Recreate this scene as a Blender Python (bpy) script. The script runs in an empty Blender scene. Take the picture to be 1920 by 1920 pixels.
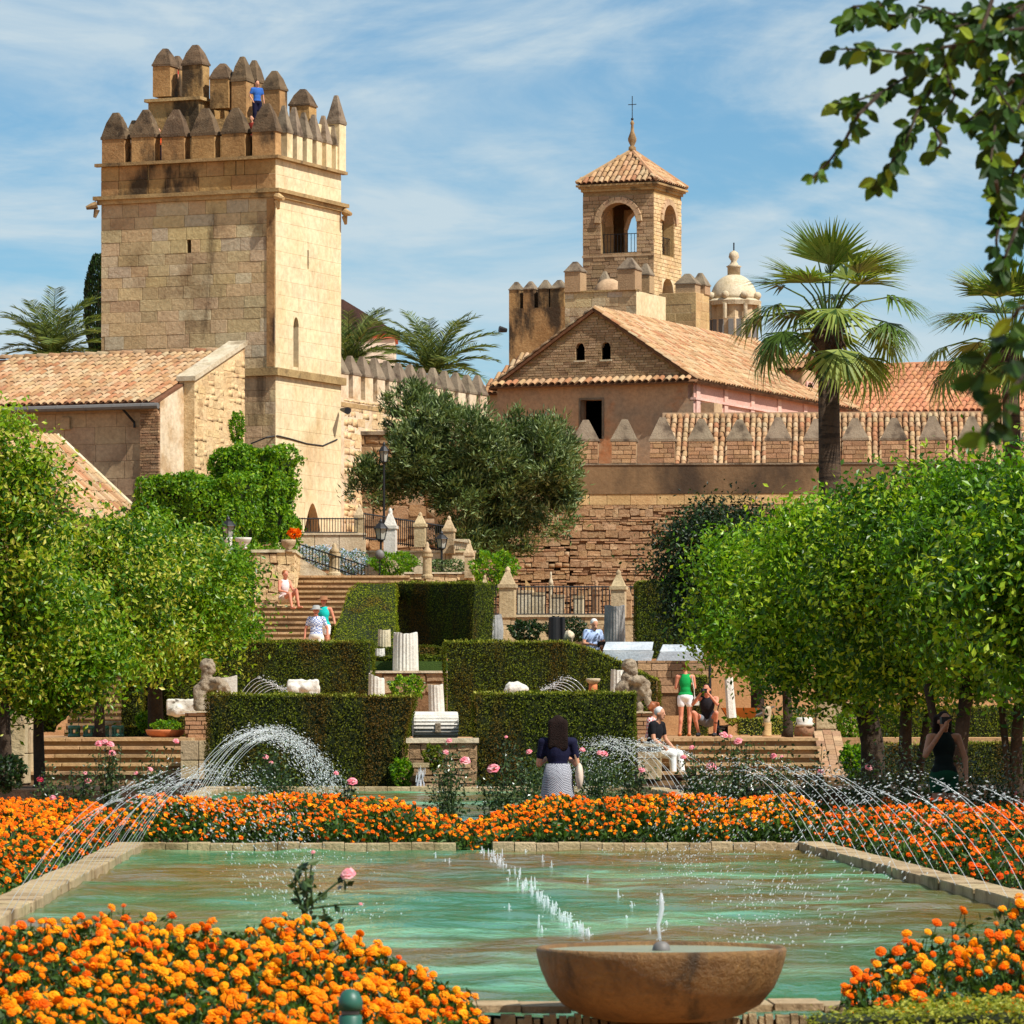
import bpy, math, random
import numpy as np
from mathutils import Vector, Matrix

# ------------------------------------------------------------------ camera, sky, sun, exposure
SC = bpy.context.scene
COL = SC.collection
F = 9000.0          # focal length in pixels of the 1920 px photograph
HZ = 1365.0         # horizon row
EYE = 1.6
cam = bpy.data.cameras.new('camera')
cam.sensor_width = 36.0
cam.lens = 36.0 * F / 1920.0
cam.shift_y = (HZ - 960.0) / 1920.0
cam.clip_end = 6000
cam.dof.use_dof = True
cam.dof.focus_distance = 95.0
cam.dof.aperture_fstop = 20.0
camo = bpy.data.objects.new('camera', cam)
COL.objects.link(camo)
camo.location = (0, 0, EYE)
camo.rotation_euler = (math.radians(90), 0, 0)
SC.camera = camo

SUN_AZ, SUN_EL = math.radians(37), math.radians(51)
SDIR = Vector((math.cos(SUN_EL) * math.cos(SUN_AZ), -math.cos(SUN_EL) * math.sin(SUN_AZ), math.sin(SUN_EL)))
sun = bpy.data.lights.new('sun', 'SUN')
sun.energy = 4.9
sun.angle = math.radians(0.53)
sun.color = (1.0, 0.955, 0.88)
suno = bpy.data.objects.new('sun', sun)
COL.objects.link(suno)
suno.rotation_euler = SDIR.to_track_quat('Z', 'Y').to_euler()
suno.location = (40, -20, 60)

W = bpy.data.worlds.new('World')
SC.world = W
W.use_nodes = True
nt = W.node_tree
nt.nodes.clear()
def wn(t, **k):
    n = nt.nodes.new(t)
    for a, b in k.items():
        setattr(n, a, b)
    return n
wl = nt.links.new
tc = wn('ShaderNodeTexCoord')
sky = wn('ShaderNodeTexSky', sky_type='NISHITA', sun_disc=False)
sky.sun_elevation = SUN_EL
sky.sun_rotation = math.atan2(SDIR.x, SDIR.y)
sky.air_density = 1.0
sky.dust_density = 0.15
sky.ozone_density = 3.5
sky.altitude = 900
sep = wn('ShaderNodeSeparateXYZ'); wl(tc.outputs['Generated'], sep.inputs[0])
tint = wn('ShaderNodeMix', data_type='RGBA', blend_type='MULTIPLY'); tint.inputs[0].default_value = 1.0
wl(sky.outputs[0], tint.inputs[6]); tint.inputs[7].default_value = (0.66, 0.90, 0.96, 1)
mp = wn('ShaderNodeMapping'); mp.inputs['Rotation'].default_value = (0, math.radians(-8), 0); mp.inputs['Scale'].default_value = (6, 6, 19)
wl(tc.outputs['Generated'], mp.inputs[0])
n1 = wn('ShaderNodeTexNoise'); n1.inputs['Scale'].default_value = 1.5; n1.inputs['Detail'].default_value = 9; n1.inputs['Roughness'].default_value = 0.58; n1.inputs['Distortion'].default_value = 0.7
wl(mp.outputs[0], n1.inputs['Vector'])
mp2 = wn('ShaderNodeMapping'); mp2.inputs['Location'].default_value = (3.1, 0.4, 1.7); mp2.inputs['Rotation'].default_value = (0, math.radians(12), 0); mp2.inputs['Scale'].default_value = (13, 13, 60)
wl(tc.outputs['Generated'], mp2.inputs[0])
n2 = wn('ShaderNodeTexNoise'); n2.inputs['Scale'].default_value = 1.3; n2.inputs['Detail'].default_value = 10; n2.inputs['Roughness'].default_value = 0.62; n2.inputs['Distortion'].default_value = 0.4
wl(mp2.outputs[0], n2.inputs['Vector'])
r1 = wn('ShaderNodeMapRange', interpolation_type='SMOOTHSTEP'); r1.inputs[1].default_value = 0.38; r1.inputs[2].default_value = 0.63
wl(n1.outputs[0], r1.inputs[0])
r2 = wn('ShaderNodeMapRange', interpolation_type='SMOOTHSTEP'); r2.inputs[1].default_value = 0.42; r2.inputs[2].default_value = 0.78; r2.inputs[4].default_value = 0.55
wl(n2.outputs[0], r2.inputs[0])
ad = wn('ShaderNodeMath', operation='ADD', use_clamp=True); wl(r1.outputs[0], ad.inputs[0]); wl(r2.outputs[0], ad.inputs[1])
mu = wn('ShaderNodeMath', operation='MULTIPLY'); wl(ad.outputs[0], mu.inputs[0]); mu.inputs[1].default_value = 0.84
cm = wn('ShaderNodeMix', data_type='RGBA'); wl(mu.outputs[0], cm.inputs[0]); wl(tint.outputs[2], cm.inputs[6]); cm.inputs[7].default_value = (5.6, 6.6, 7.1, 1)
bg = wn('ShaderNodeBackground'); wl(cm.outputs[2], bg.inputs[0]); bg.inputs[1].default_value = 0.082
wo = wn('ShaderNodeOutputWorld'); wl(bg.outputs[0], wo.inputs[0])

SC.view_settings.view_transform = 'Standard'
SC.view_settings.look = 'None'
SC.view_settings.exposure = 0.42
SC.view_settings.gamma = 1.0
SC.view_settings.use_curve_mapping = False
SC.render.engine = 'CYCLES'
SC.cycles.use_denoising = True
SC.cycles.max_bounces = 6
SC.cycles.transparent_max_bounces = 10
SC.cycles.caustics_reflective = False
SC.cycles.caustics_refractive = False

# ------------------------------------------------------------------ helpers
R = random.Random(11)
NR = np.random.RandomState(11)
rad = math.radians
U = R.uniform

def at(px, py, Y):
    return Vector(((px - 960.0) * Y / F, Y, EYE + (HZ - py) * Y / F))
def zz(py, Y):
    return EYE + (HZ - py) * Y / F
def xx(px, Y):
    return (px - 960.0) * Y / F

def tag(o, label=None, cat=None, group=None, kind=None):
    if label: o['label'] = label
    if cat: o['category'] = cat
    if group: o['group'] = group
    if kind: o['kind'] = kind
    return o

FR = {}
def T(name, label, cat, loc=(0, 0, 0), rz=0.0, group=None):
    o = bpy.data.objects.new(name, None)
    COL.objects.link(o)
    o.empty_display_size = 0.2
    o.location = loc
    o.rotation_euler = (0, 0, rz)
    tag(o, label, cat, group, 'thing')
    FR[o.name] = Matrix.Translation(Vector(loc)) @ Matrix.Rotation(rz, 4, 'Z')
    return o
def loc_in(t, v):
    return FR[t.name].inverted() @ Vector(v)

def ob(name, me, mat=None, parent=None, loc=None, rot=None, scale=None, mtx=None):
    o = bpy.data.objects.new(name, me)
    COL.objects.link(o)
    if mat is not None and len(me.materials) == 0:
        me.materials.append(mat)
    if mtx is not None:
        o.matrix_basis = mtx
    else:
        if loc is not None: o.location = loc
        if rot is not None: o.rotation_euler = rot
        if scale is not None: o.scale = scale
    if parent is not None:
        o.parent = parent
    return o

def mesh_np(name, V, Fc, rnd=None, smooth=False):
    """V (n,3), Fc (m,k) equal-sized polygons"""
    V = np.asarray(V, dtype=np.float32); Fc = np.asarray(Fc, dtype=np.int32)
    me = bpy.data.meshes.new(name)
    m, k = Fc.shape
    me.vertices.add(len(V)); me.vertices.foreach_set('co', V.ravel())
    me.loops.add(m * k); me.loops.foreach_set('vertex_index', Fc.ravel())
    me.polygons.add(m)
    me.polygons.foreach_set('loop_start', np.arange(m, dtype=np.int32) * k)
    me.polygons.foreach_set('use_smooth', np.full(m, bool(smooth)))
    if rnd is not None:
        a = me.attributes.new('rnd', 'FLOAT', 'FACE')
        a.data.foreach_set('value', np.asarray(rnd, dtype=np.float32))
    me.update(calc_edges=True)
    return me

def scatter(name, V, Fc, M, rnd=None, smooth=False):
    """copy of a small mesh at N 4x4 matrices, joined"""
    V = np.asarray(V, dtype=np.float64); Fc = np.asarray(Fc)
    M = np.asarray(M, dtype=np.float64)
    n = len(M); k = len(V)
    P = np.einsum('nij,kj->nki', M[:, :3, :3], V) + M[:, None, :3, 3]
    FF = (Fc[None] + (np.arange(n) * k)[:, None, None]).reshape(-1, Fc.shape[1])
    if rnd is None: rnd = NR.rand(n)
    return mesh_np(name, P.reshape(-1, 3), FF, np.repeat(rnd, len(Fc)), smooth)

def unit(a):
    a = np.asarray(a, dtype=np.float64)
    return a / np.maximum(np.linalg.norm(a, axis=-1, keepdims=True), 1e-9)

class MB:
    def __init__(s):
        s.v = []; s.f = []; s.r = []
    def add(s, vs, fs, r=0.5):
        b = len(s.v)
        s.v += [tuple(p) for p in vs]
        for q in fs:
            s.f.append([b + i for i in q]); s.r.append(r)
        return s
    def box(s, c, d, rz=0.0, r=0.5, top=(1, 1)):
        x, y, z = d[0] / 2, d[1] / 2, d[2] / 2
        co, si = math.cos(rz), math.sin(rz)
        vs = []
        for sz, t in ((-1, (1, 1)), (1, top)):
            for sx, sy in ((-1, -1), (1, -1), (1, 1), (-1, 1)):
                a, b = sx * x * t[0], sy * y * t[1]
                vs.append((c[0] + a * co - b * si, c[1] + a * si + b * co, c[2] + sz * z))
        return s.add(vs, [(3, 2, 1, 0), (4, 5, 6, 7), (0, 1, 5, 4), (1, 2, 6, 5), (2, 3, 7, 6), (3, 0, 4, 7)], r)
    def bb(s, x0, x1, y0, y1, z0, z1, r=0.5):
        return s.box(((x0 + x1) / 2, (y0 + y1) / 2, (z0 + z1) / 2), (abs(x1 - x0), abs(y1 - y0), abs(z1 - z0)), 0, r)
    def prism(s, poly, off, r=0.5):
        """planar polygon extruded by vector off"""
        n = len(poly); off = Vector(off)
        a = [Vector(p) for p in poly]
        vs = a + [p + off for p in a]
        fs = [tuple(range(n))[::-1], tuple(range(n, 2 * n))] + [(i, (i + 1) % n, n + (i + 1) % n, n + i) for i in range(n)]
        return s.add(vs, fs, r)
    def tube(s, pts, rr, n=8, r=0.5, caps=True):
        pts = [Vector(p) for p in pts]
        if not isinstance(rr, (list, tuple)): rr = [rr] * len(pts)
        vs = []; m = len(pts); pu = None
        for i, p in enumerate(pts):
            d = (pts[min(i + 1, m - 1)] - pts[max(i - 1, 0)]).normalized()
            if pu is None:
                pu = d.orthogonal().normalized()
            u = (pu - d * pu.dot(d))
            u = u.normalized() if u.length > 1e-6 else d.orthogonal().normalized()
            pu = u
            w = d.cross(u)
            for k in range(n):
                a = 2 * math.pi * k / n
                vs.append(p + (u * math.cos(a) + w * math.sin(a)) * rr[i])
        fs = []
        for i in range(m - 1):
            for k in range(n):
                fs.append((i * n + k, i * n + (k + 1) % n, (i + 1) * n + (k + 1) % n, (i + 1) * n + k))
        if caps:
            fs.append(tuple(range(n))[::-1]); fs.append(tuple(range((m - 1) * n, m * n)))
        return s.add(vs, fs, r)
    def lathe(s, prof, n=16, c=(0, 0, 0), r=0.5, flute=0.0):
        vs = []; m = len(prof)
        for (q, z) in prof:
            for k in range(n):
                a = 2 * math.pi * k / n
                qq = q * (1 - flute * (k % 2))
                vs.append((c[0] + qq * math.cos(a), c[1] + qq * math.sin(a), c[2] + z))
        fs = []
        for i in range(m - 1):
            for k in range(n):
                fs.append((i * n + k, i * n + (k + 1) % n, (i + 1) * n + (k + 1) % n, (i + 1) * n + k))
        fs.append(tuple(range(n))[::-1]); fs.append(tuple(range((m - 1) * n, m * n)))
        return s.add(vs, fs, r)
    def ball(s, c, q, n=10, m=6, r=0.5):
        if not isinstance(q, (list, tuple)): q = (q, q, q)
        vs = []
        for i in range(1, m):
            t = math.pi * i / m
            for k in range(n):
                a = 2 * math.pi * k / n
                vs.append((c[0] + q[0] * math.sin(t) * math.cos(a), c[1] + q[1] * math.sin(t) * math.sin(a), c[2] + q[2] * math.cos(t)))
        vs.append((c[0], c[1], c[2] + q[2])); vs.append((c[0], c[1], c[2] - q[2]))
        fs = []
        for i in range(m - 2):
            for k in range(n):
                fs.append((i * n + k, (i + 1) * n + k, (i + 1) * n + (k + 1) % n, i * n + (k + 1) % n))
        t, b = (m - 1) * n, (m - 1) * n + 1
        for k in range(n):
            fs.append((k, (k + 1) % n, t)); fs.append(((m - 2) * n + (k + 1) % n, (m - 2) * n + k, b))
        return s.add(vs, fs, r)
    def cap(s, p, q, r1, r2, n=10):
        """tapered capsule"""
        p, q = Vector(p), Vector(q); d = q - p
        L = max(d.length, 1e-5); d = d / L
        pts = [p - d * r1 * 0.95, p - d * r1 * 0.6, p, q, q + d * r2 * 0.6, q + d * r2 * 0.95]
        return s.tube(pts, [r1 * 0.3, r1 * 0.8, r1, r2, r2 * 0.8, r2 * 0.3], n)
    def mesh(s, name='mesh', smooth=False):
        me = bpy.data.meshes.new(name)
        me.from_pydata([tuple(p) for p in s.v], [], s.f)
        a = me.attributes.new('rnd', 'FLOAT', 'FACE')
        a.data.foreach_set('value', np.array(s.r, dtype=np.float32))
        me.polygons.foreach_set('use_smooth', np.full(len(me.polygons), bool(smooth)))
        me.update()
        return me
    def build(s, name, mat, parent=None, smooth=False, **k):
        return ob(name, s.mesh(name, smooth), mat, parent, **k)

def struct(name, mb, mat, **k):
    return tag(mb.build(name, mat, **k), kind='structure')

TMP = None
def remesh(mb, voxel=0.012, smooth=4, noise=0.0, ns=8.0):
    me = mb.mesh('lump')
    global TMP
    if TMP is None: TMP = bpy.data.scenes.new('scratch')
    o = bpy.data.objects.new('lump', me); TMP.collection.objects.link(o)
    m = o.modifiers.new('r', 'REMESH'); m.mode = 'VOXEL'; m.voxel_size = voxel; m.use_smooth_shade = True
    if smooth:
        q = o.modifiers.new('s', 'SMOOTH'); q.factor = 0.5; q.iterations = smooth
    TMP.view_layers[0].update(); dg = TMP.view_layers[0].depsgraph
    out = bpy.data.meshes.new_from_object(o.evaluated_get(dg))
    bpy.data.objects.remove(o)
    if noise:
        n = len(out.vertices); co = np.empty(n * 3, dtype=np.float32); out.vertices.foreach_get('co', co); co = co.reshape(-1, 3)
        from mathutils import noise as mn
        no = np.array([v.normal for v in out.vertices])
        d = np.array([mn.noise(Vector(p) * ns) + 0.5 * mn.noise(Vector(p) * ns * 2.7) for p in co.tolist()])
        co = co + no * d[:, None] * noise
        out.vertices.foreach_set('co', co.astype(np.float32).ravel())
    out.materials.clear()
    out.update()
    return out

# ------------------------------------------------------------------ materials
def C(h):
    """sRGB hex-ish tuple 0..255 to linear"""
    return tuple(((c / 255.0) / 12.92 if c / 255.0 <= 0.04045 else ((c / 255.0 + 0.055) / 1.055) ** 2.4) for c in h) + (1.0,)

class G:
    def __init__(s, name):
        s.m = bpy.data.materials.new(name); s.m.use_nodes = True
        s.t = s.m.node_tree; s.t.nodes.clear()
        s.out = s.n('ShaderNodeOutputMaterial')
        s.pos = None
    def n(s, ty, **k):
        x = s.t.nodes.new(ty)
        for a, b in k.items(): setattr(x, a, b)
        return x
    def l(s, a, b): s.t.links.new(a, b)
    def P(s, sc=(1, 1, 1)):
        g = s.n('ShaderNodeNewGeometry')
        m = s.n('ShaderNodeVectorMath', operation='MULTIPLY'); s.l(g.outputs['Position'], m.inputs[0]); m.inputs[1].default_value = sc
        return m.outputs[0]
    def noise(s, scale, detail=4, rough=0.55, sc=(1, 1, 1), dist=0.0):
        x = s.n('ShaderNodeTexNoise'); x.inputs['Scale'].default_value = scale; x.inputs['Detail'].default_value = detail
        x.inputs['Roughness'].default_value = rough; x.inputs['Distortion'].default_value = dist
        s.l(s.P(sc), x.inputs['Vector']); return x.outputs[0]
    def rng(s, src, lo, hi, a=0.0, b=1.0, smooth=True):
        x = s.n('ShaderNodeMapRange', interpolation_type='SMOOTHSTEP' if smooth else 'LINEAR')
        s.l(src, x.inputs[0]); x.inputs[1].default_value = lo; x.inputs[2].default_value = hi; x.inputs[3].default_value = a; x.inputs[4].default_value = b
        return x.outputs[0]
    def mix(s, fac, a, b, mode='MIX'):
        x = s.n('ShaderNodeMix', data_type='RGBA', blend_type=mode)
        for v, i in ((fac, 0), (a, 6), (b, 7)):
            if hasattr(v, 'is_output') or isinstance(v, bpy.types.NodeSocket): s.l(v, x.inputs[i])
            else: x.inputs[i].default_value = v
        return x.outputs[2]
    def math(s, op, a, b):
        x = s.n('ShaderNodeMath', operation=op)
        for v, i in ((a, 0), (b, 1)):
            if isinstance(v, bpy.types.NodeSocket): s.l(v, x.inputs[i])
            else: x.inputs[i].default_value = v
        return x.outputs[0]
    def rv(s):
        a = s.n('ShaderNodeAttribute', attribute_name='rnd'); o = s.n('ShaderNodeObjectInfo')
        return s.math('FRACT', s.math('ADD', a.outputs['Fac'], s.math('MULTIPLY', o.outputs['Random'], 7.31)), 0)
    def ramp(s, src, stops):
        x = s.n('ShaderNodeValToRGB'); e = x.color_ramp.elements
        while len(e) < len(stops): e.new(0.5)
        for i, (p, c) in enumerate(stops): e[i].position = p; e[i].color = c
        s.l(src, x.inputs[0]); return x.outputs[0]
    def bump(s, h, st, d=0.05):
        b = s.n('ShaderNodeBump'); b.inputs['Strength'].default_value = st; b.inputs['Distance'].default_value = d; s.l(h, b.inputs['Height']); return b.outputs[0]
    def end(s, sh): s.l(sh, s.out.inputs[0]); return s.m

def surf(name, c1, c2, ns=1.5, c3=None, n3=(0.8, 0.55, 0.7), st3=(1, 1, 1), rough=0.88, bump=0.5, bs=14.0, var=0.22, hv=0.006, spec=0.25, c4=None, n4=(2.5, 0.58, 0.72), st4=(1, 1, 1), pal=None, palf=0.6):
    g = G(name)
    col = g.mix(g.rng(g.noise(ns, 6, 0.62), 0.3, 0.7), C(c1), C(c2))
    rv = g.rv()
    if pal:
        pc = g.ramp(rv, [((i + 0.5) / len(pal), C(c)) for i, c in enumerate(pal)])
        col = g.mix(palf, col, pc)
    if c3: col = g.mix(g.rng(g.noise(n3[0], 5, 0.6, st3), n3[1], n3[2], 0, 0.9), col, C(c3))
    if c4: col = g.mix(g.rng(g.noise(n4[0], 6, 0.65, st4, 0.3), n4[1], n4[2], 0, 0.9), col, C(c4))
    h = g.n('ShaderNodeHueSaturation')
    g.l(col, h.inputs['Color']); g.l(g.rng(g.math('FRACT', g.math('MULTIPLY', rv, 5.7), 0), 0, 1, 1 - var, 1 + var, False), h.inputs['Value'])
    g.l(g.rng(g.math('FRACT', g.math('MULTIPLY', rv, 13.3), 0), 0, 1, 0.5 - hv, 0.5 + hv, False), h.inputs['Hue'])
    fine = g.noise(bs, 8, 0.68)
    col = g.mix(0.55, h.outputs[0], g.ramp(fine, [(0.25, (0.35, 0.33, 0.30, 1)), (0.62, (1, 1, 1, 1))]), 'MULTIPLY')
    b = g.n('ShaderNodeBsdfPrincipled'); g.l(col, b.inputs['Base Color']); b.inputs['Roughness'].default_value = rough; b.inputs['Specular IOR Level'].default_value = spec
    if bump: g.l(g.bump(fine, bump, 0.04), b.inputs['Normal'])
    return g.end(b.outputs[0])

def plain(name, c, rough=0.6, spec=0.4, metal=0.0, var=0.1, bump=0.0, bs=40):
    g = G(name)
    h = g.n('ShaderNodeHueSaturation'); h.inputs['Color'].default_value = C(c)
    g.l(g.rng(g.noise(9, 5), 0.25, 0.75, 1 - var, 1 + var), h.inputs['Value'])
    b = g.n('ShaderNodeBsdfPrincipled'); g.l(h.outputs[0], b.inputs['Base Color']); b.inputs['Roughness'].default_value = rough
    b.inputs['Specular IOR Level'].default_value = spec; b.inputs['Metallic'].default_value = metal
    if bump: g.l(g.bump(g.noise(bs, 5), bump, 0.02), b.inputs['Normal'])
    return g.end(b.outputs[0])

def leafm(name, stops, trans=0.35, rough=0.42, patch=None, pn=(1.0, 0.5, 0.68), spec=0.35, st=(1, 1, 1)):
    g = G(name)
    col = g.ramp(g.rv(), [(p, C(c)) for p, c in stops])
    if patch: col = g.mix(g.rng(g.noise(pn[0], 4, 0.6, st), pn[1], pn[2], 0, 0.85), col, C(patch))
    b = g.n('ShaderNodeBsdfPrincipled'); g.l(col, b.inputs['Base Color']); b.inputs['Roughness'].default_value = rough; b.inputs['Specular IOR Level'].default_value = spec
    t = g.n('ShaderNodeBsdfTranslucent')
    g.l(g.mix(1.0, col, (1.0, 1.0, 0.35, 1), 'MULTIPLY'), t.inputs[0])
    m = g.n('ShaderNodeMixShader'); m.inputs[0].default_value = trans; g.l(b.outputs[0], m.inputs[1]); g.l(t.outputs[0], m.inputs[2])
    return g.end(m.outputs[0])

M_ = {}
M_['block'] = surf('tower_stone', (194, 170, 130), (208, 188, 150), 0.9, c3=(148, 122, 90), n3=(0.6, 0.5, 0.7), rough=0.93, bump=0.9, bs=9,
                   pal=[(204, 178, 134), (188, 156, 114), (212, 192, 152), (198, 188, 166), (184, 150, 108), (208, 180, 128)], palf=0.55, c4=(84, 68, 50), n4=(0.7, 0.56, 0.76), st4=(1, 1, 0.35), var=0.12, hv=0.012)
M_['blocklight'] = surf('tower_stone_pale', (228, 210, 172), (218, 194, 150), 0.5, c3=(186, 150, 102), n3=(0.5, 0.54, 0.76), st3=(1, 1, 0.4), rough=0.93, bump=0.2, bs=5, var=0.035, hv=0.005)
M_['mortar'] = surf('lime_mortar', (176, 146, 102), (150, 118, 78), 2.0, rough=0.95)
M_['parapet'] = surf('parapet_stone', (186, 148, 98), (160, 122, 76), 0.9, c3=(50, 42, 34), n3=(0.9, 0.47, 0.62), st3=(1, 1, 0.45), bump=0.8, bs=9, var=0.12)
M_['cap'] = surf('merlon_cap', (120, 98, 74), (92, 76, 58), 2.0, c3=(60, 48, 36), n3=(2.2, 0.5, 0.7), c4=(168, 148, 118), n4=(3.5, 0.6, 0.75), bump=0.9, bs=16, var=0.12)
M_['greycap'] = surf('grey_merlon_cap', (150, 134, 112), (118, 102, 84), 2.0, c3=(76, 64, 52), n3=(2.0, 0.52, 0.7), bump=0.8, bs=16, var=0.1)
M_['cornice'] = surf('cornice_stone', (196, 164, 114), (160, 130, 88), 1.5, c3=(96, 78, 56), n3=(1.2, 0.52, 0.7), bump=0.6)
M_['tile'] = surf('clay_tile', (190, 156, 116), (172, 132, 92), 3.0, rough=0.9, bump=0.5, bs=20, pal=[(186, 152, 112), (170, 118, 80), (194, 166, 128), (178, 136, 96), (204, 182, 146), (168, 108, 72)], palf=0.7, var=0.18, c3=(112, 90, 66), n3=(1.2, 0.58, 0.76))
M_['tilered'] = surf('red_clay_tile', (204, 144, 104), (188, 124, 86), 2.0, rough=0.9, bump=0.5, bs=20, pal=[(204, 142, 102), (188, 120, 82), (210, 158, 118), (180, 116, 82), (196, 134, 96)], palf=0.6, var=0.12)
M_['tiledark'] = surf('tile_bed', (128, 88, 60), (104, 72, 50), 3.0, rough=0.95)
M_['plaster'] = surf('tan_plaster', (200, 170, 134), (184, 152, 118), 0.8, c3=(150, 120, 92), n3=(0.6, 0.5, 0.7), bump=0.25, bs=10, var=0.03)
M_['ochre'] = surf('ochre_plaster', (206, 164, 120), (190, 158, 124), 0.35, c3=(166, 144, 118), n3=(0.35, 0.5, 0.68), c4=(200, 132, 80), n4=(0.5, 0.55, 0.7), bump=0.25, bs=8, var=0.03)
M_['pink'] = surf('pink_plaster', (226, 188, 172), (216, 172, 156), 0.8, bump=0.2, bs=8, var=0.03)
M_['pinkdark'] = surf('rose_frieze', (216, 176, 158), (208, 164, 146), 1.2, bump=0.2, var=0.05)
M_['brick'] = surf('brown_brick', (180, 150, 114), (160, 130, 96), 1.5, rough=0.93, bump=0.6, bs=18, pal=[(180, 150, 114), (160, 128, 94), (192, 164, 130), (150, 120, 90)], palf=0.6, var=0.16)
M_['redbrick'] = surf('red_brick', (178, 140, 104), (158, 122, 90), 1.5, rough=0.93, bump=0.6, bs=18, pal=[(184, 146, 108), (162, 122, 88), (196, 162, 126), (148, 114, 86)], palf=0.6, var=0.16)
M_['rubble'] = surf('rubble_stone', (176, 144, 108), (156, 124, 90), 1.2, c3=(112, 90, 68), n3=(0.5, 0.5, 0.7), rough=0.95, bump=1.0, bs=12, pal=[(184, 152, 114), (164, 130, 94), (192, 164, 130), (148, 120, 92), (174, 138, 100)], palf=0.65, var=0.16)
M_['rubblelight'] = surf('pale_rubble', (226, 198, 152), (208, 174, 126), 1.6, c3=(170, 132, 90), n3=(1.2, 0.55, 0.7), bump=1.0, bs=9, var=0.14)
M_['rubblemortar'] = surf('rubble_mortar', (132, 100, 70), (104, 78, 54), 2.0, rough=0.96, bump=0.8)
M_['walldark'] = surf('weathered_render', (142, 112, 80), (112, 88, 64), 0.5, c3=(62, 50, 40), n3=(0.35, 0.45, 0.65), st3=(1, 1, 0.5), bump=0.4, bs=8, var=0.03)
M_['yellowstone'] = surf('yellow_stone', (202, 172, 122), (184, 150, 102), 1.5, bump=0.5, var=0.1)
M_['stone'] = surf('garden_stone', (204, 182, 146), (178, 154, 116), 1.6, c3=(136, 114, 84), n3=(1.2, 0.52, 0.7), bump=0.6, bs=14, var=0.1)
M_['palestone'] = surf('pale_stone', (214, 200, 172), (190, 172, 138), 1.6, c3=(146, 128, 100), n3=(1.2, 0.55, 0.72), bump=0.5, bs=14, var=0.08)
M_['step'] = surf('step_stone', (196, 164, 122), (172, 138, 98), 1.3, c3=(128, 102, 74), n3=(1.0, 0.52, 0.7), bump=0.5, bs=14, var=0.1)
M_['riser'] = surf('step_riser', (150, 120, 86), (128, 100, 70), 1.3, bump=0.4, bs=14, var=0.1)
M_['kerb'] = surf('kerb_stone', (190, 168, 132), (166, 142, 104), 2.0, c3=(110, 92, 64), n3=(2.0, 0.5, 0.7), bump=0.7, bs=22, var=0.12)
M_['marble'] = surf('white_marble', (226, 222, 212), (206, 200, 188), 2.0, c3=(160, 150, 134), n3=(3.0, 0.6, 0.8), rough=0.6, bump=0.4, bs=16, var=0.04)
M_['greymarble'] = surf('grey_marble', (176, 174, 170), (142, 140, 138), 1.5, c3=(108, 104, 100), n3=(1.4, 0.52, 0.72), rough=0.55, bump=0.4, var=0.04)
M_['bluemarble'] = surf('blue_grey_marble', (196, 204, 210), (168, 176, 184), 1.5, c3=(214, 216, 216), n3=(2.5, 0.5, 0.7), st3=(0.3, 1, 2), rough=0.5, bump=0.4, var=0.04)
M_['statue'] = surf('weathered_statue', (176, 160, 136), (140, 124, 102), 5.0, c3=(84, 72, 58), n3=(6.0, 0.54, 0.7), bump=1.0, bs=22, var=0.03)
M_['earth'] = surf('sandy_path', (202, 156, 112), (184, 136, 94), 0.8, c3=(160, 118, 82), n3=(0.5, 0.5, 0.7), bump=0.4, bs=20, var=0.03)
M_['soil'] = surf('dark_soil', (70, 52, 38), (52, 40, 28), 3.0, bump=0.8, var=0.05)
M_['grass'] = surf('lawn_green', (62, 86, 30), (48, 70, 24), 3.0, bump=0.8, bs=40, var=0.05)
M_['iron'] = plain('black_iron', (34, 34, 36), 0.55, 0.4, 0.3)
M_['darkhole'] = plain('dark_interior', (24, 18, 14), 0.95, 0.1)  # near-black colour stands in for the unlit depth of openings
M_['wood'] = plain('dark_wood', (66, 48, 36), 0.8, 0.2, bump=0.3)
M_['lead'] = plain('lead_gutter', (112, 108, 104), 0.6, 0.4, 0.2)
M_['bowl'] = surf('bowl_stone', (150, 112, 62), (112, 78, 38), 3.0, c3=(196, 152, 84), n3=(2.2, 0.55, 0.75), rough=0.5, bump=0.7, bs=30, var=0.02, spec=0.4, c4=(62, 46, 24), n4=(5.0, 0.5, 0.72), st4=(1, 1, 0.45))
M_['green'] = plain('green_metal', (34, 88, 72), 0.45, 0.5, 0.0, 0.08)
M_['greenstool'] = plain('green_glaze', (62, 112, 92), 0.4, 0.5)
M_['orange'] = plain('orange_paint', (206, 104, 34), 0.5, 0.4)
M_['terra'] = plain('terracotta', (190, 116, 74), 0.85, 0.2, bump=0.2)
M_['glass'] = plain('lamp_glass', (150, 150, 140), 0.15, 0.6)
M_['roofdark'] = surf('dark_slate_roof', (92, 66, 60), (74, 54, 50), 2.0, bump=0.4, var=0.05)
M_['white'] = surf('white_wall', (232, 214, 190), (220, 198, 172), 0.6, bump=0.15, var=0.02)
M_['redtrim'] = plain('red_trim', (196, 96, 66), 0.8)
M_['dome'] = surf('dome_stone', (222, 198, 164), (196, 166, 126), 1.6, c3=(160, 132, 100), n3=(1.5, 0.55, 0.7), bump=0.3, var=0.03)
M_['trunk'] = surf('citrus_bark', (74, 60, 46), (52, 42, 34), 5.0, bump=0.8, bs=24, var=0.05)
M_['palmtrunk'] = surf('palm_trunk', (92, 74, 58), (70, 55, 43), 3.0, c3=(48, 38, 30), n3=(9.0, 0.48, 0.6), st3=(0.2, 0.2, 1), bump=0.9, bs=16, var=0.03)
M_['whiteplaster'] = surf('white_render', (226, 206, 176), (204, 176, 138), 0.9, c3=(184, 150, 108), n3=(0.9, 0.5, 0.68), bump=0.6, bs=7, var=0.05)
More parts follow.
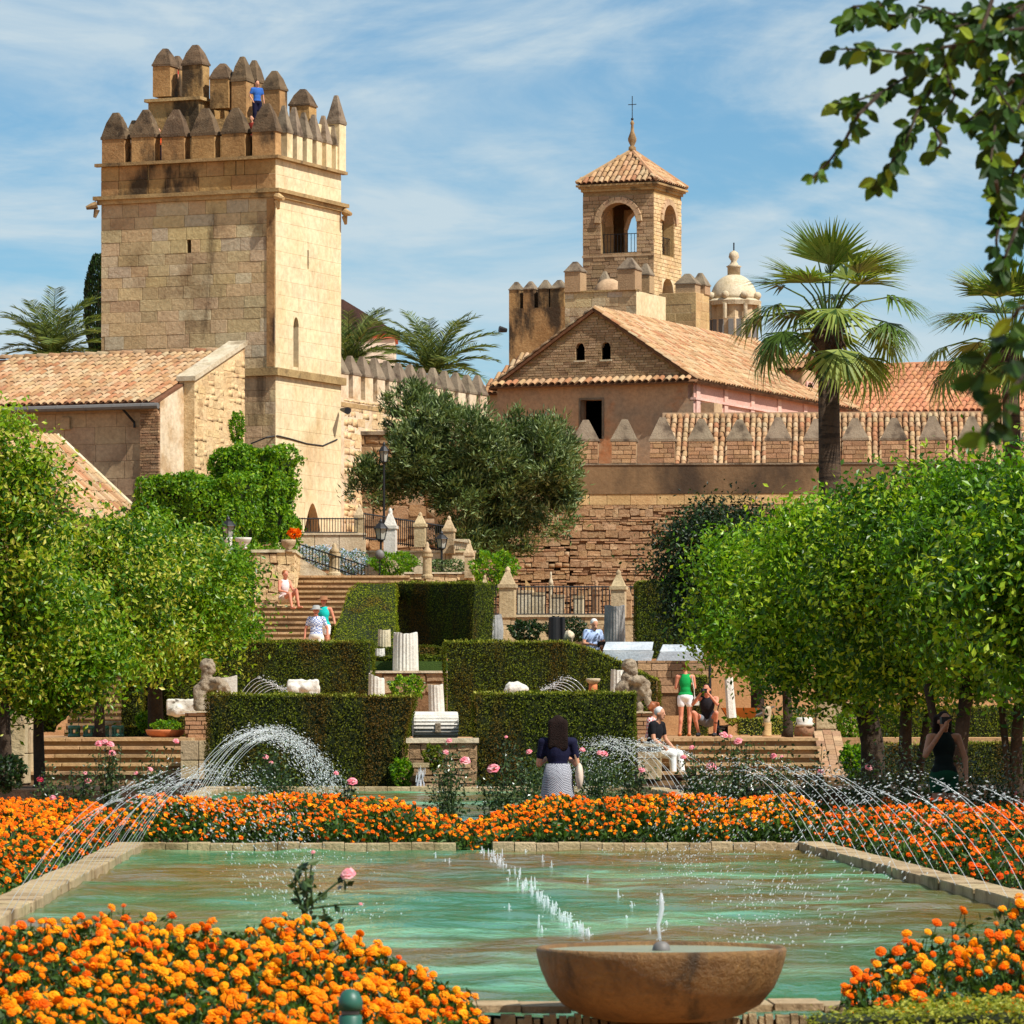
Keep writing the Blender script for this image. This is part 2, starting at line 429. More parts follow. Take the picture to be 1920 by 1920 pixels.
# foliage
M_['citrus'] = leafm('citrus_leaf', [(0.0, (40, 76, 10)), (0.4, (74, 120, 14)), (0.75, (124, 170, 26)), (1.0, (186, 204, 58))], 0.45, 0.36)
M_['citrusyellow'] = leafm('variegated_leaf', [(0.0, (48, 88, 12)), (0.5, (90, 136, 18)), (0.78, (134, 168, 28)), (0.9, (172, 180, 54)), (1.0, (212, 206, 100))], 0.45, 0.38)
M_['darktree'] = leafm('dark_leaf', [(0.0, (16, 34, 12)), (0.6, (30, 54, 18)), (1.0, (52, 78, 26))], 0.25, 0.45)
M_['ivy'] = leafm('ivy_leaf', [(0.0, (52, 96, 10)), (0.5, (96, 146, 16)), (1.0, (150, 180, 34))], 0.45, 0.45)
M_['olive'] = leafm('olive_leaf', [(0.0, (44, 62, 30)), (0.5, (76, 98, 48)), (0.85, (112, 130, 74)), (1.0, (150, 162, 112))], 0.22, 0.45)
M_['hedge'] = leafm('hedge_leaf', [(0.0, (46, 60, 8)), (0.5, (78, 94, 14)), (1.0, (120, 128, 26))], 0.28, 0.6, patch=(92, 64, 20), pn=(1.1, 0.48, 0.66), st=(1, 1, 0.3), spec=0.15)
M_['hedgelight'] = leafm('sunlit_hedge_leaf', [(0.0, (74, 92, 12)), (0.5, (120, 136, 20)), (1.0, (168, 172, 40))], 0.3, 0.6, patch=(128, 96, 30), pn=(1.4, 0.50, 0.68), st=(1, 1, 0.3), spec=0.15)  # sun on the sloping stair hedge is put into these lighter colours
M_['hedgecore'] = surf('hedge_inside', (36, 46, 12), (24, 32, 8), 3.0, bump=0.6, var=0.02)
M_['palm'] = leafm('palm_leaf', [(0.0, (58, 82, 28)), (0.5, (92, 118, 44)), (1.0, (146, 160, 76))], 0.35, 0.45)
M_['datepalm'] = leafm('date_palm_leaf', [(0.0, (46, 68, 30)), (0.5, (84, 106, 48)), (1.0, (140, 154, 80))], 0.3, 0.45)
M_['near'] = leafm('branch_leaf', [(0.0, (26, 48, 13)), (0.6, (46, 76, 20)), (0.9, (86, 116, 30)), (1.0, (140, 154, 44))], 0.34, 0.45, spec=0.25)
M_['marifol'] = leafm('marigold_leaf', [(0.0, (24, 46, 12)), (0.5, (46, 76, 20)), (1.0, (84, 116, 36))], 0.3, 0.5)
M_['rosefol'] = leafm('rose_leaf', [(0.0, (28, 44, 22)), (0.5, (50, 72, 34)), (1.0, (92, 112, 60))], 0.25, 0.3, spec=0.5)
M_['mari'] = leafm('marigold_petal', [(0.0, (240, 96, 4)), (0.35, (250, 126, 6)), (0.75, (254, 150, 10)), (1.0, (255, 178, 24))], 0.25, 0.6, spec=0.1)
M_['maridark'] = leafm('marigold_deep_petal', [(0.0, (206, 62, 4)), (0.4, (236, 92, 6)), (0.8, (250, 122, 8)), (1.0, (254, 150, 14))], 0.25, 0.6, spec=0.1)
M_['rose'] = leafm('rose_petal', [(0.0, (236, 120, 140)), (0.6, (244, 160, 172)), (1.0, (250, 196, 200))], 0.3, 0.5, spec=0.1)
M_['roseRed'] = leafm('red_rose_petal', [(0.0, (200, 40, 70)), (1.0, (230, 90, 110))], 0.3, 0.5, spec=0.1)
M_['blue'] = leafm('plumbago_petal', [(0.0, (70, 100, 60)), (0.35, (110, 140, 90)), (0.5, (170, 190, 225)), (1.0, (205, 218, 240))], 0.25, 0.6)
M_['yellowleaf'] = leafm('golden_box_leaf', [(0.0, (96, 112, 20)), (0.5, (150, 156, 40)), (1.0, (196, 190, 80))], 0.35, 0.5)

# unit chamfered stone (shared by every block, brick, kerb stone)
def chamfer_unit(c=0.06):
    vs = []; idx = {}
    h = 0.5
    for sx in (-1, 1):
        for sy in (-1, 1):
            for sz in (-1, 1):
                for ax in range(3):
                    p = [sx * (h - c), sy * (h - c), sz * (h - c)]; p[ax] = (sx, sy, sz)[ax] * h
                    idx[(sx, sy, sz, ax)] = len(vs); vs.append(p)
    fs = []
    for ax in range(3):
        o = [a for a in range(3) if a != ax]
        for s in (-1, 1):
            q = []
            for a, b in ((-1, -1), (1, -1), (1, 1), (-1, 1)):
                k = [0, 0, 0]; k[ax] = s; k[o[0]] = a; k[o[1]] = b; q.append(idx[(k[0], k[1], k[2], ax)])
            fs.append(q)
    for ax in range(3):
        o = [a for a in range(3) if a != ax]
        for a in (-1, 1):
            for b in (-1, 1):
                k0 = [0, 0, 0]; k1 = [0, 0, 0]; k0[ax] = -1; k1[ax] = 1
                for k in (k0, k1): k[o[0]] = a; k[o[1]] = b
                fs.append([idx[(*k0, o[0])], idx[(*k1, o[0])], idx[(*k1, o[1])], idx[(*k0, o[1])]])
    for sx in (-1, 1):
        for sy in (-1, 1):
            for sz in (-1, 1):
                q = [idx[(sx, sy, sz, a)] for a in range(3)]; fs.append(q + [q[2]])
    import bmesh
    bm = bmesh.new(); bv = [bm.verts.new(v) for v in vs]
    for q in fs:
        u = []
        for i in q:
            if bv[i] not in u: u.append(bv[i])
        bm.faces.new(u)
    bmesh.ops.recalc_face_normals(bm, faces=bm.faces)
    bmesh.ops.triangulate(bm, faces=bm.faces)
    me = bpy.data.meshes.new('stone'); bm.to_mesh(me); bm.free()
    V = np.array([v.co[:] for v in me.vertices]); Fc = np.array([p.vertices[:] for p in me.polygons])
    bpy.data.meshes.remove(me)
    return V, Fc
CV, CF = chamfer_unit(0.018)
def rubble_unit(seed):
    q = np.random.RandomState(seed); g = np.linspace(-1, 1, 3); vs = []; ix = {}
    for i in range(3):
        for j in range(3):
            for k in range(3):
                if (i, j, k) == (1, 1, 1): continue
                p = np.array([g[i], g[j], g[k]]); n = np.linalg.norm(p); e = p / n * (1.0 if n < 1.1 else (1.34 if n < 1.5 else 1.6)); e = e * 0.5 + q.normal(0, 0.03, 3)
                ix[(i, j, k)] = len(vs); vs.append(np.clip(e, -.5, .5))
    fs = []
    for ax in range(3):
        o = [a for a in range(3) if a != ax]
        for s in (0, 2):
            for a in range(2):
                for b in range(2):
                    q4 = []
                    for da, db in ((0, 0), (1, 0), (1, 1), (0, 1)):
                        t = [0, 0, 0]; t[ax] = s; t[o[0]] = a + da; t[o[1]] = b + db; q4.append(ix[tuple(t)])
                    if (s == 2) == (ax == 1): q4 = q4[::-1]
                    fs.append(q4)
    return np.array(vs), np.array(fs)
RUB = [rubble_unit(k) for k in range(4)]
_sh = {}
def stone_mesh(mat):
    if mat.name not in _sh:
        me = mesh_np('stone', CV, CF); me.materials.append(mat); _sh[mat.name] = me
    return _sh[mat.name]

def rub_mesh(mat, k):
    n = mat.name + 'rub%d' % k
    if n not in _sh:
        me = mesh_np('stone', *RUB[k], None, False); me.materials.append(mat); _sh[n] = me
    return _sh[n]
def stones(parent, name, mats, mat, maxind=300, stuffname=None, rub=False):
    """mats: list of 4x4 Matrix for unit stones; the largest become objects, the rest one stuff part"""
    if len(mats) > maxind:
        order = sorted(range(len(mats)), key=lambda i: -mats[i].to_scale().x * mats[i].to_scale().z)
        ind = [mats[i] for i in order[:maxind]]; rest = [mats[i] for i in order[maxind:]]
    else: ind, rest = mats, []
    me = stone_mesh(mat)
    for i, m in enumerate(ind): ob(name, rub_mesh(mat, i % 4) if rub else me, None, parent, mtx=m)
    if rest and rub:
        tag(ob(name + '_fill', scatter(name + '_fill', RUB[0][0], RUB[0][1], [np.array(m) for m in rest], None, True), mat, parent), kind='stuff')
    elif rest:
        me2 = scatter(stuffname or name + '_fill', CV, CF, [np.array(m) for m in rest]); tag(ob(stuffname or name + '_fill', me2, mat, parent), kind='stuff')

def TR_(x, y, z): return Matrix.Translation((x, y, z))
def masonry(parent, PM, w, z0, z1, mat, ch=(0.34, 0.4), bl=(0.6, 1.1), depth=0.3, gap=0.015, holes=(), proud=0.02, name='block', maxind=300, x0=0.0, ex=None, seed=1, rough=0.0):
    """courses of stones on the plane PM (x along, -y outward, z up)"""
    q = random.Random(seed); out = []; z = z0
    while z < z1 - 0.04:
        h = min(q.uniform(*ch), z1 - z)
        if z1 - z - h < ch[0] * 0.4: h = z1 - z
        x = x0 - q.uniform(0, bl[0])
        while x < w:
            b = q.uniform(*bl); a0, a1 = max(x, x0), min(x + b, w); x += b
            if a1 - a0 < 0.06: continue
            segs = [(a0, a1)]
            for (hx0, hz0, hx1, hz1) in holes:
                if z + h * 0.6 > hz0 and z + h * 0.4 < hz1:
                    ns = []
                    for s0, s1 in segs:
                        if s1 <= hx0 or s0 >= hx1: ns.append((s0, s1)); continue
                        if s0 < hx0 - 0.05: ns.append((s0, hx0))
                        if s1 > hx1 + 0.05: ns.append((hx1, s1))
                    segs = ns
            for s0, s1 in segs:
                if ex and ex((s0 + s1) / 2, z + h / 2): continue
                pr = q.uniform(0, proud)
                L = Matrix.Translation(((s0 + s1) / 2, depth / 2 - pr, z + h / 2))
                hh = h - gap
                if rough:
                    L = L @ TR_(0, 0, q.uniform(-.12, .12) * h) @ Matrix.Rotation(q.uniform(-rough, rough) * 1.6, 4, 'Y'); hh = h * q.uniform(.72, 1.12)
                out.append(PM @ L @ Matrix.Diagonal((max(s1 - s0 - gap, 0.03) * (1.06 if rough else 1), depth, max(hh, 0.02), 1)))
        z += h
    stones(parent, name, out, mat, maxind, rub=bool(rough))
    return out

def backing(parent, PM, w0, w1, z0, z1, holes, mat, y=0.03, name='wall', ret=0.5):
    """wall sheet with rectangular openings and reveals"""
    xs = sorted({w0, w1} | {min(max(v, w0), w1) for h in holes for v in (h[0], h[2])}); zs = sorted({z0, z1} | {min(max(v, z0), z1) for h in holes for v in (h[1], h[3])})
    mb = MB(); P = lambda a, b, c: PM @ Vector((a, b, c))
    for i in range(len(xs) - 1):
        for j in range(len(zs) - 1):
            cx, cz = (xs[i] + xs[i + 1]) / 2, (zs[j] + zs[j + 1]) / 2
            if any(h[0] < cx < h[2] and h[1] < cz < h[3] for h in holes): continue
            mb.add([P(xs[i], y, zs[j]), P(xs[i + 1], y, zs[j]), P(xs[i + 1], y, zs[j + 1]), P(xs[i], y, zs[j + 1])], [(0, 1, 2, 3)])
    for h in holes:
        a, b, c, d = h
        for q in (((a, b), (c, b)), ((c, b), (c, d)), ((c, d), (a, d)), ((a, d), (a, b))):
            mb.add([P(q[0][0], y, q[0][1]), P(q[1][0], y, q[1][1]), P(q[1][0], y + ret, q[1][1]), P(q[0][0], y + ret, q[0][1])], [(0, 1, 2, 3)])
    return mb.build(name, mat, parent)

def arch_spandrel(parent, PM, x0, x1, ztop, rise, mat, y0=0.0, y1=0.3, pointed=False, name='arch', n=10):
    """solid corners that turn the top of a rectangular opening into an arch; springing at ztop-rise"""
    w = x1 - x0; cx = (x0 + x1) / 2; mb = MB(); prev = None
    for i in range(n + 1):
        t = i / n; x = x0 + w * t
        s = abs(2 * t - 1)
        if pointed: z = ztop - rise + rise * (1 - s ** 1.7)
        else: z = ztop - rise + rise * math.sqrt(max(0, 1 - s * s))
        if prev is not None:
            (xa, za) = prev
            a = [PM @ Vector(p) for p in ((xa, y0, za), (x, y0, z), (x, y0, ztop + 0.02), (xa, y0, ztop + 0.02))]
            mb.prism(a, (PM.to_3x3() @ Vector((0, y1 - y0, 0))))
        prev = (x, z)
    return mb.build(name, mat, parent)

def niche(parent, PM, h, mat, y0=0.4, d=1.5, name='opening'):
    a, b, c, e = h; mb = MB(); P = lambda x, y, z: PM @ Vector((x, y, z))
    g = 0.3
    mb.add([P(a - g, y0, b - g), P(c + g, y0, b - g), P(c + g, y0, e + g), P(a - g, y0, e + g), P(a - g, y0 + d, b - g), P(c + g, y0 + d, b - g), P(c + g, y0 + d, e + g), P(a - g, y0 + d, e + g)],
           [(4, 5, 6, 7), (0, 1, 5, 4), (1, 2, 6, 5), (2, 3, 7, 6), (3, 0, 4, 7)])
    return mb.build(name, mat, parent)

# barrel tile
def tile_unit(n=5):
    vs = []; fs = []
    for j, (y, s) in enumerate(((0, 0.5), (1, 0.42))):
        for i in range(n + 1):
            a = math.pi * i / n
            vs.append((-math.cos(a) * s, y, math.sin(a) * s * 0.95 + (0.10 if j == 0 else 0)))
    for i in range(n): fs.append((i, i + 1, n + 2 + i, n + 1 + i))
    for i in range(n + 1):
        a = math.pi * i / n; vs.append((-math.cos(a) * 0.40, 0.0, math.sin(a) * 0.40 * 0.95 + 0.06))
    b = 2 * (n + 1)
    for i in range(n): fs.append((i, b + i, b + i + 1, i + 1))
    return np.array(vs), np.array(fs)
TV, TF = tile_unit()
def tile_mesh(mat):
    k = 'tile' + mat.name
    if k not in _sh:
        me = mesh_np('tile', TV, TF, None, True); me.materials.append(mat); _sh[k] = me
    return _sh[k]
def tiled(parent, O, u, v, w, L, mat, pitch=0.24, row=0.38, maxind=300, clip=None, bedmat=None, jit=0.02, name='tile', bed=True):
    """O corner of the eave, u along it, v up the slope (unit vectors), tiles as parts"""
    O, u, v = Vector(O), Vector(u).normalized(), Vector(v).normalized()
    nrm = u.cross(v).normalized()
    nc, nr_ = max(1, int(w / pitch)), max(1, int(round(L / row))); row = L / nr_
    B = Matrix((u, v, nrm)).transposed().to_4x4()
    ind = []
    for j in range(nr_):
        for i in range(nc):
            s, t = (i + 0.5) * pitch, j * row
            if clip and not clip(s / w, (t + row / 2) / L): continue
            p = O + u * (s + U(-jit, jit) * 0.5) + v * (t + U(-jit, jit)) + nrm * (0.02 + U(0, 0.012))
            ind.append(Matrix.Translation(p) @ B @ Matrix.Rotation(U(-0.05, 0.05), 4, 'Z') @ Matrix.Diagonal((pitch * 0.86, row * 1.1, pitch * 0.72, 1)))
    R.shuffle(ind) if len(ind) > maxind * 3 else None
    cpos = camo.location
    if len(ind) > maxind: ind.sort(key=lambda m: (m.translation.y))
    me = tile_mesh(mat)
    for m in ind[:maxind]: ob(name, me, None, parent, mtx=m)
    if len(ind) > maxind:
        tag(ob(name + '_field', scatter(name + '_field', TV, TF, [np.array(m) for m in ind[maxind:]], None, True), mat, parent), kind='stuff')
    return ind
def bedpoly(parent, pts, mat, th=0.08, name='roof_deck'):
    pts = [Vector(p) for p in pts]; n = (pts[1] - pts[0]).cross(pts[2] - pts[0]).normalized()
    if n.z < 0: n = -n
    return MB().prism([p - n * th for p in pts], n * th).build(name, mat, parent)

# pyramidal merlon as part (+ cap sub-part), shared meshes
def mer_meshes(mat, capmat):
    k = 'mer' + mat.name + capmat.name
    if k not in _sh:
        a = MB().box((0, 0, 0.5), (1, 1, 1), 0).mesh('merlon'); a.materials.append(mat)
        b = MB().box((0, 0, 0.05), (1.1, 1.1, 0.1)).box((0, 0, 0.52), (1.06, 1.06, 0.84), top=(0.22, 0.22)).mesh('cap') if capmat.name.startswith('grey') else MB().box((0, 0, 0.05), (1.1, 1.1, 0.1)).box((0, 0, 0.34), (1.06, 1.06, 0.48), top=(0.66, 0.66)).box((0, 0, 0.76), (0.7, 0.7, 0.36), top=(0.34, 0.34)).mesh('cap'); b.materials.append(capmat)
        _sh[k] = (a, b)
    return _sh[k]
def merlon(parent, p, w, d, hb, hc, mat, capmat, rz=0.0):
    a, b = mer_meshes(mat, capmat); t = U(-0.02, 0.02)
    o = ob('merlon', a, None, parent, loc=p, rot=(0, 0, rz), scale=(w, d, hb))
    c = ob('cap', b, None, o, loc=(0, 0, 1.0), rot=(U(-.02, .02), U(-.02, .02), 0), scale=(1, 1, hc / hb * U(0.93, 1.06)))
    return o
# ------------------------------------------------------------------ ground and terraces (setting)
struct('ground', MB().add([(-3000, -200, 0), (3000, -200, 0), (3000, 5000, 0), (-3000, 5000, 0)], [(0, 1, 2, 3)]), M_['earth'])
TZ = 1.42   # garden terrace
struct('terrace', MB().bb(-40, 40, 88, 300, -0.5, TZ), M_['earth'])
struct('terrace', MB().bb(-40, 40, 119.5, 300, 0, 3.1), M_['earth'])
struct('terrace', MB().bb(-40, -7.5, 128, 300, 0, 4.0).bb(-2.85, 40, 128, 300, 0, 4.0).bb(-7.5, -2.85, 136.9, 300, 0, 3.99), M_['earth'])
struct('terrace', MB().bb(-40, -1.05, 141, 300, 0, 6.2), M_['earth'])
struct('terrace', MB().bb(-1.05, 40, 157, 300, 0, 6.2), M_['earth'])
CR = rad(-23)
I4 = Matrix.Identity(4)
RX = Matrix.Rotation(rad(90), 4, 'Z')
def TR(x, y, z=0): return Matrix.Translation((x, y, z))

# ------------------------------------------------------------------ the great tower
tw = T('stone_tower', 'tall square honey stone tower with pyramid capped battlements beside the stairs', 'tower', (xx(517, 150), 150, 0), CR)
FW, FD = 6.15, 4.83
PF = TR(-FW, 0); PR = RX
fh = [(3.05, 16.5, 3.19, 16.98)]
rh = [(1.28, 12.98, 1.66, 14.55), (2.3, 16.15, 2.42, 16.75), (2.1, 5.6, 3.25, 8.75)]
MB().bb(-FW, -FW + 0.3, 0.05, FD, 4.5, 19.3).bb(-FW + 0.3, -0.05, FD - 0.3, FD, 4.5, 19.3).build('core', M_['mortar'], tw)
backing(tw, PF, 0, FW, 4.5, 19.45, fh, M_['mortar'], 0.03, 'front_wall')
backing(tw, PR, 0, FD, 4.5, 19.45, rh, M_['blocklight'], 0.012, 'side_wall')
niche(tw, PF, fh[0], M_['darkhole'], 0.42, 0.6); 
for h in rh: niche(tw, PR, h, M_['darkhole'], 0.44, 3.0 if h[1] < 8 else 1.2)
masonry(tw, PF, FW, 12.86, 18.2, M_['block'], (0.33, 0.42), (0.55, 1.15), 0.25, 0.009, fh, 0.014, maxind=150, seed=3)
masonry(tw, PF, FW, 7.0, 12.62, M_['block'], (0.36, 0.44), (0.6, 1.2), 0.25, 0.009, (), 0.012, maxind=60, x0=4.2, seed=4)
masonry(tw, PF, FW, 18.46, 19.4, M_['parapet'], (0.44, 0.5), (0.6, 1.2), 0.25, 0.014, [(1.65, 18.9, 1.69, 19.2), (4.75, 18.95, 4.79, 19.25)], 0.02, maxind=40, seed=5)
masonry(tw, PR, FD, 12.86, 18.2, M_['blocklight'], (0.42, 0.5), (0.7, 1.3), 0.25, 0.004, rh, 0.002, maxind=70, seed=6)
masonry(tw, PR, FD, 6.0, 12.62, M_['blocklight'], (0.42, 0.5), (0.7, 1.3), 0.25, 0.004, rh, 0.002, maxind=70, seed=7)
masonry(tw, PR, FD, 18.46, 19.4, M_['blocklight'], (0.44, 0.5), (0.7, 1.3), 0.25, 0.004, (), 0.002, maxind=20, seed=8)
arch_spandrel(tw, PR, 1.28, 1.66, 14.55, 0.28, M_['blocklight'], -0.005, 0.3)
arch_spandrel(tw, PR, 2.1, 3.25, 8.75, 0.85, M_['blocklight'], -0.005, 0.3, True)
def ring(z0, z1, o):
    mb = MB(); mb.bb(-FW - o, o, -o, 0.02, z0, z1).bb(-0.02, o - 0.002, 0.02, FD + o, z0 + 0.002, z1 - 0.002); return mb
for z0, z1, o in ((12.62, 12.86, 0.13), (18.2, 18.34, 0.1), (18.34, 18.46, 0.2), (19.4, 19.5, 0.16)):
    ring(z0, z1, o).build('cornice', M_['cornice'], tw)
MB().bb(-1.95, 0.08, -0.08, 0.02, 4.5, 12.6).build('plinth_front', M_['mortar'], tw) if False else None
# dark weathered edge of the near corner
MB().bb(-0.30, -0.035, -0.035, 0.0, 12.9, 18.15).build('quoin', M_['parapet'], tw)
for x, y in ((0.1, -0.1), (-FW - 0.1, -0.1), (0.12, FD)):
    sx = 1 if x > 0 else -1
    MB().tube([(x, y, 18.2), (x + 0.12 * sx, y - 0.08, 18.16), (x + 0.3 * sx, y - 0.16, 18.1)], [0.13, 0.11, 0.06]).tube([(x, y, 18.05), (x + 0.06 * sx, y - 0.04, 17.8)], [0.1, 0.05]).build('waterspout', M_['cornice'], tw)
MB().bb(-FW + 0.1, -0.1, 0.1, FD - 0.05, 19.3, 19.42).build('roof_terrace', M_['cornice'], tw)
# front row, right row, back rows of merlons
for i in range(6):
    merlon(tw, (-FW + 0.42 + i * (FW - 0.84) / 5, 0.22, 19.5), 0.80, 0.42, 0.78 + U(-.04, .04), 0.92, M_['parapet'], M_['cap'])
for i in range(1, 7):
    merlon(tw, (-0.2, 0.28 + i * (FD - 0.5) / 6, 19.5), 0.42, 0.40, 0.80, 0.92, M_['blocklight'], M_['greycap'])
merlon(tw, (-0.15, FD - 0.05, 19.5), 0.45, 0.5, 1.5, 1.0, M_['blocklight'], M_['greycap'])
for i in range(5):
    merlon(tw, (-FW + 0.22, 0.9 + i * 0.95, 19.5), 0.42, 0.55, 0.78, 0.9, M_['parapet'], M_['cap'])
# stepped upper turret
MB().bb(-5.35, -3.55, 1.7, 4.6, 19.4, 21.62).build('turret', M_['parapet'], tw)
MB().bb(-5.45, -3.45, 1.6, 4.7, 21.62, 21.72).build('turret_ledge', M_['cornice'], tw)
MB().bb(-3.55, -0.75, 1.9, 4.6, 19.4, 21.0).build('turret', M_['parapet'], tw)
MB().bb(-1.9, -0.75, 1.88, 1.95, 19.6, 20.3).build('turret_niche_shade', M_['darkhole'], tw)  # flat slab on the wall, the darkness of a recess put into its colour
for px, by, ty, Y, w in ((310, 168, 92, 154.0, 0.62), (333, 168, 104, 155.5, 0.42), (367, 170, 86, 153.6, 0.70), (418, 190, 118, 153.3, 0.66), (455, 215, 106, 153.1, 0.52), (477, 210, 112, 155.0, 0.45), (515, 215, 134, 152.6, 0.62), (568, 240, 168, 153.4, 0.70)):
    p = loc_in(tw, at(px, by, Y)); hh = (by - ty) * Y / F
    p.z -= 0.25; hb = hh * 0.55 + 0.25
    merlon(tw, p, w, 0.55, hb, hh * 0.47, M_['parapet'], M_['cap'])
p = loc_in(tw, at(482, 240, 151.2)); MB().bb(p.x - .45, p.x + .35, p.y - .3, p.y + .5, 19.4, p.z).bb(p.x - .45, p.x + .35, p.y - .3, p.y + .1, 19.41, p.z - .3).build('turret_step', M_['parapet'], tw)
MB().bb(-0.95, -0.2, 3.3, 4.6, 19.4, 20.9).build('turret', M_['blocklight'], tw)
# cable looped across the tower foot
cb = [loc_in(tw, at(px, py, 149.93 if px < 517 else 149.93 + (px - 517) * 0.0365)) + Vector((0, 0, 0)) for px, py in ((470, 832), (500, 820), (520, 817), (545, 823), (575, 832), (605, 836), (632, 824))]
MB().tube(cb, 0.025, 5).build('cable', M_['iron'], tw)
MB().tube([loc_in(tw, at(640, 768, 154.2)), loc_in(tw, at(652, 770, 153.6))], [0.05, 0.12], 8).build('wall_lamp', M_['iron'], tw)

# ------------------------------------------------------------------ left store building
lb = T('tiled_outbuilding', 'low plastered building with lichen spotted tile roof in front of the great tower', 'building', (xx(300, 138), 138, 0), CR)
LZ, LD, RZ_ = 10.95, 4.7, 12.75
MB().bb(-9, -0.02, 0.02, LD, 5.5, LZ).build('wall', M_['plaster'], lb)
# plaster joints: panels proud of the wall
masonry(lb, TR(-9, 0), 8.4, 8.3, LZ - 0.25, M_['plaster'], (0.5, 0.5), (1.0, 1.0), 0.1, 0.012, (), 0.004, name='panel', maxind=60, x0=3.0, seed=9)
masonry(lb, TR(-0.62, -0.06), 0.62, 6.8, LZ - 0.1, M_['redbrick'], (0.075, 0.085), (0.28, 0.34), 0.2, 0.012, (), 0.015, name='brick', maxind=120, seed=10)
MB().prism([(0, 0.02, 5.5), (0, LD, 5.5), (0, LD, RZ_ + 0.1), (0, 0.02, LZ + 0.02)], (-0.4, 0, 0)).build('gable_wall', M_['whiteplaster'], lb)
MB().prism([(0.35, 1.5, 5.5), (0.35, LD + 0.1, 5.5), (0.35, LD + 0.1, RZ_ + 0.22), (0.35, 1.5, LZ + 0.75)], (-0.5, 0, 0)).build('buttress', M_['rubblelight'], lb)
masonry(lb, TR(0.35, 1.5) @ RX, 3.3, 6.4, RZ_ + 0.1, M_['rubblelight'], (0.14, 0.26), (0.2, 0.5), 0.12, 0.004, (), 0.015, name='stone', maxind=150, seed=12, ex=lambda x, z: z > 11.6 + x * 0.36, rough=0.05)
MB().prism([(0.42, 1.42, LZ + 0.72), (0.42, LD + 0.15, RZ_ + 0.2), (0.42, LD + 0.15, RZ_ + 0.34), (0.42, 1.42, LZ + 0.86)], (-0.62, 0, 0)).build('coping', M_['palestone'], lb)
vv = Vector((0, LD + 0.35, RZ_ - LZ)).normalized(); SL = math.hypot(LD + 0.35, RZ_ - LZ)
bedpoly(lb, [(-9, -0.35, LZ), (0, -0.35, LZ), (0, LD, RZ_), (-9, LD, RZ_)], M_['tiledark'])
tiled(lb, (-7.4, -0.42, LZ - 0.02), (1, 0, 0), vv, 7.4, SL, M_['tile'], 0.235, 0.42, 320)
for i in range(22):
    ob('ridge_tile', tile_mesh(M_['tile']), None, lb, mtx=TR(-9 + i * 0.41, LD, RZ_ + 0.02) @ Matrix.Rotation(rad(-90), 4, 'Z') @ Matrix.Diagonal((0.3, 0.46, 0.26, 1)))
MB().tube([(-9, -0.5, LZ - 0.12), (0.2, -0.5, LZ - 0.12)], 0.09, 8).build('gutter', M_['lead'], lb)
for i in range(10):
    MB().tube([(-8.6 + i * 0.92, -0.5, LZ - 0.12), (-8.57 + i * 0.92, -0.5, LZ - 0.12)], 0.1, 8).build('gutter_bracket', M_['lead'], lb)
MB().tube([(-0.95, -0.5, LZ - 0.18), (-0.8, -0.06, LZ - 0.55), (-0.8, -0.05, LZ - 0.7)], 0.035, 6).build('downpipe', M_['iron'], lb)
for x in (-3.2, -5.6): MB().bb(x, x + 0.3, -0.09, 0, LZ - 0.7, LZ - 0.35).build('vent_block', M_['plaster'], lb)
# lower lean-to with sloped roof
lo = T('tiled_annex', 'small annex with mossy tile roof sloping down behind the orange tree hedge', 'building', (xx(105, 135), 135, 0), CR)
z1, z2 = zz(820, 135), zz(985, 135)
A, B_ = Vector((0, 0, z1)), Vector((2.75, 0.2, z2))
vd = (A - B_)
bedpoly(lo, [(2.75, -4, z2), (2.75, 0.2, z2), (0, 0, z1), (0, -4, z1)], M_['tiledark'])
tiled(lo, (2.75, -3.8, z2), (0, 1, 0), vd, 4.0, vd.length, M_['tile'], 0.235, 0.4, 160)
MB().prism([(-2.5, -3.9, 5), (2.6, -3.9, 5), (2.6, -3.9, z2 - 0.1), (0, -3.9, z1 - 0.1), (-2.5, -3.9, z2)], (0, 3.9, 0)).build('wall', M_['plaster'], lo)
MB().tube([(0.0, 0.05, z1 + 0.05), (2.8, 0.25, z2 + 0.06)], 0.09, 8).build('verge', M_['palestone'], lo)

# ------------------------------------------------------------------ rear battlement wall running to the chapel
bwv = Vector((xx(925, 166) - xx(645, 155), 166 - 155, 0)); BL = bwv.length
bw = T('battlement_wall', 'pale battlement wall with a long row of pointed merlons running behind the olive tree', 'wall', (xx(645, 155), 155, 0), math.atan2(bwv.y, bwv.x))
BZ = zz(745, 155)
MB().bb(-0.6, BL, 0, 0.8, 5, BZ).build('wall', M_['whiteplaster'], bw)
masonry(bw, I4, BL, 7.5, BZ - 0.05, M_['rubblelight'], (0.16, 0.3), (0.25, 0.6), 0.12, 0.006, (), 0.02, name='stone', maxind=150, seed=21, rough=0.04)
for i in range(13):
    merlon(bw, (0.15 + i * 0.93, 0.3, BZ), 0.6, 0.5, 0.78, 0.72, M_['whiteplaster'], M_['greycap'])
MB().bb(-0.6, BL, -0.02, 0.0, BZ - 0.3, BZ - 0.16).build('ledge', M_['cornice'], bw)

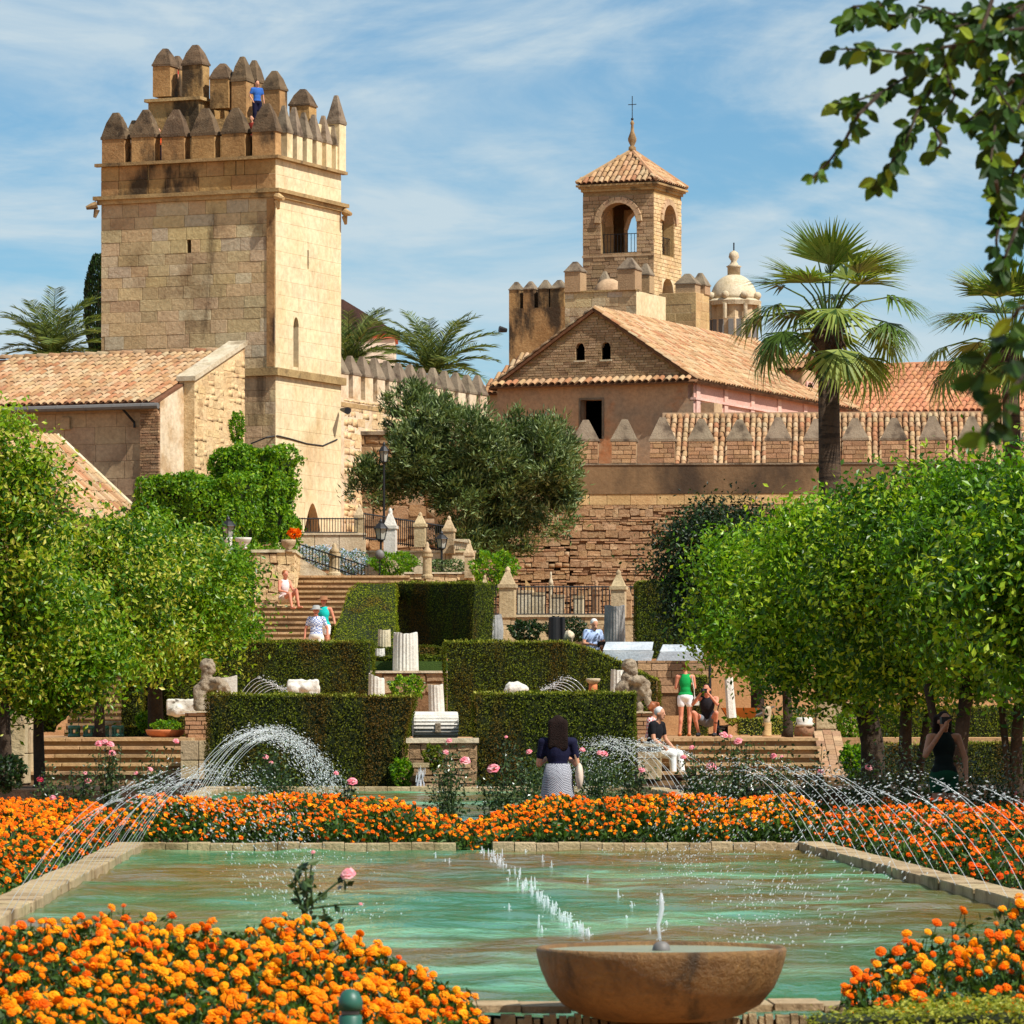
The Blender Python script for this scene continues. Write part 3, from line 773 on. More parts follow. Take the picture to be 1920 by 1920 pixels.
# ------------------------------------------------------------------ long garden wall with merlons
gw = T('garden_wall', 'long brown rubble and brick wall topped by pyramid merlons behind the palm', 'wall', (xx(630, 156), 156, 0), rad(-4))
GT = zz(871, 155)
MB().bb(7.8, 24, 0.04, 1.0, 4, GT - 0.02).build('wall', M_['rubblemortar'], gw)
MB().bb(0, 7.8, 0.3, 1.0, 4, zz(815, 156)).build('wall', M_['rubblemortar'], gw)
MB().bb(7.75, 24, -0.03, 1.02, zz(925, 155), GT).build('render_band', M_['walldark'], gw)
MB().bb(7.75, 24, -0.06, 1.03, GT, GT + 0.05).build('ledge', M_['greycap'], gw)
MB().bb(-0.1, 7.8, 0.2, 1.05, zz(815, 156), zz(808, 156)).build('ledge', M_['greycap'], gw)
zb = zz(946, 155)
masonry(gw, I4, 16.0, zb, zz(925, 155), M_['yellowstone'], (0.33, 0.34), (0.5, 0.9), 0.2, 0.012, (), 0.015, name='ashlar', maxind=60, x0=7.8, seed=22)
brk = []; sd = 30
for xa, xb in ((4.0, 7.6), (7.6, 10.3), (10.3, 12.8), (12.8, 15.8)):
    qz = zz(1150, 155); band = R.randint(0, 1)
    while qz < zb - 0.1:
        if band % 2 == 0:
            h = min(R.choice([0.22, 0.3, 0.4, 0.55]), zb - qz)
            masonry(gw, I4, xb, qz, qz + h, M_['rubble'], (0.12, 0.26), (0.18, 0.45), 0.2, 0.006, (), 0.025, name='stone', maxind=26, x0=xa, seed=sd, rough=0.045)
        else:
            h = min(R.choice([0.08, 0.16, 0.24]), zb - qz); q = random.Random(sd); z = qz
            while z < qz + h - 0.03:
                x = xa + q.uniform(0, .2)
                while x < xb - 0.1:
                    b = q.uniform(0.2, 0.34)
                    if q.random() < 0.86: brk.append(TR(x + b / 2, 0.085 - q.uniform(0, 0.02), z + 0.035 + q.uniform(-.008, .008)) @ Matrix.Rotation(q.uniform(-.03, .03), 4, 'Y') @ Matrix.Diagonal((b - 0.015, 0.2, q.uniform(.045, .06), 1)))
                    x += b
                z += 0.078
        qz += h; band += 1; sd += 1
stones(gw, 'brick', brk, M_['redbrick'], 140)
masonry(gw, TR(0, 0.28), 3.2, 6.3, zz(818, 156), M_['rubble'], (0.28, 0.48), (0.4, 0.8), 0.2, 0.03, (), 0.05, name='stone', maxind=60, seed=25, rough=0.05)
for i in range(14):
    x = 8.12 + i * 1.245
    merlon(gw, (x, 0.32, GT + 0.05), 0.80, 0.6, 0.72, 0.80, M_['brick'], M_['greycap'])
    if i < 11: masonry(gw, TR(x - 0.41, 0.0), 0.82, GT + 0.06, GT + 0.76, M_['redbrick'], (0.11, 0.18), (0.2, 0.5), 0.06, 0.02, (), 0.02, name='stone', maxind=26, seed=60 + i)

# lean-to gallery roof behind the merlons
gr = T('gallery_roof', 'long low clay tile roof seen between the merlons of the garden wall', 'roof', (xx(1240, 159), 159, 0), rad(-4))
g1, g0 = zz(781, 163), zz(885, 159)
gv = Vector((0, 3.6, g1 - g0)); 
bedpoly(gr, [(0, 0, g0), (13, 0, g0), (13, 3.6, g1), (0, 3.6, g1)], M_['tiledark'])
tiled(gr, (0, 0, g0), (1, 0, 0), gv, 12.6, gv.length, M_['tile'], 0.205, 0.36, 300)
MB().bb(-0.1, 13, 3.55, 3.85, g1 - 0.1, g1 + 0.1).build('ridge', M_['plaster'], gr)
MB().bb(0.1, 12.9, 0.5, 3.6, 5, g0 - 0.02).build('wall', M_['plaster'], gr)

# ------------------------------------------------------------------ gabled chapel hall
ch = T('gabled_hall', 'gabled hall with ochre front, two arched attic windows and long tile roof', 'building', (xx(1300, 165), 165, 0), CR)
CW, CD, CZ, CA = 7.33, 17.0, zz(712, 165), zz(583, 166.4)
CFm = TR(-CW, 0)
hole = [(CW - 4.28, 9.0, CW - 3.48, zz(748, 166.7))]
hole = [(3.15, zz(822, 166), 3.95, zz(748, 166))]
backing(ch, CFm, 0, CW, 5, CZ - 0.05, hole, M_['ochre'], 0.0, 'front_wall', 0.5)
niche(ch, CFm, hole[0], M_['darkhole'], 0.5, 1.6)
fr = MB(); a, b, c, d = hole[0]
for q in ((a - 0.07, a, b, d + 0.07), (c, c + 0.07, b, d + 0.07), (a, c, d, d + 0.07)): fr.bb(-CW + q[0], -CW + q[1], -0.03, 0.1, q[2], q[3])
fr.build('window_frame', M_['greycap'], ch)
gh = [(2.95, zz(673, 166), 3.28, zz(640, 166)), (3.92, zz(673, 166), 4.25, zz(640, 166))]
# gable in brick courses with openings
rise = lambda x: CZ + (CA - CZ) * (1 - abs(2 * x / CW - 1))
gm = MB(); nseg = 44
xs = sorted({i * CW / nseg for i in range(nseg + 1)} | {v for h in gh for v in (h[0], h[2])})
for i in range(len(xs) - 1):
    xa, xb = xs[i], xs[i + 1]; cxm = (xa + xb) / 2
    hs = [h for h in gh if h[0] < cxm < h[2]]
    def q4(za0, zb0, za1, zb1): gm.add([(xa - CW, 0.06, za0), (xb - CW, 0.06, zb0), (xb - CW, 0.06, zb1), (xa - CW, 0.06, za1)], [(0, 1, 2, 3)])
    if hs: q4(CZ - 0.05, CZ - 0.05, hs[0][1], hs[0][1]); q4(hs[0][3], hs[0][3], rise(xa), rise(xb))
    else: q4(CZ - 0.05, CZ - 0.05, rise(xa), rise(xb))
gm.build('gable_wall', M_['mortar'], ch)
masonry(ch, CFm @ TR(0, 0.03), CW, CZ + 0.12, CA, M_['brick'], (0.085, 0.095), (0.26, 0.34), 0.15, 0.014, gh, 0.012, name='brick', maxind=200, seed=41, ex=lambda x, z: z > rise(x) - 0.12)
for h in gh:
    niche(ch, CFm, h, M_['darkhole'], 0.2, 1.0)
    arch_spandrel(ch, CFm, h[0], h[2], h[3], 0.17, M_['brick'], 0.02, 0.25)
    MB().bb(-CW + h[0] - 0.06, -CW + h[2] + 0.06, -0.02, 0.1, h[1] - 0.06, h[1]).build('sill', M_['palestone'], ch)
# eave tiles on the front
ev = Vector((0, 0.45, 0.2))
tiled(ch, (-CW - 0.15, -0.35, CZ - 0.06), (1, 0, 0), ev, CW + 0.35, 0.5, M_['tile'], 0.25, 0.5, 60)
bedpoly(ch, [(-CW - 0.15, -0.33, CZ - 0.08), (0.2, -0.33, CZ - 0.08), (0.2, 0.1, CZ + 0.1), (-CW - 0.15, 0.1, CZ + 0.1)], M_['tiledark'], 0.06, 'eave')
# main roof slopes
sr = Vector((-CW / 2 - 0.25, 0, CA - CZ + 0.12)); 
bedpoly(ch, [(0.3, -0.1, CZ - 0.08), (0.3, CD, CZ - 0.08), (-CW / 2, CD, CA + 0.1), (-CW / 2, -0.1, CA + 0.1)], M_['tiledark'], 0.1)
bedpoly(ch, [(-CW - 0.3, -0.1, CZ - 0.08), (-CW - 0.3, CD, CZ - 0.08), (-CW / 2, CD, CA + 0.1), (-CW / 2, -0.1, CA + 0.1)], M_['tiledark'], 0.1)
tiled(ch, (0.32, -0.1, CZ - 0.06), (0, 1, 0), sr, CD, math.hypot(CW / 2 + 0.3, CA - CZ + 0.16), M_['tile'], 0.26, 0.4, 300)
for i in range(12):
    for s in (0, 1):
        t = i / 12; x = (-CW - 0.2 + t * (CW / 2 + 0.2)) if s == 0 else (0.2 - t * (CW / 2 + 0.2))
        sl = math.atan2(CA - CZ + 0.1, CW / 2 + 0.2)
        ob('verge_tile', tile_mesh(M_['tile']), None, ch, mtx=TR(x, 0.0, CZ + t * (CA - CZ + 0.1)) @ Matrix.Rotation(rad(-90 if s == 0 else 90), 4, 'Z') @ Matrix.Rotation(sl, 4, 'X') @ Matrix.Diagonal((0.26, 0.42, 0.2, 1)))
MB().bb(-0.03, 0, 0.02, CD, 5, CZ - 0.62).build('side_wall', M_['pink'], ch)
MB().bb(-0.2, 0.02, 0.0, CD, CZ - 0.62, CZ - 0.05).build('frieze', M_['pinkdark'], ch)
MB().bb(-0.1, 0.1, -0.01, CD, CZ - 0.68, CZ - 0.60).build('moulding', M_['pink'], ch)
for y in (0.15, 2.9, 5.6, 8.4, 11.2, 14.0): MB().bb(-0.1, 0.07, y, y + 0.35, 5, CZ - 0.06).build('pilaster', M_['pink'], ch)
MB().bb(0.0, 0.5, 0.7, 1.5, 6, zz(757, 166)).build('chimney', M_['plaster'], ch)
MB().bb(0.0, 0.06, 1.9, 2.5, 9, zz(770, 167)).build('wall_arch', M_['plaster'], ch)
MB().bb(-CW, -0.03, 6, CD, 5, CZ - 0.1).build('inner_mass', M_['plaster'], ch)
# dormer
dz = zz(690, 176)
dp = loc_in(ch, at(1500, 700, 178))
dm = T('dormer_house', 'small tiled dormer with an arched opening on the far end of the hall roof', 'dormer', at(1503, 735, 177) * 1, CR)
dm.location.z = 0; FR[dm.name] = Matrix.Translation(Vector((xx(1503, 177), 177, 0))) @ Matrix.Rotation(CR, 4, 'Z')
MB().bb(-1.6, 0.0, 0, 1.6, 10, zz(692, 177)).build('wall', M_['plaster'], dm)
z5, z6 = zz(694, 177), zz(666, 178)
for s in (0, 1):
    y0, y1 = (-0.25, 0.8) if s == 0 else (1.85, 0.8)
    bedpoly(dm, [(-2.6, y0, z5), (0.2, y0, z5), (0.2, y1, z6), (-2.6, y1, z6)], M_['tiledark'])
tiled(dm, (-2.6, -0.25, z5), (1, 0, 0), (0, 1.05, z6 - z5), 2.8, math.hypot(1.05, z6 - z5), M_['tile'], 0.25, 0.4, 60)
MB().bb(-0.02, 0.04, 0.4, 1.2, z5 - 1.4, z5 - 0.5).build('arched_window', M_['darkhole'], dm)
arch_spandrel(dm, TR(0.04, 0) @ RX, 0.4, 1.2, z5 - 0.4, 0.4, M_['pink'], -0.02, 0.1)

# red-tiled long roof at the right
rr = T('red_roof_hall', 'long hall with bright red clay tile roof behind the palm trunk', 'building', (xx(1560, 186), 186, 0), CR)
ra, rb = zz(778, 186), zz(692, 191)
rv_ = Vector((0, 4.4, rb - ra))
bedpoly(rr, [(-2, 0, ra), (9, 0, ra), (9, 4.4, rb), (-2, 4.4, rb)], M_['tilered'])
tiled(rr, (-2, -0.05, ra), (1, 0, 0), rv_, 10.6, rv_.length, M_['tilered'], 0.27, 0.42, 260)
MB().bb(-2, 9, 0.3, 4, 5, ra - 0.05).build('wall', M_['plaster'], rr)
MB().tube([(-2, 4.4, rb + 0.05), (9, 4.4, rb + 0.05)], 0.1, 8).build('ridge', M_['tilered'], rr)

# ------------------------------------------------------------------ belfry
bt = T('bell_tower', 'slender brick belfry with open arches, tiled pyramid roof and iron cross', 'tower', (xx(1226, 195), 195, 0), CR)
S = 3.12; Z0, ZA, ZB, ZC = 14.0, zz(473, 195), zz(378, 195), zz(349, 195)
RM = [(TR(-S, 0), 'f'), (RX, 'r'), (TR(0, S) @ Matrix.Rotation(rad(180), 4, 'Z'), 'b'), (TR(-S, S) @ Matrix.Rotation(rad(-90), 4, 'Z'), 'l')]
for k, (PM, nm) in enumerate(RM):
    a0, a1 = (0.80, 2.36) if nm in 'fb' else (0.92, 2.30)
    hs = [(a0, ZA, a1, ZB)]
    if nm == 'r': hs.append((0.95, zz(583, 196), 2.25, zz(520, 196)))
    backing(bt, PM, 0.0, S, Z0, ZC, hs, M_['mortar'], 0.03, 'wall', 0.45)
    arch_spandrel(bt, PM, a0, a1, ZB, (a1 - a0) / 2, M_['brick'], 0.0, 0.46)
    mm = M_['brick'] if nm != 'r' else M_['blocklight']
    if nm in 'fr':
        masonry(bt, PM, S, 15.5, ZC - 0.3, M_['brick'] if nm == 'f' else M_['rubblelight'], (0.13, 0.18), (0.25, 0.6), 0.2, 0.016, hs, 0.02, name='stone', maxind=150, seed=70 + k)
        # arch ring
        n = 11; cx = (a0 + a1) / 2; rr0 = (a1 - a0) / 2 + 0.13
        for i in range(n):
            t = math.pi * (i + 0.5) / n
            L = PM @ TR(cx - math.cos(t) * rr0, 0.02, ZB - (a1 - a0) / 2 + math.sin(t) * rr0) @ Matrix.Rotation(-(math.pi / 2 - t) * -1, 4, 'Y') if False else PM @ TR(cx - math.cos(t) * rr0, 0.0, ZB - (a1 - a0) / 2 + math.sin(t) * rr0) @ Matrix.Rotation(t - math.pi / 2, 4, 'Y')
            ob('voussoir', stone_mesh(M_['plaster']), None, bt, mtx=L @ Matrix.Diagonal((math.pi * rr0 / n * 0.96, 0.2, 0.24, 1)))
    if nm == 'r':
        arch_spandrel(bt, PM, 0.95, 2.25, zz(520, 196), 0.6, M_['blocklight'], 0.0, 0.46)
        niche(bt, PM, hs[1], M_['redbrick'], 0.45, 0.8)
MB().bb(-S + 0.1, -0.1, 0.1, S - 0.1, ZA - 0.25, ZA - 0.02).build('floor', M_['redbrick'], bt)
MB().bb(-S + 0.1, -0.1, 0.1, S - 0.1, ZC - 0.35, ZC - 0.05).build('ceiling', M_['plaster'], bt)
for o, z0, z1 in ((0.06, ZC - 0.12, ZC + 0.0), (0.14, ZC, ZC + 0.08), (0.22, ZC + 0.08, ZC + 0.16)):
    MB().bb(-S - o, o, -o, S + o, z0, z1).build('cornice', M_['cornice'], bt)
AP = Vector((-S / 2, S / 2, zz(282, 196.5)))
e = 0.2; EZ = ZC + 0.2
for k in range(4):
    ang = k * math.pi / 2; Rk = TR(-S / 2, S / 2) @ Matrix.Rotation(ang, 4, 'Z')
    hw = S / 2 + e
    c0, c1 = Rk @ Vector((-hw, -hw, EZ)), Rk @ Vector((hw, -hw, EZ)); apx = Vector(AP)
    mid = (c0 + c1) / 2; vd = apx - mid
    MB().add([c0, c1, apx], [(0, 1, 2)]).build('roof_deck', M_['tiledark'], bt)
    if k in (0, 1): tiled(bt, c0, c1 - c0, vd, 2 * hw, vd.length, M_['tile'], 0.235, 0.36, 100, clip=lambda s, t: abs(2 * s - 1) < 1 - t + 0.03)
    MB().tube([c0 + Vector((0, 0, 0.06)), apx + Vector((0, 0, 0.06))], 0.09, 6).build('hip_tile', M_['tile'], bt)
fz = AP.z
MB().lathe([(0.16, 0), (0.15, 0.2), (0.08, 0.25), (0.17, 0.45), (0.18, 0.55), (0.07, 0.85), (0.05, 1.1), (0.09, 1.18), (0.03, 1.3)], 12, AP).build('finial', M_['cornice'], bt, smooth=True)
cz = fz + 1.5
MB().tube([AP + Vector((0, 0, 1.2)), AP + Vector((0, 0, 2.3))], 0.018, 6).tube([AP + Vector((-0.18, 0, 1.95)), AP + Vector((0.18, 0, 1.95))], 0.016, 6).ball(AP + Vector((0, 0, 1.35)), 0.06).build('cross', M_['iron'], bt)
rl = MB()
for i in range(11): rl.tube([(-S + 0.85 + i * 0.15, 0.2, ZA), (-S + 0.85 + i * 0.15, 0.2, ZA + 0.82)], 0.014, 4)
rl.tube([(-S + 0.8, 0.2, ZA + 0.82), (-S + 2.36, 0.2, ZA + 0.82)], 0.02, 4).tube([(-S + 0.8, 0.2, ZA + 0.06), (-S + 2.36, 0.2, ZA + 0.06)], 0.02, 4)
rl.build('railing', M_['iron'], bt)
rl = MB()
for i in range(9): rl.tube([(-0.2, 0.95 + i * 0.16, ZA), (-0.2, 0.95 + i * 0.16, ZA + 0.75)], 0.014, 4)
rl.tube([(-0.2, 0.92, ZA + 0.75), (-0.2, 2.3, ZA + 0.75)], 0.02, 4).build('railing', M_['iron'], bt)
MB().bb(-S - 0.02, 0.03, -0.03, 0.0, ZA - 0.12, ZA - 0.04).build('sill_band', M_['plaster'], bt)

# battlements round the belfry foot
kp = T('keep_battlements', 'stained stone keep with tall square merlons left of the belfry', 'tower', (xx(1060, 192), 192, 0), CR)
kz = zz(575, 192)
MB().bb(-2.45, 0, 0, 4, 8, kz).build('wall', M_['parapet'], kp)
for i, x in enumerate((-2.22, -1.6, -0.95, -0.35)):
    merlon(kp, (x, 0.25, kz), 0.46 if i < 3 else 0.6, 0.5, 0.75, 0.38, M_['parapet'], M_['greycap'])
MB().tube([(-2.5, -0.1, zz(620, 193)), (-2.75, -0.3, zz(618, 193))], [0.08, 0.14], 6).build('floodlight', M_['iron'], kp)
kq = T('keep_terrace', 'pale keep terrace with merlons and small pink dome at the belfry foot', 'tower', (xx(1192, 188), 188, 0), CR)
kz = zz(545, 188)
MB().bb(-3.0, 0, 0, 3.2, 8, kz).build('wall', M_['parapet'], kq)
masonry(kq, TR(-3.0, 0), 3.0, 14.5, kz, M_['block'], (0.3, 0.36), (0.5, 0.9), 0.15, 0.012, (), 0.015, name='stone', maxind=60, seed=81)
MB().bb(-0.02, 0.02, 0.02, 3.2, 8, kz).build('side_wall', M_['blocklight'], kq)
MB().bb(-3.05, 0.05, -0.05, 0.3, kz, kz + 0.07).build('ledge', M_['cornice'], kq)
for x, y, w, hb, hc in ((-2.65, 0.25, 0.66, 0.8, 0.45), (-0.35, 0.25, 0.72, 0.8, 0.5), (-2.1, 2.0, 0.42, 0.5, 0.5), (-0.2, 1.6, 0.5, 0.7, 0.5)):
    merlon(kq, (x, y, kz + 0.03), w, w, hb, hc, M_['brick'], M_['greycap'])
dmm = MB(); dmm.lathe([(0.62 * math.cos(t * math.pi / 16), 0.62 * math.sin(t * math.pi / 16)) for t in range(0, 8)] + [(0.02, 0.62)], 18, loc_in(kq, at(1142, 546, 190.5)) + Vector((0, 0, -0.12)))
dmm.build('small_dome', M_['plaster'], kq, smooth=True)
ks = T('keep_side_wall', 'yellow ashlar keep wall with square merlons right of the belfry', 'tower', (xx(1305, 193), 193, 0), CR)
kz = zz(548, 193)
MB().bb(-1.6, 0, 0, 1.5, 8, kz).build('wall', M_['blocklight'], ks)
masonry(ks, TR(-1.6, 0), 1.6, 13, kz, M_['yellowstone'], (0.32, 0.4), (0.5, 0.9), 0.15, 0.01, (), 0.012, name='stone', maxind=50, seed=82)
masonry(ks, RX, 1.5, 13, kz, M_['yellowstone'], (0.32, 0.4), (0.5, 0.9), 0.15, 0.01, (), 0.012, name='stone', maxind=50, seed=83)
merlon(ks, (-0.5, 0.4, kz), 0.85, 0.6, 0.35, 0.5, M_['brick'], M_['greycap'])
merlon(ks, (-0.25, 1.2, kz), 0.6, 0.6, 0.35, 0.55, M_['brick'], M_['greycap'])

# octagonal lantern with dome
dl = T('domed_lantern', 'octagonal stone lantern with white ribbed dome and urn finial', 'dome', (xx(1376, 200), 200, 0), 0)
px = 200 / F
def dzp(py): return zz(py, 200)
MB().lathe([(46 * px, 8), (46 * px, dzp(600)), (46 * px, dzp(598))], 8).build('drum', M_['dome'], dl)
MB().lathe([(44 * px, dzp(600)), (44 * px, dzp(572))], 8).build('upper_drum', M_['dome'], dl)
MB().lathe([(50 * px, dzp(574)), (52 * px, dzp(566)), (46 * px, dzp(562))], 24).build('cornice', M_['palestone'], dl)
MB().lathe([(44 * px * math.cos(t * math.pi / 20), dzp(562) + 48 * px * math.sin(t * math.pi / 20)) for t in range(10)] + [(0.1, dzp(513))], 32, flute=0.02).build('dome', M_['palestone'], dl, smooth=True)
MB().lathe([(12 * px, dzp(516)), (12 * px, dzp(502)), (15 * px, dzp(500)), (8 * px, dzp(496)), (5 * px, dzp(490)), (10 * px, dzp(482)), (8 * px, dzp(474)), (2 * px, dzp(470))], 12).build('urn', M_['palestone'], dl, smooth=True)
MB().tube([(0, 0, dzp(470)), (0, 0, dzp(455))], 0.03, 5).build('spike', M_['iron'], dl)
for k in range(8):
    a = math.pi / 8 + k * math.pi / 4
    MB().tube([(50 * px * math.cos(a), 50 * px * math.sin(a), dzp(600)), (50 * px * math.cos(a), 50 * px * math.sin(a), dzp(572))], 0.09, 8).build('column', M_['palestone'], dl)
    MB().ball((47 * px * math.cos(a), 47 * px * math.sin(a), dzp(556)), 0.16).build('ball_finial', M_['palestone'], dl, smooth=True)
    a2 = k * math.pi / 4
    MB().box((43.2 * px * math.cos(a2), 43.2 * px * math.sin(a2), dzp(618)), (0.08, 0.55, 0.75), a2).build('window', M_['lead'], dl)

# far house with dark roof and small red roof left of the hall
fhs = T('white_house', 'distant white house with dark pitched roof between the tower and date palm', 'house', (xx(700, 240), 240, 0), 0)
MB().bb(-3, 1.05, 0, 4, 5, zz(632, 240)).build('wall', M_['white'], fhs)
MB().bb(-3, 1.15, -0.12, 4, zz(634, 240), zz(624, 240)).build('cornice', M_['redtrim'], fhs)
MB().prism([(-3.2, -0.2, zz(628, 240)), (1.3, -0.2, zz(626, 240)), (-1.5, -0.2, zz(562, 240)), (-3.2, -0.2, zz(556, 240))], (0, 4.4, 0)).build('roof', M_['roofdark'], fhs)
sm = T('corner_roof', 'steep little red tile roof tucked left of the gabled hall', 'roof', (xx(905, 176), 176, 0), CR)
zz1, zz0 = zz(668, 178), zz(735, 175)
bedpoly(sm, [(-0.2, 0, zz0), (2.2, 0, zz0), (1.2, 1.6, zz1), (0.8, 1.6, zz1)], M_['tiledark'])
tiled(sm, (-0.2, 0, zz0), (1, 0, 0), (0, 1.6, zz1 - zz0), 2.4, math.hypot(1.6, zz1 - zz0), M_['tile'], 0.2, 0.4, 60, clip=lambda s, t: abs(2 * s - 1) < 1.02 - t * 0.85)
MB().bb(0, 2, 0.2, 1.5, 8, zz0).build('wall', M_['ochre'], sm)
# ------------------------------------------------------------------ pools
PA = 0.0307                        # pool axis leans a little left of the view
PO = Vector((xx(884, 50.2), 50.2, 0))
PM_ = Matrix.Translation(PO) @ Matrix.Rotation(PA, 4, 'Z')
def pl(u, v, z): return PM_ @ Vector((u, v, z))
HW = 3.43
g = G('pool_water')
wv = g.noise(2.2, 5, 0.6, (1.0, 0.55, 1.0), 0.4)
wf = g.noise(13.0, 4, 0.6, (1.0, 0.6, 1.0), 0.2)
hgt = g.math('ADD', wv, g.math('MULTIPLY', wf, 0.15))
bmp = g.bump(hgt, 0.5, 0.08)
body = g.mix(g.rng(g.noise(0.55, 4, 0.6, (0.35, 0.3, 1), 0.6), 0.40, 0.60), C((54, 124, 80)), C((110, 92, 40)))  # brown and green streaks in the water colour stand in for broken reflections
body = g.mix(g.rng(g.noise(0.9, 5, 0.6, (0.35, 0.45, 1), 0.5), 0.5, 0.66, 0, 0.8), body, C((126, 194, 148)))
df = g.n('ShaderNodeBsdfDiffuse'); g.l(body, df.inputs[0]); g.l(bmp, df.inputs['Normal'])
gl = g.n('ShaderNodeBsdfGlossy'); gl.inputs['Roughness'].default_value = 0.06; g.l(bmp, gl.inputs['Normal'])
fn = g.n('ShaderNodeFresnel'); fn.inputs['IOR'].default_value = 1.33; g.l(bmp, fn.inputs['Normal'])
mx = g.n('ShaderNodeMixShader'); g.l(g.rng(fn.outputs[0], 0.0, 1.0, 0.10, 0.74, False), mx.inputs[0]); g.l(df.outputs[0], mx.inputs[1]); g.l(gl.outputs[0], mx.inputs[2])
M_['water'] = g.end(mx.outputs[0])
g = G('bowl_water')
gl = g.n('ShaderNodeBsdfGlossy'); gl.inputs['Roughness'].default_value = 0.08; g.l(g.bump(g.noise(30, 3), 0.3, 0.03), gl.inputs['Normal'])
df = g.n('ShaderNodeBsdfDiffuse'); df.inputs[0].default_value = C((150, 158, 130))
mx = g.n('ShaderNodeMixShader'); mx.inputs[0].default_value = 0.5; g.l(df.outputs[0], mx.inputs[1]); g.l(gl.outputs[0], mx.inputs[2]); M_['bowlwater'] = g.end(mx.outputs[0])
g = G('water_spray')
b = g.n('ShaderNodeBsdfPrincipled'); b.inputs['Base Color'].default_value = (0.95, 0.97, 1, 1); b.inputs['Roughness'].default_value = 0.12; b.inputs['Specular IOR Level'].default_value = 0.8
tr = g.n('ShaderNodeBsdfTransparent'); tl = g.n('ShaderNodeBsdfTranslucent'); tl.inputs[0].default_value = (0.95, 0.97, 1, 1)
m1 = g.n('ShaderNodeMixShader'); m1.inputs[0].default_value = 0.4; g.l(b.outputs[0], m1.inputs[1]); g.l(tl.outputs[0], m1.inputs[2])
m2 = g.n('ShaderNodeMixShader'); m2.inputs[0].default_value = 0.5; g.l(m1.outputs[0], m2.inputs[1]); g.l(tr.outputs[0], m2.inputs[2]); M_['spray'] = g.end(m2.outputs[0])

def water(name, u0, u1, v0, v1, z, nu, nv, label):
    u = np.linspace(u0, u1, nu); v = np.linspace(v0, v1, nv); UU, VV = np.meshgrid(u, v)
    Z = np.full(UU.shape, z)
    q = np.random.RandomState(5)
    for k in range(26):
        lam = q.uniform(0.25, 1.6); a = q.uniform(0, math.pi); amp = 0.0024 * lam ** 0.9
        Z += amp * np.sin(2 * math.pi / lam * (UU * math.cos(a) + VV * math.sin(a)) + q.uniform(0, 7))
    P = np.stack([UU, VV, Z], -1).reshape(-1, 3); A = np.array(PM_); P = P @ A[:3, :3].T + A[:3, 3]
    i = np.arange(nv - 1)[:, None] * nu + np.arange(nu - 1)[None]; Fq = np.stack([i, i + 1, i + nu + 1, i + nu], -1).reshape(-1, 4)
    o = ob(name, mesh_np(name, P, Fq, None, True), M_['water']); tag(o, label, None, None, 'structure'); return o
WZ1, WZ2 = 0.32, 0.56
water('pool_water', -HW, HW, -29.0, 0.05, WZ1, 90, 360, 'green rippled water of the long lower pool')
water('pool_water', -HW, HW, 6.6, 28.5, WZ2, 80, 260, 'green water of the upper pool behind the far marigolds')
mb = MB()
for (v0, v1, z) in ((-29.3, 0.4, 0.38), (6.3, 28.9, 0.6)):
    mb.add([pl(-HW, v0, -0.3), pl(HW, v0, -0.3), pl(HW, v1, -0.3), pl(-HW, v1, -0.3)], [(0, 1, 2, 3)])
struct('pool_floor', mb, M_['stone'])
def kerb(name, label, u0, u1, v0, v1, z0, z1, n, along='v', jit=0.012):
    t = T(name, label, 'kerb', (0, 0, 0)); t['kind'] = 'structure'
    A = PM_; ms = []
    for i in range(n):
        if along == 'v':
            a, b = v0 + (v1 - v0) * i / n, v0 + (v1 - v0) * (i + 1) / n; c = ((u0 + u1) / 2, (a + b) / 2); d = (u1 - u0, b - a - 0.012)
        else:
            a, b = u0 + (u1 - u0) * i / n, u0 + (u1 - u0) * (i + 1) / n; c = ((a + b) / 2, (v0 + v1) / 2); d = (b - a - 0.004, v1 - v0)
        ms.append(A @ TR(c[0] + U(-jit, jit) * (along == 'v'), c[1] + U(-jit, jit) * (along == 'u'), (z0 + z1) / 2 + U(-jit, jit) * 0.6) @ Matrix.Rotation(U(-.01, .01), 4, 'Z') @ Matrix.Diagonal((d[0], d[1], z1 - z0, 1)))
    stones(t, 'kerb_stone', ms, M_['kerb'], 300)
    return t
kerb('pool_kerb', 'stone kerb along the left side of the lower pool', -HW - 0.3, -HW, -29.3, 0.3, -0.2, 0.40, 26)
kerb('pool_kerb', 'stone kerb along the right side of the lower pool', HW, HW + 0.3, -29.3, 0.3, -0.2, 0.40, 26)
kerb('pool_kerb', 'stone kerb at the far end of the lower pool, left of the outlet gap', -HW, -0.16, 0.0, 0.28, -0.2, 0.40, 14, 'u')
kerb('pool_kerb', 'stone kerb at the far end of the lower pool, right of the outlet gap', 0.22, HW, 0.0, 0.28, -0.2, 0.40, 14, 'u')
kerb('pool_kerb', 'worn brick coping at the near end of the pool behind the bowl', -HW - 0.3, HW + 0.3, -29.4, -29.0, 0.368, 0.40, 34, 'u')
t = T('brick_edging', 'row of upright worn edging bricks below the near pool coping', 'edging', (0, 0, 0)); t['kind'] = 'structure'
bm_ = []
for i in range(150):
    u = -2.6 + i * 0.036
    bm_.append(PM_ @ TR(u, -29.42 + U(-0.012, 0.012), 0.225 + U(-0.02, 0.006)) @ Matrix.Rotation(U(-.06, .06), 4, 'Y') @ Matrix.Diagonal((U(0.026, 0.034), 0.08, 0.27, 1)))
stones(t, 'brick', bm_, M_['kerb'], 300)
kerb('pool_kerb', 'kerb at the far end of the upper pool under the clipped hedges', -HW - 0.3, HW + 0.3, 28.5, 28.8, 0.0, 0.64, 20, 'u')
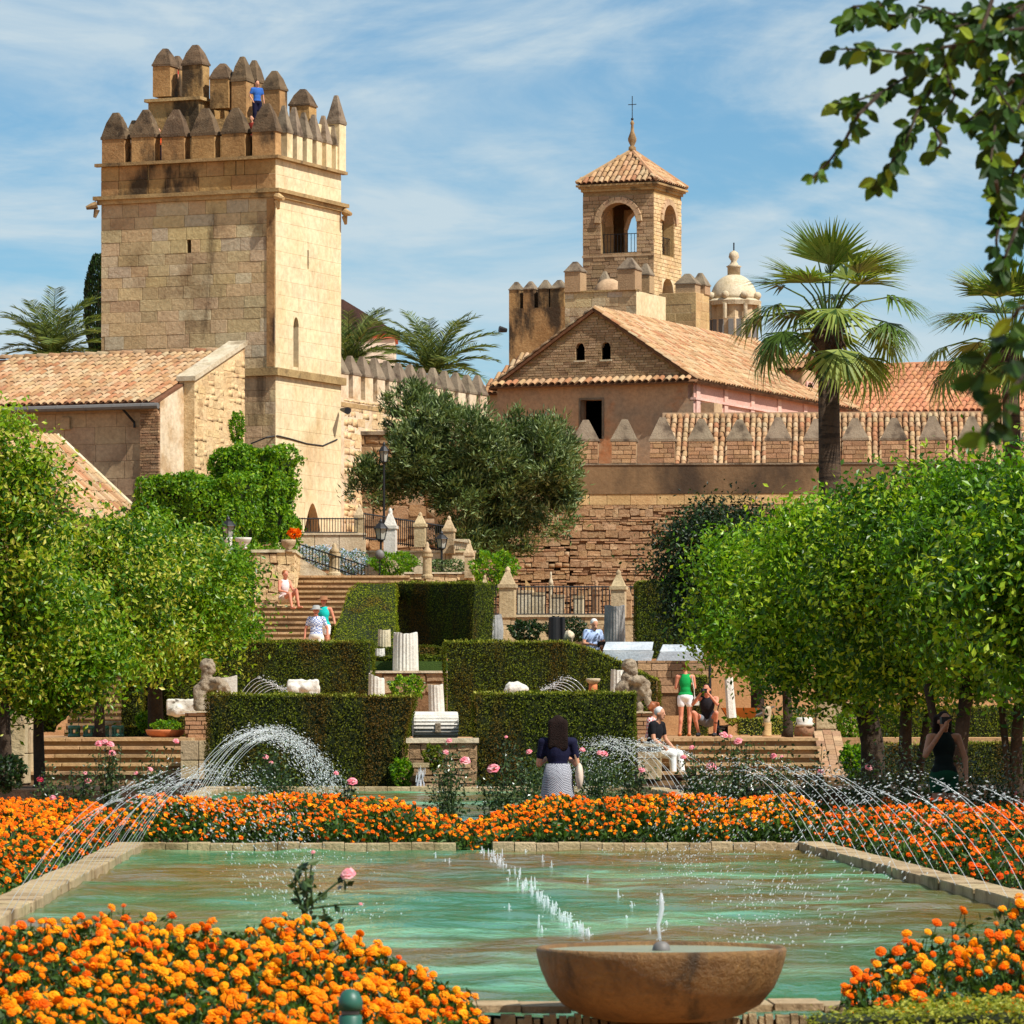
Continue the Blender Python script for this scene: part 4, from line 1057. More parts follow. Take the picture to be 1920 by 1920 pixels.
kerb('pool_kerb', 'kerb along the left side of the upper pool', -HW - 0.3, -HW, 6.3, 28.5, 0.0, 0.64, 16)
kerb('pool_kerb', 'kerb along the right side of the upper pool', HW, HW + 0.3, 6.3, 28.5, 0.0, 0.64, 16)
kerb('pool_kerb', 'kerb at the near end of the upper pool, left half hidden in marigolds', -HW - 0.3, -0.3, 6.0, 6.3, 0.0, 0.62, 10, 'u')
kerb('pool_kerb', 'kerb at the near end of the upper pool, right half hidden in marigolds', 0.34, HW + 0.3, 6.0, 6.3, 0.0, 0.62, 10, 'u')
# channel between the pools
MB().prism([pl(-0.16, 0.1, 0.2), pl(0.22, 0.1, 0.2), pl(0.32, 6.62, 0.553), pl(-0.28, 6.62, 0.553)], (0, 0, -0.3)).build('water_channel', M_['water'])
tag(bpy.data.objects['water_channel'], kind='structure')
struct('planting_bed', MB().prism([pl(-12, 0.3, 0.3), pl(-0.2, 0.3, 0.3), pl(-0.2, 6.0, 0.3), pl(-12, 6.0, 0.3)], (0, 0, -0.5)), M_['soil'])
struct('planting_bed', MB().prism([pl(0.26, 0.3, 0.3), pl(12, 0.3, 0.3), pl(12, 6.0, 0.3), pl(0.26, 6.0, 0.3)], (0, 0, -0.5)), M_['soil'])
struct('planting_bed', MB().prism([pl(-9, -29, 0.28), pl(-HW - 0.3, -29, 0.28), pl(-HW - 0.3, 0.3, 0.28), pl(-9, 0.3, 0.28)], (0, 0, -0.5)), M_['soil'])
struct('planting_bed', MB().prism([pl(HW + 0.3, -29, 0.28), pl(9, -29, 0.28), pl(9, 0.3, 0.28), pl(HW + 0.3, 0.3, 0.28)], (0, 0, -0.5)), M_['soil'])
struct('planting_bed', MB().bb(-20, 20, 79.2, 88, -0.3, 0.58), M_['soil'])

# ------------------------------------------------------------------ stone bowl fountain
bf = T('bowl_fountain', 'wide brown stone bowl fountain on a low foot at the near pool edge', 'fountain', (xx(1240, 20.5), 20.5, 0))
s = 20.5 / F; rz0 = zz(1778, 20.5)
prof = [(60, -136), (110, -134), (150, -124), (186, -104), (212, -72), (226, -40), (233, -14), (235, -2), (231, 3), (226, 2), (222, -6), (214, -12)]
n = 64
MB().lathe([(a * s, rz0 + b * s) for a, b in prof], n).build('bowl', M_['bowl'], bf, smooth=True)
MB().lathe([(221.5 * s, rz0 - 8 * s), (221.5 * s, rz0 - 4 * s)], n).build('water_surface', M_['bowlwater'], bf, smooth=False)
MB().lathe([(112 * s, 0), (112 * s, 0.1), (80 * s, 0.16), (72 * s, rz0 - 130 * s)], 32).build('foot', M_['bowl'], bf, smooth=True)
MB().lathe([(17 * s, -6 * s), (17 * s, -2 * s), (15 * s, 6 * s), (10 * s, 11 * s), (4 * s, 13 * s)], 16, (0, 0, rz0)).build('nozzle', M_['lead'], bf, smooth=True)
jp = [(0, 0, rz0 + 12 * s)]
mb = MB(); off = 0
pts = [(-2, 14), (-4, 30), (-6, 44), (-2, 58), (1, 74), (0, 92), (0, 104)]
mb.tube([(a * s, 0, rz0 + b * s) for a, b in pts], [c * s for c in (2.5, 3, 3.4, 4.2, 4.6, 4.2, 2.0)], 8)
for i in range(26): mb.ball((U(-9, 9) * s, U(-9, 9) * s, rz0 + U(16, 108) * s), U(0.8, 2.0) * s, 5, 3)
mb.build('water_jet', M_['spray'], bf, smooth=True)

# ------------------------------------------------------------------ steps
def stairs(name, label, x0, x1, Y0, zb, zt, n, tread, mat=None, rz=0.0, blocks=3):
    t = T(name, label, 'stairs', ((x0 + x1) / 2, Y0, 0), rz); w = x1 - x0; r = (zt - zb) / n
    for i in range(n):
        st = MB().bb(-w / 2, w / 2, i * tread + 0.03, n * tread + 0.6, zb - 0.3, zb + (i + 1) * r - 0.05).build('riser', M_['riser'], t)
        m = blocks; q = random.Random(i)
        cuts = sorted([0, 1] + [q.uniform(0.1, 0.9) for _ in range(m)])
        for a, b in zip(cuts[:-1], cuts[1:]):
            ob('step', stone_mesh(mat or M_['step']), None, t, mtx=TR(-w / 2 + w * (a + b) / 2, i * tread + tread / 2 + 0.03, zb + (i + 1) * r - 0.03 + q.uniform(-.003, .003)) @ Matrix.Diagonal((max(0.05, w * (b - a) - 0.01), tread + 0.1, 0.06, 1)))
    return t
stairs('garden_steps', 'broad shallow stone steps at left leading up to the stool terrace', xx(42, 85), xx(345, 85), 85.5, zz(1462, 85.5), TZ, 5, 0.5)
stairs('garden_steps', 'shallow stone steps at right below the girl in the green top', xx(1205, 86), xx(1545, 86), 85.5, zz(1462, 85.5), TZ, 5, 0.5)
stairs('grand_stairs', 'wide flight of stone stairs climbing towards the tower with tourists on it', xx(452, 131), xx(760, 131), 127.5, 2.97, zz(1080, 137), 19, 0.5, blocks=4)
stairs('side_stairs', 'dark shaded stair flight under the left orange trees', xx(120, 104), xx(232, 104), 104, TZ, zz(1228, 109), 13, 0.4, M_['riser'])
# piers beside the steps
def pier(name, label, x0, x1, y0, y1, Y, d, mat, ch=(0.2, 0.3), bl=(0.3, 0.6), cap=None, nm='stone', rz=0.0, mx=90, rough=0.0):
    t = T(name, label, 'wall', (xx(x0, Y), Y, 0), rz); w = (x1 - x0) * Y / F; za, zb = zz(y1, Y), zz(y0, Y)
    MB().bb(0.02, w - 0.02, 0.03, d, za - 0.5, zb - 0.01).build('core', M_['rubblemortar'], t)
    masonry(t, I4, w, za, zb, mat, ch, bl, 0.15, 0.015, (), 0.015, name=nm, maxind=mx, seed=int(x0 + y0), rough=rough)
    masonry(t, TR(w, 0) @ RX, d, za, zb, mat, ch, bl, 0.15, 0.015, (), 0.015, name=nm, maxind=mx, seed=int(x1 + y0), rough=rough)
    if cap: MB().bb(-0.04, w + 0.04, -0.05, d + 0.04, zb, zb + cap).build('coping', M_['palestone'], t)
    return t
pier('stone_pier', 'tan block pier at the far left end of the left steps', -60, 46, 1325, 1470, 84.5, 3, M_['stone'], (0.5, 0.55), (0.6, 1.0))
pier('stone_pier', 'pinkish block pier between the left steps and the front hedge', 338, 388, 1388, 1462, 84.8, 1.2, M_['stone'], (0.34, 0.36), (0.5, 0.6))
pier('stair_parapet', 'low tan parapet the man in black sits on', 1195, 1240, 1400, 1462, 85.2, 2.4, M_['stone'], (0.3, 0.4), (0.5, 0.7), 0.05)
t = T('brick_ramp_wall', 'sloping brick flank wall on the right of the right steps', 'wall', (xx(1538, 86), 85.4, 0))
L_ = 2.8; zA, zB_ = zz(1462, 86), TZ + 0.1
sv = Vector((0, L_, zB_ - zA)); sn = Vector((0, -(zB_ - zA), L_)).normalized()
MB().prism([(0, 0, zA - 0.4), (0, L_, zA - 0.4), (0, L_, zB_), (0, 0, zA)], (0.5, 0, 0)).build('core', M_['rubblemortar'], t)
for i in range(9):
    for j in range(3):
        p = Vector((0.09 + j * 0.165, 0, zA)) + sv * ((i + 0.5 + 0.3 * (j % 2)) / 9.4) + sn * 0.02
        ob('brick', stone_mesh(M_['redbrick']), None, t, mtx=Matrix.Translation(p) @ Matrix.Rotation(math.atan2(sv.z, sv.y), 4, 'X') @ Matrix.Diagonal((0.155, sv.length / 9.8, 0.09, 1)))
pier('garden_wall_end', 'rough rendered wall end right of the right steps half covered by ivy', 1530, 1612, 1316, 1392, 91, 0.6, M_['stone'], (0.22, 0.3), (0.4, 0.8))
pier('cascade_wall', 'low stone wall with a small waterfall between the two front hedges', 766, 892, 1393, 1482, 80.5, 2.0, M_['rubble'], (0.1, 0.16), (0.2, 0.5), 0.08, rough=0.08)
wf_ = T('small_waterfall', 'short white waterfall spilling into the upper pool between the hedges', 'waterfall', (xx(789, 79.2), 79.2, 0))
mb = MB()
for i in range(46):
    x = U(-0.075, 0.075); z = U(0.62, 1.0); mb.tube([(x, U(-.03, .03), z), (x * 1.15, U(-.05, .02), z - U(0.08, 0.2))], [U(0.004, 0.009), 0.003], 5)
mb.build('falling_water', M_['spray'], wf_)
MB().bb(-0.13, 0.13, -0.02, 1.2, 0.95, 1.02).build('spout_stone', M_['kerb'], wf_)
# upper retaining walls
pier('planter_wall', 'low stone planter wall beneath the big white column', 692, 840, 1262, 1300, 104, 1.5, M_['rubble'], (0.16, 0.24), (0.3, 0.6), 0.05, rough=0.08)
pier('retaining_wall', 'reddish brick retaining wall under the marble sarcophagi', 1195, 1330, 1238, 1300, 109, 1.5, M_['redbrick'], (0.14, 0.2), (0.3, 0.45), nm='brick', mx=70)
MB().bb(xx(690, 105.5), xx(880, 105.5), 105.5, 119.5, 0, zz(1240, 105.5)).bb(xx(880, 105.5), xx(1180, 105.5), 105.5, 114.5, 0, 2.44).bb(xx(880, 105.5), xx(1180, 105.5), 114.5, 119.6, 0, 3.4).build('upper_lawn', M_['grass'])
tag(bpy.data.objects['upper_lawn'], kind='structure')
fw = pier('fence_wall', 'grey rendered wall below the iron railing', 882, 1200, 1157, 1215, 124, 0.6, M_['stone'], (0.5, 0.6), (1.2, 2.0), 0.06)
pier('stair_wall', 'pale rubble retaining wall left of the grand stairs below the urn', 450, 552, 1036, 1160, 134, 6, M_['rubblelight'], (0.16, 0.3), (0.2, 0.45), 0.08, mx=150, rough=0.1)
pier('upper_parapet', 'stone parapet wall below the railing at the tower door', 514, 684, 1003, 1062, 143, 0.6, M_['palestone'], (0.35, 0.5), (0.7, 1.2), 0.06)
pier('balustrade_wall', 'pale stone retaining wall under the row of pillars by the olive', 684, 890, 1036, 1105, 141, 0.6, M_['palestone'], (0.3, 0.45), (0.5, 1.0), 0.06)
pier('flower_wall', 'low rubble wall topped by small shrubs above the grand stairs', 760, 888, 1076, 1110, 138, 0.6, M_['rubblelight'], (0.12, 0.2), (0.2, 0.45), 0.05, rough=0.08)
sw = T('stair_stringer', 'slanting pale stone stringer above the left end of the grand stairs', 'wall', (0, 0, 0))
MB().prism([at(552, 1045, 137.6), at(560, 1045, 137.6), at(618, 1078, 137.6), at(618, 1088, 137.6), at(552, 1088, 137.6)], (0, 0.4, 0)).build('slab', M_['palestone'], sw)
ys = T('yellow_ramp', 'slanting ochre stair ramp behind the iron railing', 'wall', (0, 0, 0))
MB().prism([at(985, 1086, 130), at(1012, 1118, 130), at(1012, 1150, 130), at(985, 1150, 130)], (0, 0.5, 0)).build('slab', M_['yellowstone'], ys)

# pillars with pointed finials
def pillar(px, ytop, ybot, Y, w, mat, label, round_=False, group=None):
    t = T('stone_pillar', label, 'pillar', (xx(px, Y), Y, zz(ybot, Y)), rad(-8), group); h = (ybot - ytop) * Y / F; w = w * Y / F
    hb = h * 0.58
    if round_:
        MB().lathe([(w * .62, 0), (w * .62, 0.08), (w * .5, 0.12), (w * .46, hb), (w * .6, hb + .02), (w * .6, hb + .1)], 14).build('shaft', mat, t, smooth=False)
        MB().lathe([(w * .5, hb + .1), (w * .45, hb + .2), (w * .18, h * .86), (w * .22, h * .92), (0.02, h)], 12).build('finial', mat, t, smooth=True)
    else:
        MB().bb(-w * .5, w * .5, -w * .5, w * .5, 0, hb).build('shaft', mat, t)
        MB().bb(-w * .6, w * .6, -w * .6, w * .6, hb, hb + 0.09).box((0, 0, hb + 0.09 + (h * .24) / 2), (w, w, h * .24), 0, .5, (.3, .3)).build('cap', mat, t)
        MB().lathe([(w * .16, hb + .09 + h * .23), (w * .12, h * .86), (w * .2, h * .91), (w * .16, h * .96), (0.01, h)], 10).build('finial', mat, t, smooth=True)
    return t
for a in ((674, 945, 1008, 143.5, 16, M_['stone'], 'dark weathered pillar at the railing corner by the tower'), (732, 952, 1046, 140.6, 22, M_['marble'], 'whitest tall pillar with pointed finial below the olive'),
          (788, 960, 1026, 140.8, 20, M_['stone'], 'weathered pillar with pointed finial in the middle of the balustrade'), (842, 967, 1038, 140.8, 20, M_['stone'], 'weathered pillar nearest the olive trunk on the balustrade'),
          (880, 1012, 1084, 138, 16, M_['stone'], 'slim pillar at the right end of the flower wall'), (909, 1078, 1158, 123.6, 16, M_['stone'], 'thin pillar at the left end of the iron railing'),
          (952, 1062, 1158, 123.4, 28, M_['stone'], 'stout square pillar with pyramid cap in the iron railing'), (1160, 1068, 1158, 123.2, 26, M_['stone'], 'stout pillar near the right end of the iron railing'),
          (1178, 1100, 1158, 123.6, 12, M_['redbrick'], 'thin brick pillar beside the dark hedge')):
    pillar(*a)
for a in ((801, 1016, 1085, 137.2, 18, M_['stone'], 'round column with conical finial on the flower wall'), (627, 1018, 1080, 138, 20, M_['stone'], 'short round topped post among blue flowers'), (1033, 1072, 1150, 128, 9, M_['palestone'], 'slender white pole pillar behind the railing'),
          (1118, 1088, 1156, 127, 17, M_['redbrick'], 'reddish flat topped pillar behind the railing')):
    pillar(*a, round_=True)
for px, w, y0 in ((985, 26, 1112), (1010, 22, 1116), (1046, 22, 1120), (1085, 18, 1122)):
    t = T('stone_block', {985: 'pale square stone pedestal close behind the railing, beside the ochre ramp', 1010: 'low grey pedestal between the ochre ramp and the slender white pole', 1046: 'square pedestal right of the slender white pole behind the railing', 1085: 'narrow pedestal left of the reddish pillar behind the railing'}[px], 'pedestal', (xx(px, 126), 126, zz(1160, 126)), rad(-8))
    h = (1160 - y0) * 126 / F; w = w * 126 / F
    MB().bb(-w / 2, w / 2, -w / 2, w / 2, 0, h).build('die', M_['palestone'], t); MB().bb(-w * .56, w * .56, -w * .56, w * .56, h, h + .07).build('cap', M_['stone'], t)
# railings
def railing(name, label, P0, P1, h, n, bar=0.012):
    t = T(name, label, 'railing', (0, 0, 0)); P0, P1 = Vector(P0), Vector(P1)
    me = MB().tube([(0, 0, 0), (0, 0, 1)], bar, 5).mesh('bar'); me.materials.append(M_['iron'])
    for i in range(n + 1):
        p = P0.lerp(P1, i / n); ob('bar', me, None, t, loc=p, scale=(1, 1, h))
    for z in (0.06, h - 0.03):
        MB().tube([P0 + Vector((0, 0, z)), P1 + Vector((0, 0, z))], 0.02, 5).build('rail', M_['iron'], t)
    return t
railing('iron_railing', 'tall black iron bar railing on the grey wall in the middle', at(890, 1156, 124.2), at(1196, 1156, 124.2), 0.80, 46, 0.016)
railing('iron_railing', 'thin iron railing in front of the tower door', at(515, 1002, 143.2), at(670, 1002, 143.2), 0.5, 30)
railing('iron_railing', 'dark mesh-like railing between the pillars below the olive', at(682, 1012, 141.2), at(835, 1036, 141.2), 0.8, 40, 0.014)
railing('iron_railing', 'slanting iron railing in front of the blue flowers', at(556, 1046, 138.2), at(690, 1090, 136.8), 0.45, 22)
bl_ = T('stone_balustrade', 'short carved stone balustrade at the foot of the olive', 'balustrade', (0, 0, 0))
for i in range(8):
    p = at(853 + i * 3.6, 1030, 140.4); MB().lathe([(.03, 0), (.045, .1), (.025, .22), (.03, .3)], 8, p).build('baluster', M_['palestone'], bl_)
MB().prism([at(850, 1010, 140.3), at(880, 1014, 140.3), at(880, 1018, 140.3), at(850, 1014, 140.3)], (0, .25, 0)).build('handrail', M_['palestone'], bl_)

# ------------------------------------------------------------------ clipped hedges
LEAFQ = np.array([(0, -0.5, 0), (0.5, 0, 0.12), (0, 0.5, 0), (-0.5, 0, 0.12)]); LEAFF = np.array([(0, 1, 2), (0, 2, 3)])
def leaf_mats(P, N_, L, Wd, spread=0.8, droop=0.0, face=0.0):
    n = len(P)
    if face:
        c = unit(unit(N_) * face + NR.normal(0, spread, (n, 3))); a = unit(np.cross(c, NR.normal(0, 1, (n, 3)) + np.array([0, 0, 0.01]))); a[:, 2] -= droop; a = unit(a); b = unit(np.cross(a, c)); c = np.cross(b, a)
    else:
        a = unit(N_ + NR.normal(0, spread, (n, 3)) + np.array([0, 0, -droop])); b = unit(np.cross(a, NR.normal(0, 1, (n, 3)))); c = np.cross(b, a)
    s = NR.uniform(0.7, 1.3, n); M = np.zeros((n, 4, 4)); M[:, 3, 3] = 1
    M[:, :3, 0] = b * (Wd * s)[:, None]; M[:, :3, 1] = a * (L * s)[:, None]; M[:, :3, 2] = c * (Wd * s)[:, None]; M[:, :3, 3] = P
    return M
def leaves(name, P, N_, L, Wd, mat, parent, spread=0.8, rnd=None, droop=0.0, kind=None, face=0.0):
    o = ob(name, scatter(name, LEAFQ, LEAFF, leaf_mats(np.asarray(P), np.asarray(N_), L, Wd, spread, droop, face), rnd), mat, parent)
    if kind: o['kind'] = kind
    return o
def face_pts(poly, dens):
    """random points on a planar convex polygon + normal"""
    P = [np.array(p, dtype=float) for p in poly]; out = []
    nrm = None
    for i in range(1, len(P) - 1):
        e1, e2 = P[i] - P[0], P[i + 1] - P[0]; cr = np.cross(e1, e2); A = np.linalg.norm(cr) / 2
        if A < 1e-6: continue
        nrm = cr / (2 * A); k = max(1, int(A * dens)); a, b = NR.rand(k), NR.rand(k); m = a + b > 1; a[m] = 1 - a[m]; b[m] = 1 - b[m]
        out.append(P[0] + a[:, None] * e1 + b[:, None] * e2)
    return np.concatenate(out), nrm
def hedge(label, front, depth, dens=1500, L=0.04, mat=None, name='clipped_hedge', off=None, cat='hedge', core=None, wob_=1.0):
    """front: polygon (counter-clockwise seen from camera) of world points; extruded by depth backwards"""
    t = T(name, label, cat, tuple(sum((Vector(p) for p in front), Vector()) / len(front)) * 1)
    o = Vector(t.location); off = Vector(off) if off else Vector((0, depth, 0))
    f = [Vector(p) - o for p in front]; n = len(f); bk = [p + off for p in f]
    ctr = sum(f, Vector()) / n + off / 2
    k_ = 0.03 if wob_ == 1 else 0.13
    shr = [p + (ctr - p) * k_ for p in f]
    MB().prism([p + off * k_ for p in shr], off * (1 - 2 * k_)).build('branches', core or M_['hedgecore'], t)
    Ps, Ns = [], []
    faces = [f] + [[f[i], f[(i + 1) % n], bk[(i + 1) % n], bk[i]] for i in range(n)]
    for fc in faces:
        p, nn = face_pts(fc, dens)
        mid = np.mean([np.array(q) for q in fc], 0) - np.array(ctr)
        if np.dot(nn, mid) < 0: nn = -nn
        if nn[2] < -0.7: continue
        wob = 0.02 * np.sin(p[:, :1] * 3.1 + p[:, 1:2] * 2.3) + 0.015 * np.sin(p[:, 2:3] * 4.7 + p[:, :1] * 5.3)
        if wob_ > 1: wob = wob_ * (0.03 * np.sin(p[:, :1] * 4.1 + p[:, 2:3] * 2.3) + 0.03 * np.sin(p[:, 2:3] * 5.7 + p[:, :1] * 2.3) + 0.025 * np.sin(p[:, :1] * 9.0 + p[:, 1:2] * 6) + NR.normal(0, 0.012, (len(p), 1)))
        Ps.append(p + nn * (NR.normal(0, 0.018, (len(p), 1)) + wob)); Ns.append(np.repeat(nn[None], len(p), 0))
    P, N_ = np.concatenate(Ps), np.concatenate(Ns)
    leaves('foliage', P, N_, L, L * 0.5, mat or M_['hedge'], t, 0.45 if wob_ == 1 else 0.8, face=1.0)
    if L < 0.045 and mat is None:
        Q = []
        zt = max(p.z for p in f)
        for i in range(n):
            a, b = f[i], f[(i + 1) % n]
            if min(a.z, b.z) < zt - 1.3 or abs((b - a).x) < 0.2: continue
            k = int((b - a).length * 150); tt = NR.rand(k)[:, None]
            Q.append(np.array(a[:]) * (1 - tt) + np.array(b[:]) * tt + np.array(off[:]) * (NR.rand(k)[:, None] ** 2) + np.array([0, 0, 1]) * np.abs(NR.normal(0, 0.022, (k, 1))))
        if Q: leaves('sunlit_rim', np.concatenate(Q), np.array([[0, 0, 1.0]]).repeat(sum(len(q) for q in Q), 0), 0.06, 0.022, M_['yellowleaf'], t, 0.5)  # yellow leaves paint the sunlit rim along the hedge top
    return t
def poly(pts, Y): return [at(a, b, Y) for a, b in pts]
def polyd(pts): return [at(a, b, Y) for a, b, Y in pts]
hedge('front clipped hedge at left, behind the arching fountain spray', poly([(388, 1484), (742, 1484), (776, 1306), (388, 1302)], 82.5), 1.3)
hedge('front clipped hedge at right, behind the woman in navy', poly([(890, 1484), (1188, 1484), (1194, 1299), (888, 1301)], 82.5), 1.3)
hedge('second row clipped hedge at left, behind the left statue', poly([(316, 1395), (694, 1395), (697, 1203), (316, 1203)], 98), 1.3)
hedge('dark hedge block under the left trees beside the side stairs', poly([(228, 1395), (312, 1395), (318, 1205), (228, 1205)], 99), 1.6)
hedge('second row hedge with a top sloping down to the right, below the marble sarcophagi', poly([(832, 1395), (1236, 1395), (1236, 1276), (1170, 1245), (1110, 1218), (1060, 1204), (832, 1203)], 98), 1.2)
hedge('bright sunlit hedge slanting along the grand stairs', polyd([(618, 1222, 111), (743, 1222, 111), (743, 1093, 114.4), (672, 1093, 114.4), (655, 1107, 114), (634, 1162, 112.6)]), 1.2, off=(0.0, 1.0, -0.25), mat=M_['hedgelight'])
hedge('dark upright hedge left of the iron railing', polyd([(741, 1225, 115.2), (884, 1225, 112.5), (890, 1093, 112.5), (741, 1093, 115.2)]), 1.2, off=(0.5, 1.2, 0))
hedge('low dark hedge stub beside the man in the checked shirt', poly([(618, 1216), (662, 1216), (662, 1175), (622, 1175)], 113), 0.8, name='hedge_stub')
hedge('big dark hedge right of the grey stone column', poly([(1195, 1235), (1320, 1235), (1320, 1090), (1195, 1090)], 119), 2.0)
hedge('narrow hedge end behind the girl in the green top', poly([(1286, 1380), (1326, 1380), (1326, 1268), (1286, 1268)], 106.5), 1.0)
hedge('low green hedge strip behind the big white column', poly([(694, 1262), (836, 1262), (836, 1231), (694, 1231)], 105.9), 0.9, L=0.06)
hedge('second low hedge strip below the dark upright hedge', poly([(694, 1232), (840, 1232), (840, 1214), (694, 1214)], 109), 0.9, L=0.06)
hedge('small square hedge beside the stone table', poly([(228, 1362), (262, 1362), (264, 1275), (228, 1275)], 97), 0.7, name='hedge_stub')
hedge('dark clipped hedge in the shade behind the right tree trunks', poly([(1650, 1420), (1960, 1420), (1960, 1325), (1650, 1330)], 94), 0.8)
hedge('low dark ground hedge at the foot of the right tree trunks', poly([(1608, 1500), (1990, 1500), (1990, 1392), (1608, 1398)], 87.2), 0.6)
hedge('low golden hedge along the bottom right corner', [at(1505, 1990, 17.6), at(1990, 1990, 17.6), at(1990, 1912, 17.6), at(1640, 1912, 17.6), at(1530, 1918, 17.6)], 0.5, dens=7000, L=0.022, mat=M_['yellowleaf'], name='low_hedge')
hedge('low golden green hedge behind the round column base', poly([(1385, 1378), (1500, 1378), (1500, 1345), (1385, 1348)], 106), 0.6, mat=M_['yellowleaf'], name='low_hedge')
cone = T('topiary_bush', 'dark goblet shaped clipped bush at the top of the left steps', 'bush', at(92, 1372, 93))
prf = [(0.10, 0), (0.14, 0.12), (0.34, 0.3), (0.39, 0.55), (0.38, 0.9)]
MB().lathe([(a * 0.93, b) for a, b in prf], 16).build('branches', M_['hedgecore'], cone)
k = 4200; tt = NR.rand(k); aa = NR.rand(k) * 2 * math.pi; zz_ = np.interp(tt, [0, 1], [0, 0.9]); rr_ = np.interp(zz_, [p[1] for p in prf], [p[0] for p in prf])
P = np.stack([rr_ * np.cos(aa), rr_ * np.sin(aa), zz_], 1); leaves('foliage', P, np.stack([np.cos(aa), np.sin(aa), aa * 0 + .3], 1), 0.05, 0.022, M_['hedge'], cone)
# ------------------------------------------------------------------ trees
def crown_leaves(blobs, nclump, per, L, Wd, clump_r, spread=0.9, droop=0.25, inner=0.25, flat_bottom=None):
    """blobs (cx,cy,cz,rx,ry,rz); leaves gathered in clumps on the shells of the lobes"""
    B = np.array(blobs, dtype=float); area = (B[:, 3] * B[:, 5]) ** 1.0; pr = area / area.sum()
    Ps, Ns, Rn = [], [], []
    idx = NR.choice(len(B), nclump, p=pr)
    d = unit(NR.normal(0, 1, (nclump, 3)))
    d[:, 1] = np.where((d[:, 1] > 0.3) & (NR.rand(nclump) < 0.6), -d[:, 1], d[:, 1])
    sh = np.where(NR.rand(nclump) < inner, NR.uniform(0.35, 0.8, nclump), NR.uniform(0.78, 1.26, nclump))
    c = B[idx, :3] + d * B[idx, 3:] * sh[:, None]
    keep = np.ones(nclump, bool)
    if flat_bottom is not None: keep &= c[:, 2] > flat_bottom + NR.uniform(-0.25, 0.15, nclump)
    # drop clumps buried in another lobe
    for k in range(len(B)):
        q = (((c - B[k, :3]) / B[k, 3:]) ** 2).sum(1); keep &= ~((q < 0.45) & (NR.rand(nclump) < 0.8))
    c, d = c[keep], d[keep]; n = len(c)
    cr = NR.rand(n); size = clump_r * NR.uniform(0.6, 1.4, n)
    P = np.repeat(c, per, 0) + NR.normal(0, 1, (n * per, 3)) * np.repeat(size, per)[:, None] * np.array([1, 1, 0.75]) * 0.6
    Nn = unit(P - np.repeat(c - d * size[:, None] * 0.8, per, 0))
    rn = np.clip(np.repeat(cr ** 1.3, per) * 0.6 + NR.rand(n * per) * 0.4, 0, 0.999)
    return P, Nn, rn
def tree(name, label, base, trunk_pts, radii, blobs, mat, nclump=420, per=70, L=0.11, Wd=0.05, clump_r=0.26, flat=None, group=None, spread=0.95, bark=None, limbs=5, droop=0.25, cat='tree', inner=0.25, face=0.9):
    t = T(name, label, cat, base, 0, group); o = Vector(base)
    tp = [Vector(p) - o for p in trunk_pts]
    mb = MB().tube(tp, radii, 9)
    top = tp[-1]
    for b in blobs[:limbs]:
        e = Vector(b[:3]) - o; m = top.lerp(e, 0.5) + Vector((U(-.1, .1), U(-.1, .1), U(-.05, .15)))
        mb.tube([top - Vector((0, 0, 0.1)), m, e], [radii[-1] * 0.75, radii[-1] * 0.45, 0.02], 6)
    mb.build('trunk', bark or M_['trunk'], t, smooth=True)
    P, Nn, rn = crown_leaves([(b[0] - o.x, b[1] - o.y, b[2] - o.z, *b[3:]) for b in blobs], nclump, per, L, Wd, clump_r, flat_bottom=None if flat is None else flat - o.z, inner=inner)
    leaves('crown', P, Nn + np.array([0.05, -0.05, 0.3]), L, Wd, mat, t, spread, rn, droop, kind='stuff', face=face)
    return t
def lobes(px, py, rx, ry, Y, n=9, seed=1, jag=0.42):
    q = random.Random(seed); s = Y / F; c = at(px, py, Y); out = []
    RX_, RZ_2 = rx * s * .88, ry * s * .88
    out.append((c.x, c.y, c.z, RX_ * 0.72, RX_ * 0.62, RZ_2 * 0.74))
    for i in range(n):
        a = 2 * math.pi * i / n + q.uniform(-.25, .25); el = q.uniform(-0.6, 1.0)
        f = jag * q.uniform(0.85, 1.2)
        x = math.cos(a) * (1 - f * 0.9); z = math.sin(a) * (1 - f * 0.9)
        out.append((c.x + x * RX_, c.y + q.uniform(-.75, .3) * RX_ * 0.6, c.z + z * RZ_2, f * RX_ * 1.05, f * RX_, f * RZ_2 * 1.05))
    return out
def citrus(label, px, py, rx, ry, Y, tpx, tw, mat, ybot, gz=0.3, seed=1, nclump=420, per=70, fork=None, L=0.108):
    s = Y / F; gx = xx(tpx, Y); b = (gx, Y, gz); c = at(px, py, Y)
    top = Vector((gx + (c.x - gx) * 0.3, Y, zz(ybot - 40, Y)))
    pts = [b, (gx + 0.02, Y, gz + 0.15), (gx * 0.97 + top.x * 0.03, Y, (gz + top.z) / 2), top]
    r = tw * s / 2
    t = tree('orange_tree', label, b, pts, [r * 1.35, r * 1.05, r * 0.95, r * 0.8], lobes(px, py, rx, ry, Y, 12, seed), mat, int(nclump * .50), int(per * 2.1), L, L * 0.5, 0.44, zz(ybot, Y), 'clipped orange trees beside the pools')
    if fork:
        MB().tube([(0.02, 0, 0.15), (fork * 0.5, 0, 0.6), (fork, 0.1, top.z - gz)], [r * 0.8, r * 0.6, r * 0.5], 8).build('stem', M_['trunk'], t, smooth=True)
    return t
CG, CY = M_['citrus'], M_['citrusyellow']
citrus('dark shaded orange tree behind, left of the palm trunk', 1375, 1095, 160, 145, 112, 1420, 26, M_['darktree'], 1235, TZ, 1, 760, 80)  # shade on this tree is put into its darker leaf colour
citrus('smaller bright orange tree next to the lamp post at right', 1420, 1140, 130, 155, 92, 1476, 18, CG, 1268, TZ, 2, 420, 75)
